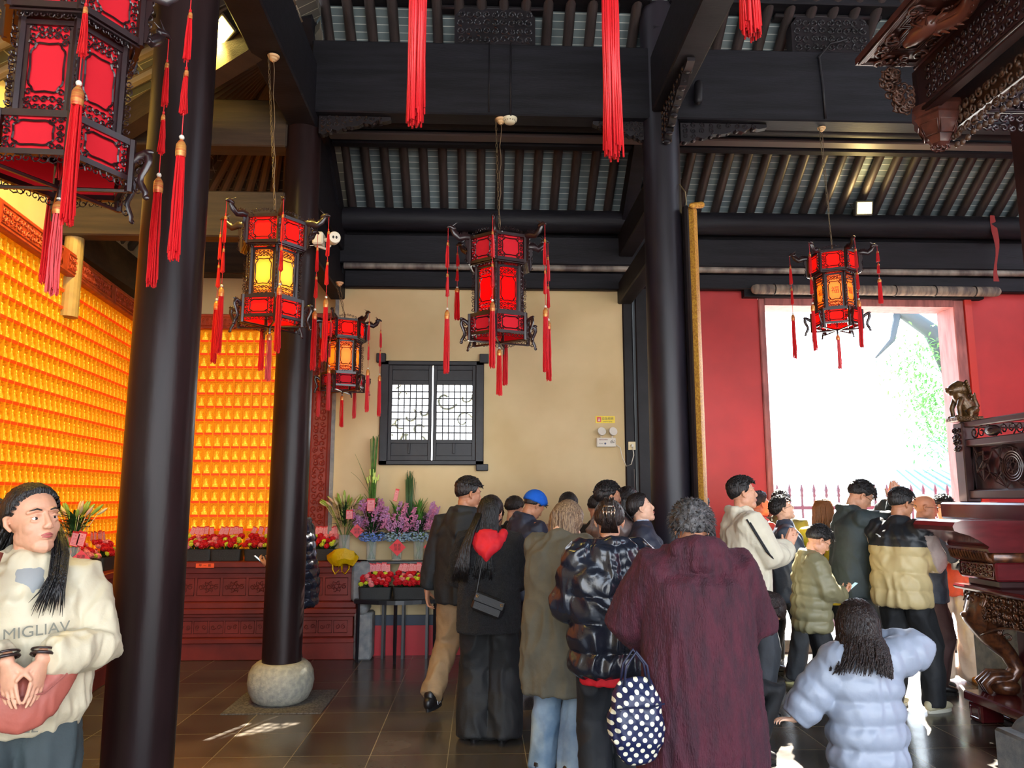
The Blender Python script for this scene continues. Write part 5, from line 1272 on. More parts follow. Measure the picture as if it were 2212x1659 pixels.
def add_hand(mb, W_, f, n, side, sc=1.0, curl=.35, spread=.08, thumb_in=.3):
    f = Vector(f).normalized(); n = Vector(n); n = (n - f * n.dot(f)).normalized(); t = f.cross(n) * (1 if side > 0 else -1)     # t: thumb side
    W_ = Vector(W_); P = lambda a, b_, c: W_ + f * (a * sc) + t * (b_ * sc) + n * (c * sc)
    mb.capsule([P(-.03, 0, 0), P(.0, 0, 0), P(.045, .002, 0), P(.082, 0, .003)], [(.024 * sc, .020 * sc), (.027 * sc, .018 * sc), (.038 * sc, .015 * sc), (.037 * sc, .012 * sc)], 14, t)
    for i, (o, L) in enumerate(((.0300, .068), (.0102, .076), (-.0100, .071), (-.0295, .056))):
        p = P(.084 - abs(i - 1.2) * .004, o, .002); d = (f + t * (o * spread * 30 * .1)).normalized(); pts = [p]; rr = [.0082 * sc]; cu = curl * (1 + .12 * i)
        for k, seg in enumerate((.46, .30, .24)):
            a = cu * (k + .5) ; dd = (d * math.cos(a) + n * math.sin(a)).normalized(); p = p + dd * (L * seg * sc); pts.append(p); rr.append((.0076, .0069, .0055)[k] * sc)
        mb.capsule(pts, rr, 8)
    p = P(.012, .024, .006); d = (f * .72 + t * .62 + n * thumb_in).normalized(); pts = [p]; rr = [.0125 * sc]
    for k, seg in enumerate((.034, .026, .02)):
        p = p + d * (seg * sc); pts.append(p); rr.append((.0112, .0095, .007)[k] * sc); d = (d + f * .25 + n * curl * .4).normalized()
    mb.capsule(pts, rr, 8)
ARMS = {  # wrist (x outwards), hint, finger direction, palm normal (x inwards = -1), curl
    'down': ((.275, .03, .84), (.3, -1, 0), (0, .10, -1), (-1, 0, 0), .30),
    'pray': ((.022, .300, 1.20), (1, -.4, -1), (0, .45, 1), (-1, 0, 0), .04),
    'pray_face': ((.022, .280, 1.36), (1, .0, -1), (0, .15, 1), (-1, 0, 0), .04),
    'pray_high': ((.022, .310, 1.57), (1, .4, -.8), (0, .25, 1), (-1, 0, 0), .05),
    'front': ((.10, .25, 1.08), (1, -.8, -.6), (-.8, .5, .2), (0, -.8, .5), .6),
    'phone': ((.05, .28, 1.10), (1, -.6, -.8), (-.35, .8, .5), (-.5, -.2, 1), .7),
    'clasp': ((.050, .25, 1.16), (1, -.5, -.5), (-.13, .38, -1), (-.8, -.65, -.1), .14),
    'face': ((.05, .20, 1.44), (1, .2, -1), (-.3, .1, 1), (-.4, -1, 0), .35),
}
def sock(mb, path, radii, n=14, hint=None, power=2.0):     # rounded start, flat open-cuff end
    P = [Vector(p) for p in path]; rr = [(r if hasattr(r, '__len__') else (r, r)) for r in radii]; d0 = (P[0] - P[1]).normalized(); e0 = min(rr[0])
    A = [P[0] + d0 * e0 * math.sin(R(a)) for a in (88, 62, 34)]; ra = [(rr[0][0] * math.cos(R(a)), rr[0][1] * math.cos(R(a))) for a in (88, 62, 34)]
    mb.loft(A + P, ra + rr, n, hint, True, None, power)
def dense(path, radii, spacing, amp):       # quilted ridges along a path
    P = [Vector(p) for p in path]; R_ = [(r if hasattr(r, '__len__') else (r, r)) for r in radii]; cum = [0]
    for i in range(1, len(P)): cum.append(cum[-1] + (P[i] - P[i - 1]).length)
    Lt = cum[-1]; n = max(2, int(Lt / (spacing / 8))); pp = []; rr = []
    for k in range(n + 1):
        s = Lt * k / n; i = 0
        while i < len(P) - 2 and cum[i + 1] < s: i += 1
        t = (s - cum[i]) / max(1e-6, cum[i + 1] - cum[i]); ts = t
        q = 1 + amp * (abs(math.sin(PI * s / spacing)) ** .45 - .8)
        pp.append(P[i].lerp(P[i + 1], ts)); rr.append(tuple((R_[i][j] * (1 - ts) + R_[i + 1][j] * ts) * q for j in (0, 1)))
    return pp, rr
def cap_hair(mb, off, front=.42, side=-.12, back=-.78, puff=0.0, seed=0, amp=.004, sc=40, nseg=56, top=0.0, sbulge=0.0, tp=.14, fx=1.2):
    c0 = Vector((0, -.012, .03)); rx, ry, rz = .080, .100, .092; vs = []; keep = []; K = 40; rg = random.Random(seed)
    for i in range(K + 1):
        th = PI * i / K
        for j in range(nseg):
            ph = 2 * PI * j / nseg; d = Vector((math.sin(th) * math.cos(ph), math.sin(th) * math.sin(ph), math.cos(th)))
            y = d.y; e_ = max(0.0, min(1.0, (y - .25) / .55)) ** fx; zt = side + (front - side) * e_ * e_ * (3 - 2 * e_) if y > 0 else side + (back - side) * (-y) ** .8
            zt += .07 * noise.noise(Vector((d.x * 9, d.y * 9, seed)))
            mk = (d.z - zt); k = max(0.0, min(1.0, mk / tp)); o_ = -.013 + (off + .013) * k * (2 - k) + puff * max(0, d.z) + sbulge * (1 - d.z * d.z) * k + top * max(0, d.z) * max(0, d.y)
            n_ = noise.noise(Vector((d.x * 3, d.y * 3, d.z * 1.2)) * (sc / 10) + Vector((seed, 0, 0))); o_ += amp * n_ * k * 1.6 + amp * k * noise.noise(Vector((d.x * sc, d.y * sc, d.z * 6)))
            vs.append(c0 + Vector((d.x * (rx + o_), d.y * (ry + o_), d.z * (rz + o_)))); keep.append(mk > -.12)
    fs = []
    for i in range(K):
        for j in range(nseg):
            q = (i * nseg + j, i * nseg + (j + 1) % nseg, (i + 1) * nseg + (j + 1) % nseg, (i + 1) * nseg + j)
            if all(keep[a] for a in q): fs.append(q[::-1])
    mb.add(vs, fs)
def long_hair(mb, length, n, spread, seed, az=(70, 290), Hi=None, inward=0.0, th=.010, sway=(0, 0), back=-.0):
    # strands from the crown over the back and sides; world-down given by Hi (inverse head rotation applied to -Z)
    rg = random.Random(seed); dn = Vector((0, 0, -1)) if Hi is None else Hi
    for i in range(n):
        a = R(rg.uniform(*az)); d = Vector((math.sin(a), math.cos(a), 0)); t = rg.uniform(.75, 1.12); r0 = .086
        pts = [Vector((d.x * .03, -.02 + d.y * .03, .118)), Vector((d.x * r0 * .8, -.012 + d.y * .088, .09)), Vector((d.x * .092, -.012 + d.y * .112, .02)), Vector((d.x * .092, -.012 + d.y * .108, -.05))]
        p = pts[-1]; L = length * rg.uniform(.88, 1.05); k = 6
        for s in range(1, k + 1):
            u = s / k; p = pts[3] + dn * (L * u) + Vector((d.x * spread * u, d.y * spread * u + back * u, 0)) - Vector((d.x, d.y, 0)) * inward * u + Vector((sway[0], sway[1], 0)) * u * u + Vector((rg.uniform(-.006, .006), rg.uniform(-.006, .006), 0)); pts.append(p)
        rr = [.004, .009, .011, .011] + [th * (1 - .75 * (s / k) ** 2) for s in range(1, k + 1)]
        mb.loft(pts, [(r, r * .6) for r in rr], 5)
PEOPLE = []
def person(label, x, y, heading, h=1.65, wd=1.0, lean=0, head=(0, 0, 0), arms=('down', 'down'), top=None, legs=None, shoes=None, hair=None, skin=None, female=False,
           feet=((-.10, 0, 0), (.10, 0, 0)), lift=(0, 0), hipz=.93, hips=(0, 0), glasses=False, voxel=.0075, lod=0, mouth=True, brow=True, headscale=1.0, seed=1, hat=None, low=False, extra=None, group=None):
    s = h / 1.72; skin = skin or SKIN; Sm = S(s)
    hz = hipz; PV = Vector((hips[0], hips[1], hz + .02)); dz = hz - .93; RL = RX(-R(lean))
    def U(p): p = Vector(p) + Vector((hips[0], hips[1], dz)); return PV + (RL @ (p - PV))
    sw = (.155 if female else .175) * wd ** .5
    SH = {sd: U((sd * sw, -.005, 1.405)) for sd in (-1, 1)}
    mb = MB()
    # torso and neck
    mb.capsule([U((0, 0, .90)), U((0, 0, 1.0)), U((0, 0, 1.12)), U((0, .01, 1.28)), U((0, 0, 1.38)), U((0, -.005, 1.43))], [(.13, .085), (.125, .085), (.11, .075), (.125, .085), (.13, .07), (.09, .055)], 20, (1, 0, 0))
    NB = U((0, -.01, 1.43)); NP = U((0, .0, 1.512)); yaw, pit, rol = head
    HR = RZ(R(yaw)) @ RL @ RX(-R(pit)) @ RY(R(rol)); HM = T(*NP) @ HR @ S(headscale) @ T(0, .012, .098)
    hp = lambda a: HM @ Vector(a)
    mb.capsule([NB, (NB + hp((0, -.03, -.07))) / 2, hp((0, -.025, -.06))], [.058 * wd ** .3, .053, .052], 16)
    hb = MB(); fw = .95 if female else 1.0
    hb.ball((0, -.015, .03), (.0765, .0955, .088), 32, 22); hb.ball((0, .026, -.028), (.0655 * fw, .062, .086), 28, 18); fb = .74 if female else 1.0
    cx_ = .012 if female else .022; hb.capsule([(-cx_, .054, -.092), (.0, .060, -.094), (cx_, .054, -.092)], [.024, .027, .024], 12)
    for k in (-1, 1):
        hb.ball((k * .036, .048, -.030), (.026, .028, .030), 14, 10); hb.ball((k * (.044 if female else .048), .004, -.056), (.018, .04, .030), 12, 8)
        hb.capsule([(k * .006, .079, .026), (k * .030, .078, .029), (k * .050, .062, .022)], [.008 * fb, .0095 * fb, .008 * fb], 8)
        hb.capsule([(k * .078, .002, .022), (k * .0845, -.014, .012), (k * .083, -.014, -.012), (k * .077, .0, -.030)], [.0065, .009, .008, .0065], 8)
        hb.ball((k * .0105, .095, -.031), (.0085, .0095, .0075), 8, 6)
        hb.capsule([(k * .018, .0765, -.0060), (k * .031, .0790, -.0095), (k * .044, .0725, -.0065)], [.0045, .005, .0045], 6); hb.capsule([(k * .018, .0775, .0075), (k * .031, .0815, .0105), (k * .045, .0735, .0070)], [.0042, .0046, .0042] if female else [.005, .0055, .005], 6)
    hb.capsule([(0, .080, .020), (0, .089, .0), (0, .100, -.024), (0, .0975, -.031)], [.0075, .0075, .0105, .009], 12)
    hb.capsule([(-.021, .079, -.058), (0, .0875, -.0545), (.021, .079, -.058)], [.0042, .0068, .0042], 8); hb.capsule([(-.017, .079, -.0655), (0, .0855, -.067), (.017, .079, -.0655)], [.0042, .0072, .0042], 8)
    mb.add(hb.v, hb.f, HM)
    # arms
    AR = {}
    for sd, spec in ((-1, arms[0]), (1, arms[1])):
        w, hint, f, n, cu = ARMS[spec] if isinstance(spec, str) else spec
        Wt = U((sd * w[0], w[1], w[2])) if isinstance(spec, str) else Vector((w[0], w[1], w[2]))
        hv = Vector((sd * hint[0], hint[1], hint[2])) if isinstance(spec, str) else Vector(hint)
        fv = Vector((sd * f[0], f[1], f[2])) if isinstance(spec, str) else Vector(f); nv = Vector((sd * n[0], n[1], n[2])) if isinstance(spec, str) else Vector(n)
        E_, Wt = ik(SH[sd], Wt, .285, .255, hv); AR[sd] = (SH[sd], E_, Wt, fv, nv)
        mb.capsule([SH[sd], SH[sd].lerp(E_, .5), E_, E_.lerp(Wt, .4), Wt], [.045, .040, .034, .034, .023], 14)
        add_hand(mb, Wt + fv.normalized() * .01, fv, nv, sd, 1.0 if not female else .93, cu)
    # legs
    LG = {}
    for i, sd in enumerate((-1, 1)):
        fx, fy, fr = feet[i]; A_ = Vector((fx, fy, .075 + lift[i])); Hj = PV + Vector((sd * .085, 0, -.03)); fwd = Vector((-math.sin(R(fr)), math.cos(R(fr)), 0))
        K_, A_ = ik(Hj, A_, .44, .43, fwd + Vector((sd * .05, 0, 0))); LG[sd] = (Hj, K_, A_, fwd)
        mb.capsule([Hj, Hj.lerp(K_, .5), K_, K_.lerp(A_, .35), A_], [.075, .066, .048, .050, .034], 14)
        mb.capsule([A_ + Vector((0, 0, -.03)) - fwd * .03, A_ + Vector((0, 0, -.04)) + fwd * .06, A_ + Vector((0, 0, -.052)) + fwd * .13], [(.03, .028), (.035, .022), (.033, .015)], 12, Vector((fwd.y, -fwd.x, 0)))
    mb.v = [tuple(Sm @ Vector(v)) for v in mb.v]
    Mb = T(x, y, 0) @ RZ(R(heading))
    root = remesh(mb, 'person', [skin], None, voxel * s if voxel < .007 else voxel, 2)
    root.matrix_world = Mb; tag(root, label, 'person', group); PEOPLE.append((root, s, HM, AR, LG, U))
    HMs = Sm @ HM
    def part(mbx, nm, m_, M=None, sm=True):
        if M is not None: mbx.v = [tuple(M @ Vector(v)) for v in mbx.v]
        return mbx.build(nm, m_, root, sm)
    # face parts
    for k in (-1, 1):
        child('eye', eye_mesh(), root, HMs @ T(k * .0300, .0690, .0008) @ RZ(R(-k * 3)))
    if brow:
        q = MB()
        for k in (-1, 1): q.loft([(k * .014, .0850, .027), (k * .030, .0865, .032), (k * .050, .073, .028)], [(.0022, .0015), (.0032, .002), (.0012, .001)], 6)
        part(q, 'eyebrows', hair[1] if hair else HAIR, HMs)
    if mouth:
        q = MB(); q.capsule([(-.019, .0825, -.0582), (-.006, .0915, -.0555), (.006, .0915, -.0555), (.019, .0825, -.0582)], [.002, .0042, .0042, .002], 8); q.capsule([(-.016, .0835, -.0635), (0, .0912, -.0655), (.016, .0835, -.0635)], [.002, .0048, .002], 8)
        part(q, 'lips', LIP, HMs)
    if glasses:
        q = MB()
        for k in (-1, 1):
            q.tube([(k * .034 + .021 * math.cos(a), .100 - .006 * abs(math.cos(a)) , -.002 + .0165 * math.sin(a)) for a in np.linspace(0, 2 * PI, 17)[:-1]], .0016, 5, None, True)
            q.tube([(k * .054, .095, .004), (k * .079, .06, .006), (k * .083, .0, .006), (k * .082, -.012, -.006)], .0016, 5)
        q.tube([(-.014, .101, .002), (0, .105, .005), (.014, .101, .002)], .0015, 5); part(q, 'glasses', mat('dark_metal_frames', (40, 34, 32), .3, .6), HMs)
    # hair
    if hair:
        kind, hm = hair[0], hair[1]; kw = hair[2] if len(hair) > 2 else {}
        dn = (HM.to_3x3().inverted() @ Vector((0, 0, -1))).normalized(); q = MB()
        if kind == 'short': cap_hair(q, .012, **dict(dict(front=.46, side=-.30, back=-.90, amp=.005, seed=seed, top=.012, tp=.42), **kw))
        elif kind == 'fade': cap_hair(q, .0045, .48, -.28, -.84, 0, seed, .001, tp=.10); cap_hair(q, .016, **dict(dict(front=.46, side=.10, back=-.15, amp=.005, seed=seed, top=.012, tp=.75), **kw))
        elif kind == 'messy': cap_hair(q, .022, .35, -.35, -.85, .0, seed, .012, 60); rg = random.Random(seed); 
        if kind in ('short', 'fade') and not low:
            rg = random.Random(seed + 3)
            for i in range(240):
                a = rg.uniform(0, 6.28); u = rg.uniform(.15 if kind == 'short' else .35, 1); sq = math.sqrt(1 - u * u); d = Vector((sq * math.cos(a), sq * math.sin(a), u))
                p = Vector((0, -.012, .03)) + Vector((d.x * .090, d.y * .111, d.z * .106)); e = (d * .5 + Vector((rg.uniform(-.5, .5), .7, rg.uniform(-.4, .4)))).normalized(); e = (e - d * e.dot(d) * .65).normalized()
                q.loft([p, p + e * .014 + d * .002, p + e * .026 - d * .001], [(.0045, .003), (.004, .003), (.0008, .0006)], 4)
        if kind == 'messy':
            for i in range(420):
                a = rg.uniform(0, 6.28); u = rg.uniform(-.55, 1); sq = math.sqrt(1 - u * u); d = Vector((sq * math.cos(a), sq * math.sin(a), u))
                if d.y > .45 and u < .3: continue
                p = Vector((0, -.012, .03)) + Vector((d.x * .088, d.y * .108, d.z * .100)); e = (d + Vector((rg.uniform(-.8, .8), rg.uniform(-.8, .8), rg.uniform(-.9, .3)))).normalized(); q.loft([p, p + e * .022, p + e * .036 + Vector((0, 0, -.008))], [.004, .0028, .0006], 4)
        if kind in ('long', 'bob', 'pony', 'bun'):
            cap_hair(q, .012, .44 if kind in ('long', 'bob') else .50, -.42 if kind in ('long', 'bob') else -.22, -.97, 0, seed, .003, tp=.2, fx=1.0) if kind != 'pony' else cap_hair(q, .010, .66, -.20, -.97, 0, seed, .002, tp=.16, fx=.8)
        if kind == 'long': long_hair(q, kw.get('L', .45), kw.get('n', 150), kw.get('spread', .01), seed, kw.get('az', (80, 280)), dn, kw.get('inward', 0), .010, kw.get('sway', (0, 0)), kw.get('back', -.03))
        if kind == 'bob': long_hair(q, kw.get('L', .13), 190, .015, seed, kw.get('az', (50, 310)), dn, 0, .011)
        if kind == 'pony':
            c = Vector((0, -.105, .04)); D = kw.get('dir', (0, -.3, -1)); L = kw.get('L', .4); rg = random.Random(seed); q.ball(tuple(c), (.028, .028, .028), 10, 8)
            D = (HM.to_3x3().inverted() @ Vector(D)).normalized()
            for i in range(120):
                o1 = Vector((rg.gauss(0, .018), rg.gauss(0, .018), rg.gauss(0, .018))); o2 = o1 * 2.2
                q.loft([c + o1 * .5, c + Vector((0, -.04, 0)) + o1, c + Vector((0, -.03, 0)) + D * L * .35 + o2, c + D * L * .7 + o2 * 1.2, c + D * L * rg.uniform(.9, 1.05) + o2 * .8], [(.008, .005), (.010, .006), (.012, .007), (.010, .006), (.002, .002)], 5)
        if kind == 'bun':
            q.capsule([(0, -.11, .0), (0, -.125, .05), (0, -.10, .105)], [(.03, .024), (.038, .03), (.03, .022)], 12)
            rg = random.Random(seed)
            for i in range(40): a = rg.uniform(-1, 1); q.loft([(a * .05, -.10, -.07), (a * .035, -.125, .0), (a * .02, -.145, .06), (a * .03, -.12, .12 + rg.random() * .02)], [.006, .007, .007, .002], 5)
        if kind != 'bald' or True: part(q, 'hair', hm, HMs)
    if hat:
        q = MB(); cap_hair(q, .018, .30, -.1, -.35, .012, 2, .001); hb2 = part(q, 'beanie', hat, HMs)
    # clothes
    if top: garment(root, s, Sm, U, SH, AR, LG, PV, HM, top, wd, seed, low)
    if legs: trousers(root, s, Sm, PV, LG, legs, seed, low)
    if shoes: 
        for sd in (-1, 1):
            H_, K_, A_, fwd = LG[sd]; side = Vector((fwd.y, -fwd.x, 0)); g = A_ - Vector((0, 0, .075)); up = Vector((0, 0, 1))
            q = MB(); q.capsule([g - fwd * .055 + up * .055, g + fwd * .0 + up * .062, g + fwd * .08 + up * .052, g + fwd * .155 + up * .040], [(.036, .045), (.040, .052), (.044, .036), (.038, .026)], 16, side, None, 2.4)
            q.v = [(v[0], v[1], max(v[2], g.z + .018)) for v in q.v]; q.capsule([g + up * .07 - fwd * .02, g + up * .11 - fwd * .015], [.042, .045], 14)
            so = part(q, 'shoe', shoes[0], Sm)
            q = MB(); q.loft([g + up * .001, g + up * .024], [(.001, .001), (.001, .001)], 4) if False else None
            pts = []; 
            for a in range(24):
                t = 2 * PI * a / 24; l = math.cos(t); w_ = math.sin(t); pts.append(g + fwd * (.052 + .13 * l) + side * ((.040 + .008 * l) * w_))
            n_ = len(pts); q.add([p + up * .0 for p in pts] + [p + up * .026 for p in pts], [tuple(range(n_)), tuple(range(2 * n_ - 1, n_ - 1, -1))] + [((i + 1) % n_, i, i + n_, (i + 1) % n_ + n_) for i in range(n_)])
            sl = q; sl.v = [tuple(Sm @ Vector(v)) for v in sl.v]; sl.build('sole', shoes[1], so)
            if len(shoes) > 2:      # three stripes on the side
                q = MB()
                for k in range(3):
                    for s2 in (-1, 1): c = g + fwd * (.03 + .028 * k) + side * (.0445 * s2); q.loft([c + up * .03, c + up * .075 - side * .008 * s2 - fwd * .015], [(.006, .003)] * 2, 4, fwd)
                part(q, 'stripes', shoes[2], Sm)
    return root
def garment(root, s, Sm, U, SH, AR, LG, PV, HM, t, wd, seed, low):
    lo = t.get('loose', .0); hem = t.get('hem', .82); rib = t.get('rib', 0); amp = t.get('amp', .16); fl = t.get('flare', 0.0); mm = t['mat']; wx = wd
    P = []; Rr = []
    base = [(1.435, .085, .070), (1.415, .165 * wx ** .5, .085), (1.34, .192 * wx ** .6, .108), (1.22, .185 * wx ** .8, .118), (1.08, .172 * wx, .118), (.95, .182 * wx, .125)]
    for z, a, b_ in base:
        if z < hem: break
        P.append(U((0, -.005, z))); Rr.append((a + lo * (1 if z < 1.40 else .4), b_ + lo * (1 if z < 1.40 else .4)))
    z = min(.95, P[-1].z); zl = PV.z - .02
    if hem < .95:
        bz = P[-1]; k = 1
        zz = .88
        while zz > hem:
            f_ = (.95 - zz) / .55; P.append(Vector((bz.x, bz.y * .9, zz + PV.z - .95))); Rr.append((.182 * wx + lo + fl * f_, .125 + lo + fl * f_)); zz -= .09
        f_ = (.95 - hem) / .55; P.append(Vector((bz.x, bz.y * .9, hem + PV.z - .95))); Rr.append(((.182 * wx + lo + fl * f_) * t.get('hemk', 1), (.125 + lo + fl * f_) * t.get('hemk', 1)))
    else: P.append(U((0, -.005, hem))); Rr.append(((.175 * wx + lo) * t.get('hemk', 1), (.12 + lo) * t.get('hemk', 1)))
    P = P[::-1]; Rr = Rr[::-1]; mb = MB()
    if rib: PP, RR = dense(P, Rr, rib, amp)
    else: PP, RR = P, Rr
    sock(mb, PP[::-1], RR[::-1], 32, (1, 0, 0), 2.3)
    slv = t.get('sleeve', .058) + lo * .55; end = t.get('sleeve_end', 1.0)
    for sd in (-1, 1):
        Sh, E_, Wt, fv, nv = AR[sd]
        if t.get('vest'): continue
        Wd = Wt.lerp(E_, .06) if end >= 1 else E_.lerp(Wt, end); In = Sh.lerp(U((0, 0, 1.36)), .35)
        pth = [In, Sh + Vector((0, 0, -.012)), Sh.lerp(E_, .5), E_, E_.lerp(Wd, .5), Wd.lerp(E_, .08), Wd]; rd = [slv * .95, slv * 1.12, slv * 1.02, slv * .98, slv * .92, slv * .78, slv * t.get('cuff', .62)]
        if rib: pth, rd = dense(pth, rd, rib * .85, amp * .8); rd = [r[0] for r in rd]
        sock(mb, pth, rd, 18)
    if t.get('collar', 1):      # stand-up collar
        NB = U((0, -.01, 1.44)); ht = t.get('collar_h', .045); n_ = U((0, 0, 1.54)) - NB; n_.normalize()
        mb.loft([NB - n_ * .03, NB + n_ * ht * .5, NB + n_ * ht], [(.088, .085), (.078, .076), (.074, .072)], 24, (1, 0, 0))
    if t.get('hood') == 'down':
        hk = t.get('hood_k', 1.0)
        for k in range(3):
            mb.capsule([U((-.10 * hk, -.02, 1.46)), U((-.085 * hk, -.085, 1.44 - .03 * k * hk)), U((0, -.115 - .012 * k, 1.41 - .05 * k * hk)), U((.085 * hk, -.085, 1.44 - .03 * k * hk)), U((.10 * hk, -.02, 1.46))], [.028, .042 * hk, .048 * hk, .042 * hk, .028], 14)
        mb.capsule([U((-.095, .04, 1.45)), U((-.10, -.02, 1.475)), U((-.07, -.085, 1.485)), U((0, -.11, 1.49)), U((.07, -.085, 1.485)), U((.10, -.02, 1.475)), U((.095, .04, 1.45))], [.022, .026, .03, .032, .03, .026, .022], 12)
    if t.get('fur_collar'):
        mb.capsule([U((-.09, .05, 1.46)), U((-.11, -.02, 1.485)), U((-.085, -.08, 1.50)), U((0, -.105, 1.505)), U((.085, -.08, 1.50)), U((.11, -.02, 1.485)), U((.09, .05, 1.46))], [.045, .052, .058, .060, .058, .052, .045], 14); mb.capsule([U((-.15, -.06, 1.43)), U((0, -.125, 1.44)), U((.15, -.06, 1.43))], [.045, .05, .045], 14)
    if t.get('turtle'): pass
    mb.v = [tuple(Sm @ Vector(v)) for v in mb.v]
    vx = t.get('voxel', .011 if not low else .015)
    mats = [mm] + t.get('mats', []); fn = None
    if 'matfn' in t: fn = lambda c: t['matfn'](c / s, [Sm.inverted() @ (Sm @ a) for a in (AR[-1][0], AR[1][0])])
    o = remesh(mb, t.get('name', 'jacket'), mats, root, vx, t.get('smooth', 3), wrinkle(t.get('wr', .010), t.get('wsc', 8), seed, t.get('fine', 0), t.get('wst', .6)) if not low else None, matfn=fn)
    if t.get('mat_label'): o['label'] = t['mat_label']
    if t.get('turtle'):
        q = MB(); NB = U((0, -.01, 1.43)); q.loft([NB, hpv(HM, (0, -.02, -.085))], [(.066, .064), (.060, .058)], 20, (1, 0, 0)); q.v = [tuple(Sm @ Vector(v)) for v in q.v]; q.build('turtleneck', t['turtle'], root, True)
    return o
def hpv(HM, a): return HM @ Vector(a)
def trousers(root, s, Sm, PV, LG, L, seed, low):
    k, kn, an = L.get('w', (.098, .072, .062)); mb = MB(); wst = L.get('waist', 1.02)
    mb.capsule([PV + Vector((0, 0, -.06)), PV + Vector((0, 0, .06))], [(.165 * L.get('wd', 1), .118), (.155 * L.get('wd', 1), .112)], 24, (1, 0, 0))
    for sd in (-1, 1):
        H_, K_, A_, fwd = LG[sd]; e = A_ + Vector((0, 0, L.get('cut', -.035)))
        sock(mb, [H_, H_.lerp(K_, .5), K_, K_.lerp(e, .5), e.lerp(K_, .04), e], [k, (k + kn) / 2, kn, (kn + an) / 2, an, an], 18)
    mb.v = [tuple(Sm @ Vector(v)) for v in mb.v]
    o = remesh(mb, 'trousers', [L['mat']], root, .012 if not low else .016, 3, wrinkle(L.get('wr', .010), 8, seed + 5, 0, .5) if not low else None)
    return o
def fabric(name, rgb, rough=.7, **k):
    kw = dict(var=.12, vscale=10, bump=.25, bscale=35, sheen=.1); kw.update(k); return mat(name, rgb, rough, **kw)
F_black = fabric('black_cloth', (26, 28, 32)); F_blackfur = fabric('black_plush_fur', (18, 18, 21), .9, bump=1.0, bscale=150, sheen=.3)
F_tan = fabric('tan_twill', (150, 122, 88)); F_olive = fabric('olive_wool', (92, 88, 76), .85); F_navyp = mat('glossy_navy_puffer', (30, 34, 46), .25, var=.15, vscale=6, bump=.5, bscale=14, coat=.25)
F_navy = fabric('dark_navy_cloth', (36, 40, 58), .6); F_jean = fabric('blue_denim', (98, 124, 150), .8, rgb2=(150, 170, 186), vscale=6); F_djean = fabric('dark_denim', (34, 40, 54), .75)
F_maroon = mat('maroon_plush_fur', (72, 14, 34), .75, rgb2=(48, 9, 27), vscale=14, stretch=(2, 2, .5), bump=.8, bscale=90, sheen=.25); F_taupe = mat('taupe_puffer', (110, 92, 88), .4, var=.1, vscale=6, bump=.3, bscale=20)
F_creamc = fabric('cream_shell_cloth', (200, 188, 160), .55, var=.06, vscale=3); F_cream = fabric('cream_knit', (214, 206, 184), .8, var=.05); F_char = fabric('charcoal_cloth', (56, 60, 66), .7); F_grey = fabric('slate_blue_cloth', (78, 88, 106), .7)
F_oliveg = mat('khaki_olive_puffer', (128, 122, 92), .5, var=.1, vscale=6, bump=.3, bscale=20); F_yel = fabric('yellow_jacket_cloth', (232, 206, 40), .6); F_maroontr = fabric('dark_brown_red_trousers', (66, 42, 44), .7)
F_vest = mat('cream_puffer_vest', (198, 178, 130), .5, var=.05, vscale=5, bump=.2, bscale=20); F_or = fabric('orange_red_jacket', (240, 92, 54), .6); F_pj = fabric('pale_washed_jeans', (208, 186, 170), .8, rgb2=(226, 210, 196), vscale=5)
F_white = mat('pale_blue_grey_puffer', (142, 150, 166), .42, var=.04, vscale=5, bump=.25, bscale=22); F_redk = fabric('red_knit', (206, 22, 38), .75); F_ltb = fabric('pale_blue_knit', (170, 190, 214), .8); F_dgreen = fabric('dark_green_cloth', (58, 74, 62), .7)
F_dteal = fabric('dark_teal_cloth', (46, 56, 58), .7); F_sleeve = fabric('mauve_grey_sleeve_cloth', (172, 156, 150), .7)
SH_black = (mat('black_shoe', (24, 22, 24), .4), mat('black_rubber_sole', (20, 20, 22), .6)); SH_st = SH_black + (mat('white_stripe', (230, 230, 230), .5),); SH_cream = (mat('cream_sneaker', (214, 204, 168), .6), mat('cream_sole', (226, 220, 200), .6)); SH_tan = (mat('tan_suede_boot', (190, 120, 50), .8), mat('brown_sole', (120, 80, 50), .7))
SH_sn = (mat('grey_running_shoe', (110, 106, 96), .6), mat('pale_yellow_sole', (214, 208, 150), .6)); SH_white = (mat('white_sneaker', (214, 214, 216), .5), mat('white_sole', (226, 226, 226), .5))
def J(mat_, **k): d = dict(mat=mat_); d.update(k); return d
V = .0052
# woman in cream, nearest
P1 = person('woman with a ponytail in a cream jacket holding her palms together', -1.56, 2.78, 211, 1.62, 1.08, 0, (26, -6, 4), ('clasp', 'clasp'),
    J(F_creamc, loose=.04, hem=.88, rib=0, wr=.009, wsc=12, voxel=.008, collar_h=.02, hood='down', hood_k=.8, sleeve=.062, cuff=.72, hemk=.80), dict(mat=fabric('dark_green_grey_trousers', (52, 62, 64), .75), w=(.115, .088, .08), wd=1.1), SH_black, ('pony', HAIR, dict(dir=(.55, -.45, -.8), L=.44)), SKIN, True, voxel=.0036, headscale=1.06, feet=((-.14, 0, 10), (.14, .04, -10)), seed=4)
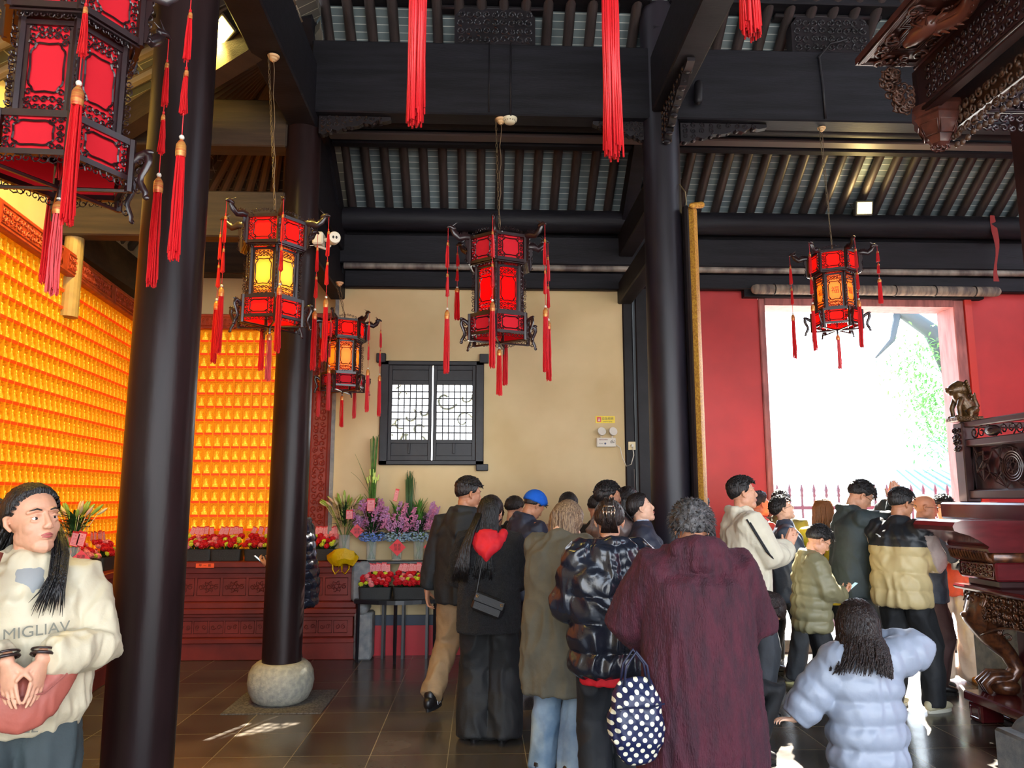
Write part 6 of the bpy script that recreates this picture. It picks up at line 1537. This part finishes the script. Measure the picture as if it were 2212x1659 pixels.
# the others
P2 = person('person in a navy puffer jacket half hidden behind the pillar, holding a phone', -1.60, 7.05, 96, 1.60, 1.0, 6, (0, 25, 0), ('phone', 'phone'), J(F_navyp, loose=.04, hem=.70, rib=.085, hood='down'), dict(mat=F_black), SH_black, ('short', HAIR), low=False)
P3 = person('man in a black hooded jacket and tan trousers walking off to the right', -.13, 6.0, -22, 1.74, 1.02, 3, (-48, 4, 0), (((-.30, -.02, .86), (-.5, -1, 0), (0, .2, -1), (1, .2, 0), .5), 'front'),
    J(fabric('black_matte_jacket', (26, 30, 34)), loose=.035, hem=.80, hood='down', wr=.007, hemk=.95), dict(mat=F_tan, w=(.108, .088, .078), cut=.015), SH_st, ('fade', HAIR), SKIN2, feet=((-.16, -.20, 5), (.10, .10, -25)), lift=(.07, 0), voxel=.006)
P4 = person('woman with very long black hair, red hood and black fur coat', .06, 5.38, -8, 1.60, .98, 3, (-14, 6, 0), ('front', 'front'),
    J(F_blackfur, loose=.05, hem=.76, wr=.008, fine=.006, voxel=.009, sleeve=.07), dict(mat=fabric('black_wide_trousers', (20, 22, 24)), w=(.12, .13, .14), cut=-.055), SH_black, ('long', HAIR, dict(L=.44, n=230, spread=.05, back=-.07, az=(120, 300))), SKIN, True, voxel=.006)
P5 = person('man in a bright blue beanie bowing his head', .34, 6.72, -62, 1.66, 1.0, 8, (-4, 28, 0), ('pray', 'pray'), J(F_navy, loose=.035, hem=.78, hood='down'), dict(mat=F_djean), SH_white, ('fade', HAIR), SKIN2, hat=mat('bright_blue_knit', (10, 96, 206), .8, bump=.4, bscale=120), voxel=.006)
person('dark-haired visitor partly hidden behind the man in the blue beanie', .27, 7.15, -40, 1.60, 1.0, 4, (0, 10, 0), ('down', 'down'), J(F_black, loose=.02, hem=.8), dict(mat=F_black), SH_black, ('short', HAIR), low=True, voxel=.010)
person('short person whose dark hair shows left of the blue beanie', .10, 7.1, -30, 1.52, 1.0, 4, (0, 10, 0), ('down', 'down'), J(F_char, loose=.02, hem=.8), dict(mat=F_black), SH_black, ('short', HAIR), low=True, voxel=.010)
person('dark-haired visitor right of the blue beanie with only the hair showing', .78, 6.9, -10, 1.63, 1.0, 3, (0, 0, 0), ('down', 'down'), J(fabric('beige_cloth', (150, 120, 104)), loose=.02, hem=.8), dict(mat=F_black), SH_black, ('short', HAIR, dict(side=-.4, amp=.004)), low=True, voxel=.010)
person('dark-haired visitor behind the woman with highlighted hair', 1.00, 6.75, -20, 1.62, 1.0, 6, (0, 16, 0), ('down', 'down'), J(F_black, loose=.02, hem=.8), dict(mat=F_black), SH_black, ('short', HAIR, dict(side=-.4)), low=True, voxel=.010)
P9 = person('woman with highlighted bobbed hair bowing in a long olive coat', .45, 4.72, -30, 1.61, .96, 9, (-12, 42, 0), ('face', 'face'),
    J(F_olive, loose=.035, hem=.50, flare=.03, wr=.010, sleeve=.068, voxel=.011, name='long_coat'), dict(mat=F_jean, w=(.10, .085, .09), cut=-.05), SH_black, ('bob', HAIRH, dict(L=.17)), SKIN3, True, voxel=.006)
P10 = person('woman in a glossy navy puffer with her hair held up by a clip', .70, 4.18, 4, 1.57, 1.07, 2, (-14, 4, 0), ('front', 'front'),
    J(F_navyp, loose=.062, hem=.74, rib=.15, amp=.13, hood='down', hood_k=1.25, sleeve=.078, wr=.012, wsc=8, voxel=.009, hemk=.82), dict(mat=fabric('black_straight_trousers', (26, 30, 36)), w=(.118, .095, .088), wd=1.05), SH_black, ('bun', HAIRB), SKIN, True, voxel=.006)
P11 = person('man in a taupe puffer praying with raised hands beside the couplet pillar', 1.00, 6.15, -76, 1.71, 1.0, 2, (-4, -6, 0), ('pray_face', 'pray_face'), J(F_taupe, loose=.04, hem=.78, rib=.1), dict(mat=F_black), SH_black, ('short', HAIR), SKIN2, voxel=.006)
person('dark-haired visitor behind the praying man by the couplet pillar', 1.30, 6.95, -50, 1.68, 1.0, 2, (0, 5, 0), ('down', 'down'), J(F_black, loose=.02, hem=.8), dict(mat=F_black), SH_black, ('short', HAIR), low=True, voxel=.010)
P13 = person('woman in a navy jacket and pale blue turtleneck praying and looking up', 1.25, 5.92, -100, 1.62, .98, 0, (4, -18, 0), ('pray', 'pray'), J(F_navy, loose=.038, hem=.8, rib=.1, turtle=F_ltb, collar=0), dict(mat=F_black), SH_black, ('bun', HAIR), SKIN3, True, voxel=.0055)
P14 = person('old woman with grey hair in a maroon fur coat, seen from behind', 0.935, 3.36, -2, 1.57, 1.12, 5, (-4, 10, 0), (((-.13, .26, 1.02), (-1, -.25, -.1), (.8, .5, .2), (0, -.8, .5), .6), ((.13, .26, 1.02), (1, -.25, -.1), (-.8, .5, .2), (0, -.8, .5), .6)),
    J(F_maroon, loose=.07, hem=.40, flare=.03, wr=.009, fine=.004, sleeve=.09, voxel=.0095, fur_collar=1, name='fur_coat', wst=.25), dict(mat=F_black, w=(.1, .08, .07)), SH_black, ('messy', HAIRG), SKIN, True, voxel=.007)
person('young visitor in glasses just right of the couplet board', 1.98, 6.95, -80, 1.60, .95, 0, (10, 4, 0), ('down', 'down'), J(F_black, loose=.02, hem=.8), dict(mat=F_black), SH_black, ('short', HAIR), SKIN, glasses=True, low=True, voxel=.007)
P16 = person('stout young man in a cream striped hoodie praying with closed eyes', 2.01, 5.85, -98, 1.74, 1.2, 0, (0, -8, 0), ('pray', 'pray'), J(F_cream, loose=.05, hem=.82, hood='down', sleeve=.075, wr=.010), dict(mat=F_char, w=(.12, .1, .09)), SH_black, ('fade', HAIR), SKIN, voxel=.0055, seed=9)
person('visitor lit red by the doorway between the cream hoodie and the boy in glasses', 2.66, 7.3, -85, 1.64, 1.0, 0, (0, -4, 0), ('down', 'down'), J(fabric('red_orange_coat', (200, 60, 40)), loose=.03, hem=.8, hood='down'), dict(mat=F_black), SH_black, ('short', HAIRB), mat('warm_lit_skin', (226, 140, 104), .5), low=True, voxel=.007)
person('visitor in an olive jacket standing in the doorway behind the boy in glasses', 2.99, 7.6, -30, 1.66, 1.05, 0, (0, 0, 0), ('down', 'down'), J(fabric('olive_green_jacket', (104, 106, 76)), loose=.035, hem=.8), dict(mat=F_black), SH_black, ('short', HAIR, dict(amp=.008)), SKIN, low=True, voxel=.009)
P19 = person('young man in glasses and navy jacket praying with his face lifted', 2.76, 6.92, -112, 1.60, .98, 0, (14, -22, 0), ('pray', 'pray'), J(fabric('blue_grey_shell_jacket', (56, 66, 84), .5), loose=.035, hem=.74), dict(mat=F_char, w=(.105, .085, .08)), SH_sn, ('short', HAIR), SKIN3, glasses=True, voxel=.0055)
P20 = person('dark-haired woman kneeling and bowing low beside the maroon coat', 1.47, 4.95, -84, 1.60, .85, 40, (0, 44, 0), ('down', 'down'), J(F_black, loose=.01, hem=.85), dict(mat=F_black), SH_black, ('long', HAIRB, dict(L=.10, n=120)), SKIN, True, hipz=.50, hips=(0, -.06), feet=((-.1, -.36, 0), (.1, .18, 0)), voxel=.006)
P21 = person('boy in glasses and khaki jacket looking down at a phone', 2.57, 6.02, -98, 1.36, 1.05, 3, (4, 30, 0), ('phone', 'phone'), J(F_oliveg, loose=.05, hem=.74, rib=.11, hood='down', hood_k=1.0, sleeve=.07), dict(mat=F_black, w=(.098, .08, .075)), SH_black, ('short', HAIR, dict(front=.30, amp=.003)), SKIN, glasses=True, headscale=1.18, voxel=.0055)
person('visitor in a bright yellow jacket behind the boy with the phone', 3.12, 6.95, -40, 1.58, 1.0, 0, (0, 5, 0), ('down', 'down'), J(F_yel, loose=.04, hem=.72), dict(mat=F_black), SH_black, ('long', mat('sunlit_brown_hair', (120, 76, 40), .5, bump=.5, bscale=60), dict(L=.2, n=90)), SKIN, True, low=True, voxel=.009)
P23 = person('tall man in glasses and a dark shell jacket raising joined hands to his forehead', 3.10, 6.42, -98, 1.75, 1.02, 4, (-2, 32, 0), ('pray_high', 'pray_high'), J(F_dteal, loose=.04, hem=.78, wr=.008, hood='down', hood_k=.7), dict(mat=F_char, w=(.11, .09, .08)), SH_black, ('short', HAIR), SKIN, glasses=True, voxel=.0055)
def vestfn(c, sh):
    z = c[:, 2]; ax = np.abs(c[:, 0]); m = np.zeros(len(c)); m[z > 1.27] = 1; m[(ax > .245) & (z < 1.36)] = 2; m[(c[:, 1] > .17) ] = 2
    return m
P24 = person('man in glasses and a cream and black puffer vest praying beside the altar table', 3.27, 5.98, -58, 1.66, 1.0, 4, (-24, 8, 0), ('pray', 'pray'), J(F_vest, loose=.045, hem=.80, rib=.13, amp=.1, mats=[mat('black_vest_yoke', (30, 34, 40), .45, bump=.3, bscale=20), F_sleeve], matfn=vestfn, collar_h=.06, sleeve=.07), dict(mat=F_black, w=(.11, .09, .08)), SH_cream, ('fade', HAIR), SKIN2, glasses=True, feet=((-.12, -.02, 0), (.14, .1, -10)), voxel=.0055)
P25 = person('bald elderly man in a slate blue jacket and brown trousers praying', 3.80, 6.55, -118, 1.62, 1.04, 2, (0, 4, 0), ('pray_face', 'pray_face'), J(F_grey, loose=.045, hem=.78), dict(mat=F_maroontr, w=(.11, .1, .09)), SH_black, None, SKIN2, glasses=True, voxel=.0055)
P26 = person('person in an orange red jacket and pale jeans with a camera at the waist', 4.22, 6.90, 150, 1.60, 1.0, 0, (0, 10, 0), ('phone', 'phone'), J(F_or, loose=.045, hem=.80, fine=.002), dict(mat=F_pj, w=(.11, .1, .11)), SH_tan, ('messy', HAIR), SKIN3, True, feet=((-.11, 0, 20), (.12, .05, -10)), voxel=.006)
P27 = person('little girl in a pale puffer coat with loose dark hair', 1.72, 3.52, 4, 1.06, 1.12, 2, (-8, 14, 4), (((-.50, .12, .98), (-1, 0, -.2), (-1, .1, .1), (0, 0, -1), .5), ((.22, .16, 1.50), (1, .2, .35), (-1, .2, .3), (0, 1, 0), .5)),
    J(F_white, loose=.075, hem=.36, flare=.01, rib=.16, amp=.20, hood='down', hood_k=1.35, sleeve=.105, cuff=.7, wr=.005, wsc=10, voxel=.009, name='puffer_coat', hemk=.94), dict(mat=F_djean, w=(.11, .09, .09)), SH_black, ('long', HAIRB, dict(L=.20, n=260, spread=.06, az=(60, 300), sway=(-.05, 0), back=-.07)), SKIN3, True, headscale=1.5, voxel=.006)

O1 = person('blurred visitor in a light blue jacket outside beyond the fence', 5.35, 12.0, 60, 1.68, 1.0, 0, (0, 0, 0), ('down', 'down'), J(fabric('light_blue_jacket', (120, 170, 214)), loose=.03, hem=.8), dict(mat=F_jean), SH_white, ('short', HAIR), low=True, voxel=.011)
O2 = person('blurred visitor with a red hat outside beyond the right end of the fence', 7.45, 12.3, 100, 1.66, 1.0, 0, (0, 0, 0), ('down', 'down'), J(fabric('pale_outdoor_coat', (200, 200, 206)), loose=.03, hem=.8), dict(mat=F_jean), SH_white, ('short', HAIR), low=True, voxel=.011, hat=mat('red_hat_cloth', (214, 30, 36), .7))
for o_ in (O1, O2): o_.location.z = -.12
# a few extra worn pieces
def add_part(P, mb, nm, mt, label=None, smooth=True):
    mb.v = [tuple(S(1) @ Vector(v)) for v in mb.v]; o = mb.build(nm, mt, P, smooth)
    if label: o['label'] = label
    return o
def info(P): return next(r for r in PEOPLE if r[0] is P)
_, s4, HM4, AR4, LG4, U4 = info(P4); q = MB()
q.capsule([U4((-.10, .03, 1.46)), U4((-.11, -.06, 1.45)), U4((-.05, -.145, 1.36)), U4((0, -.155, 1.30)), U4((.05, -.145, 1.36)), U4((.11, -.06, 1.45)), U4((.10, .03, 1.46))], [.03, .04, .05, .055, .05, .04, .03], 14); q.capsule([U4((0, -.13, 1.45)), U4((0, -.16, 1.33))], [(.08, .04), (.06, .03)], 14, (1, 0, 0))
qh = MB(); rg = random.Random(8)
for i in range(110):
    a = rg.uniform(0, 1); b = rg.uniform(-1, 1); qh.loft([U4((-.07 + .02 * b, -.09, 1.60)), U4((-.115 + .02 * b, -.12 - .02 * a, 1.48)), U4((-.15 + .03 * b, -.175 - .02 * a, 1.36)), U4((-.17 + .05 * b, -.185 - .02 * a, 1.22)), U4((-.19 + .06 * b, -.19, 1.10 + .05 * rg.random()))], [(.009, .006), (.010, .006), (.010, .006), (.008, .005), (.001, .001)], 5)
qh.v = [tuple(S(s4) @ Vector(v)) for v in qh.v]; qh.build('long_hair_locks', HAIR, P4, True)
q.v = [tuple(S(s4) @ Vector(v)) for v in q.v]; remesh(q, 'red_hood', [F_redk], P4, .009, 3, wrinkle(.005, 14, 2))['label'] = 'bright red knitted hood'
_, s10, HM10, AR10, LG10, U10 = info(P10); q = MB()
sock(q, [U10((0, 0, .86)), U10((0, 0, .70))], [(.20, .155), (.20, .155)], 26, (1, 0, 0)); q.v = [tuple(S(s10) @ Vector(v)) for v in q.v]; remesh(q, 'red_sweater', [F_redk], P10, .012, 2, wrinkle(.005, 10, 2))['label'] = 'red sweater hem'
q = MB()      # hair clip
for k in (-1, 1):
    q.tube([(k * .03, -.145, .075), (k * .034, -.165, .05), (k * .03, -.16, .015)], .004, 5); q.tube([(k * .012, -.155, .07), (k * .014, -.175, .04), (k * .012, -.165, .01)], .004, 5)
q.tube([(-.032, -.16, .045), (.032, -.16, .045)], .005, 5); q.tube([(-.03, -.145, .08), (.03, -.145, .08)], .004, 5); q.v = [tuple(S(s10) @ HM10 @ Vector(v)) for v in q.v]; q.build('hair_clip', mat('silver_clip', (190, 170, 150), .15, .9), P10, True)
_, s13, HM13, *_ = info(P13)
_, s24, HM24, AR24, LG24, U24 = info(P24); q = MB()
for i in range(3): q.tube([S(s24) @ U24((-.09 + .0 * i, -.175 - .0, 1.33)) + Vector((.012 * i + .022 * math.cos(a) * (1 - i * .28), -.008, .022 * math.sin(a) * (1 - i * .28))) for a in np.linspace(0, PI * .55, 7)], .0035, 4)
q.build('logo_arcs', mat('white_print', (220, 220, 220), .5), P24)
# dark sleeve stripes on the hoodie
_, s16, HM16, AR16, LG16, U16 = info(P16); q = MB(); Sh, E_, Wt, fv, nv = AR16[1]
for o_ in (0, .022):
    pts = []
    for t in np.linspace(0, 1, 12):
        p = Sh.lerp(E_, min(1, t * 2)) if t < .5 else E_.lerp(Wt, t * 2 - 1); pts.append(p + Vector((.118 - .014 * t, -.015 - o_ , -.01 * (t > .5) + o_)))
    q.tube(pts, .006, 5)
q.v = [tuple(S(s16) @ Vector(v)) for v in q.v]; q.build('sleeve_stripes', F_black, P16, True)
# lettering, collar snaps and inner shirt on the cream jacket
_, s1, HM1, AR1, LG1, U1 = info(P1); q = MB(); q.capsule([U1((0, .04, 1.45)), U1((0, .098, 1.40)), U1((0, .125, 1.34))], [(.065, .03), (.05, .025), (.015, .012)], 16, (1, 0, 0)); q.v = [tuple(S(s1) @ Vector(v)) for v in q.v]; q.build('white_shirt', mat('white_tee', (150, 152, 152), .8), P1, True)
q = MB(); rg = random.Random(12)
for i in range(46):
    a = rg.gauss(0, .013); b = rg.gauss(0, .010); q.loft([U1((-.075 + a * .4, .0, 1.60)), U1((-.092 + a, .06 + b, 1.49)), U1((-.085 + a, .13 + b, 1.42)), U1((-.072 + a * 1.4, .155 + b, 1.37)), U1((-.062 + a * 2, .17 + b * .5, 1.31 + rg.uniform(-.03, .03)))], [(.004, .003), (.005, .003), (.005, .003), (.004, .003), (.0005, .0005)], 5)
q.v = [tuple(S(s1) @ Vector(v)) for v in q.v]; q.build('front_hair_lock', HAIR, P1, True)
prt = mat('grey_jacket_print', (104, 102, 88), .5)
for tx, sz, c, rz in (('MIGLIAV', .050, (-.03, .178, 1.24), 4), ('FEVEL', .045, (.0, .185, .925), -6)):
    text_mesh('jacket_lettering', tx, sz, prt, P1, T(*(S(s1) @ U1(c))) @ RZ(PI) @ RX(PI / 2) @ RZ(R(rz)))

# carried things
def strap(mb, pts, w=.010, t=.003): mb.loft(pts, [(w, t)] * len(pts), 6, (1, 0, 0))
M1 = P1.matrix_world
root = empty('crescent_bag', (0, 0, 0), 0, 'dusty pink crescent shoulder bag worn by the woman in cream', 'bag'); root.matrix_world = M1
pk = mat('dusty_pink_nylon', (168, 88, 74), .55, var=.06, vscale=6, bump=.3, bscale=25)
q = MB(); pts = []; rr = []
for i in range(11):
    t = i / 10; x = .150 * (1 - 2 * t); z = .955 + .13 * abs(2 * t - 1) ** 1.8; pts.append((x, .235 - .05 * abs(2 * t - 1), z)); w = .078 * math.sin(PI * (.08 + .84 * t)) + .008; rr.append((.030, w))
q.capsule(pts, rr, 20, (0, 1, 0)); bo = remesh(q, 'bag_body', [pk], root, .007, 3, wrinkle(.004, 12, 3))
q = MB(); strap(q, [(.145, .20, 1.07), (.15, .215, 1.14), (.145, .225, 1.22), (.125, .19, 1.33), (.10, .09, 1.42)], .018); strap(q, [(-.15, .195, 1.07), (-.16, .20, 1.12)], .012); q.build('strap', pk, root, True)
q = MB(); q.tube([(-.12, .252, 1.04), (-.06, .268, .99), (.04, .268, .985), (.11, .255, 1.03)], .003, 5); q.build('zip', mat('dark_pink_zip', (150, 84, 76), .5), root)
q = MB()
for i in range(2):
    c = M1 @ (S(s1) @ AR1[(-1, 1)[i]][2]); f_ = (M1.to_3x3() @ (AR1[(-1, 1)[i]][3])).normalized(); a_, b_ = frame_of(f_); q.tube([c - f_ * .012 + a_ * (.036 * math.cos(t)) + b_ * (.032 * math.sin(t)) for t in np.linspace(0, 2 * PI, 19)[:-1]], .0055, 6, None, True); q.tube([c - f_ * .026 + a_ * (.037 * math.cos(t)) + b_ * (.033 * math.sin(t)) for t in np.linspace(0, 2 * PI, 19)[:-1]], .004, 6, None, True)
tag(q.build('wrist_bracelets', mat('dark_beads', (44, 30, 28), .3), None, True), 'dark bead bracelets on the wrists of the woman in cream', 'bracelet')
root = empty('polka_dot_tote', (.62, 3.17, .735), R(6), 'navy tote bag with white polka dots held beside the maroon coat', 'bag')
root.scale = (.78, .78, .78)
pm_ = bpy.data.materials.new('navy_polka_dot_nylon'); pm_.use_nodes = True; nt = pm_.node_tree; b_ = nt.nodes['Principled BSDF']; tcn = nt.nodes.new('ShaderNodeTexCoord'); mpn = nt.nodes.new('ShaderNodeMapping'); mpn.inputs['Rotation'].default_value = (0, 0, 0)
sx_ = nt.nodes.new('ShaderNodeSeparateXYZ'); cbx = nt.nodes.new('ShaderNodeCombineXYZ'); vo = nt.nodes.new('ShaderNodeTexVoronoi'); vo.voronoi_dimensions = '2D'; vo.inputs['Scale'].default_value = 26; vo.inputs['Randomness'].default_value = .0
mr = nt.nodes.new('ShaderNodeMath'); mr.operation = 'LESS_THAN'; mr.inputs[1].default_value = .30; mxx = nt.nodes.new('ShaderNodeMix'); mxx.data_type = 'RGBA'; mxx.inputs['A'].default_value = lin((22, 30, 66)); mxx.inputs['B'].default_value = lin((226, 222, 196))
nt.links.new(tcn.outputs['Object'], mpn.inputs[0]); nt.links.new(mpn.outputs[0], sx_.inputs[0]); mpn.inputs['Rotation'].default_value = (0, R(38), 0); nt.links.new(sx_.outputs['X'], cbx.inputs['X']); nt.links.new(sx_.outputs['Z'], cbx.inputs['Y']); nt.links.new(cbx.outputs[0], vo.inputs['Vector']); nt.links.new(vo.outputs['Distance'], mr.inputs[0]); nt.links.new(mr.outputs[0], mxx.inputs['Factor']); nt.links.new(mxx.outputs['Result'], b_.inputs['Base Color']); b_.inputs['Roughness'].default_value = .45
q = MB(); q.capsule([(0, 0, -.17), (0, 0, -.10), (0, 0, 0), (0, 0, .10), (0, 0, .15), (0, 0, .18)], [(.10, .05), (.135, .085), (.14, .09), (.12, .07), (.10, .04), (.09, .015)], 30, (1, 0, 0), None, 2.6); remesh(q, 'bag_body', [pm_], root, .008, 2, wrinkle(.009, 11, 6))
q = MB()
for y_ in (-.03, .03): q.tube([(-.07, y_, .16), (-.055, y_, .26), (0, y_, .33), (.055, y_, .26), (.07, y_, .16)], .007, 6)
q.build('handle', mat('navy_handle', (24, 28, 56), .5), root, True)
q = MB(); q.tube([(-.125, -.085, .065), (-.04, -.098, .075), (.04, -.098, .07), (.125, -.08, .085)], .0045, 5); q.build('piping', mat('navy_handle', (24, 28, 56), .5), root)
root = empty('crossbody_bag', (0, 0, 0), 0, 'small black leather crossbody bag on the back of the woman with the red hood', 'bag'); root.matrix_world = P4.matrix_world @ T(.02, -.20, .90) @ RY(R(20))
lb = mat('black_leather', (22, 22, 26), .5, bump=.2, bscale=200)
q = MB(); q.bbox(-.105, .105, -.03, .03, -.06, .06, .015); q.build('bag_body', lb, root); q = MB(); q.bbox(-.105, .105, -.036, -.028, .0, .06, .006); q.build('flap', lb, root)
q = MB()
for k in (-1, 1): q.tube([(k * .085 + .008 * math.cos(a), -.038, .035 + .008 * math.sin(a)) for a in np.linspace(0, 2 * PI, 9)[:-1]], .002, 4, None, True)
q.build('rings', mat('gold_ring', (200, 170, 110), .2, .9), root)
q = MB(); q.tube([(-.10, 0, .05), (-.13, .03, .20), (-.17, .10, .42), (-.13, .18, .54)], .005, 5); q.build('strap', lb, root)
def phone(P, label, side=1, off=(0, 0, 0)):
    r = info(P); Wt = r[3][1][2]; Wl = r[3][-1][2]; c = S(r[1]) @ (((Wt + Wl) / 2) + Vector((0, .085, .05)) + Vector(off))
    o = MB().bbox(-.036, .036, -.004, .004, -.075, .075, .003).build('phone', mat('black_phone_body', (20, 20, 24), .3)); o.matrix_world = P.matrix_world @ T(*c) @ RX(R(-50)); tag(o, label, 'phone')
    MB().box(-.033, .033, -.0048, -.004, -.07, .07).build('screen', mat('lit_phone_screen', (180, 210, 220), .2, emit=(170, 210, 225), estr=.9), o)
phone(P2, 'phone held by the person half hidden behind the pillar'); phone(P21, 'phone held by the boy in the khaki jacket')
Mx = P26.matrix_world; root = empty('camera', (0, 0, 0), 0, 'grey camera with a black lens hanging at the orange red jacket', 'camera'); root.matrix_world = T(4.14, 6.60, 1.02) @ RZ(R(-20)) @ RX(R(-8))
q = MB(); q.bbox(-.065, .065, -.03, .03, -.04, .04, .008); q.bbox(-.025, .025, -.028, .028, .035, .06, .008); q.build('camera_body', mat('silver_grey_camera', (200, 190, 176), .35, .2), root)
q = MB(); q.lathe([(.0, 0), (.034, 0), (.034, .04), (.030, .045), (.034, .05), (.036, .12), (.031, .12), (.028, .10), (.0, .10)], 20, (0, 0, 0), RX(R(115))); q.build('lens', lb, root, 40)
q = MB(); q.loft([(-.065, 0, .03), (-.08, .05, .14), (-.06, .12, .30), (0, .16, .42)], [(.012, .003)] * 4, 6); q.loft([(.065, 0, .03), (.08, .05, .14), (.07, .12, .30)], [(.012, .003)] * 3, 6); q.build('strap', mat('grey_camera_strap', (120, 118, 128), .7), root)
# ================================================================ outside the doorway
m = MB(); m.box(-14, 30, 8.48, 60, -.35, -.12); struct('ground_outside', m, mat('pale_courtyard_paving', (196, 190, 178), .8, var=.1, vscale=2))
m = MB(); m.box(-14, 30, -30, -3.2, -.35, -.05); struct('ground_front', m, mat('pale_courtyard_paving', (1, 1, 1)))
M_iron = mat('dark_painted_fence', (78, 66, 84), .5)
root = empty('spear_fence', (0, 10.5, 0), 0, 'dark spear-topped fence standing outside the doorway', 'fence')
for z in (1.46, .35):
    MB().box(3.3, 8.2, -.02, .02, z - .025, z + .025).build('rail', M_iron, root)
q = MB(); q.loft([(0, 0, -.12), (0, 0, 1.55), (0, 0, 1.60), (0, 0, 1.62), (0, 0, 1.66), (0, 0, 1.70), (0, 0, 1.79)], [.018, .018, .014, .026, .018, .028, .002], 8); pm = q.mesh('post', [M_iron]); shade(pm, 40)
x = 3.4
while x < 8.2:
    o = bpy.data.objects.new('post', pm); COL.objects.link(o); o.parent = root; o.location = (x, 0, 0); x += .172
M_rtile = mat('blue_grey_roof_tile', (150, 176, 196), .7)
def far_roof(x, y, z, w, d, h, label, rz=0.0):
    root = empty('tiled_roof_building', (x, y, 0), rz, label, 'building')
    q = MB(); q.add([(-w, -d, z), (w, -d, z), (w * .75, 0, z + h), (-w * .75, 0, z + h), (-w, d, z), (w, d, z), (-w, -d, z - .1), (w, -d, z - .1), (-w, d, z - .1), (w, d, z - .1)], [(0, 1, 2, 3), (3, 2, 5, 4), (0, 3, 4), (1, 5, 2), (6, 7, 1, 0), (9, 8, 4, 5), (8, 6, 0, 4), (7, 9, 5, 1), (6, 8, 9, 7)]); rf = q.build('roof', M_rtile, root)
    q = MB(); n = int(w * 2 / .26)
    for i in range(n + 1):
        t = i / n; a = -w + 2 * w * t; b = a * .75
        q.tube([(a, -d, z + .03), (b, 0, z + h + .03)], .06, 5)
    q.build('tile_rolls', M_rtile, rf)
    q = MB(); q.box(-w * .8, w * .8, -d * .7, d * .7, -.1, z - .05); q.build('wall', mat('pale_outer_wall', (205, 205, 200), .8), root)
far_roof(10.2, 17, 1.72, 1.3, 1.4, .5, 'low building with a blue-grey tiled roof seen beyond the fence')
far_roof(14.6, 22, 2.5, 2.2, 2.4, .9, 'taller pale tiled roof behind the low building outside')
root = empty('tree', (9.75, 16, 0), 0, 'leaning tree with green foliage outside the doorway', 'tree')
m = MB(); m.loft([(1.2, 0, -.1), (1.0, 0, 3), (.1, 0, 5.2), (-1.3, 0, 6.2), (-2.2, 0, 7.2)], [.3, .25, .18, .13, .05], 10); m.loft([(-.6, 0, 5.75), (-.8, 0, 5.0), (-1.2, 0, 4.6)], [.09, .06, .02], 8); m.loft([(-1.2, 0, 6.15), (-2.0, 0, 6.0), (-2.6, 0, 6.2)], [.08, .05, .02], 8)
m.build('trunk', mat('dark_bark', (60, 70, 76), .8), root, True)
m = MB(); rg = random.Random(3)
for i in range(2600):
    c = rg.choice(((-.4, 0, 4.4), (.1, .3, 3.8), (.4, 0, 5.0), (.2, .2, 2.9), (-.2, -.3, 3.4))); p = Vector(c) + Vector((rg.gauss(0, .28), rg.gauss(0, .35), rg.gauss(0, .3)))
    m.leaf(p, (rg.uniform(-1, 1), rg.uniform(-1, 1), rg.uniform(-.5, .5)), .11, .05, k=2)
m.build('foliage', mat('outdoor_green_leaf', (90, 150, 80), .6), root)
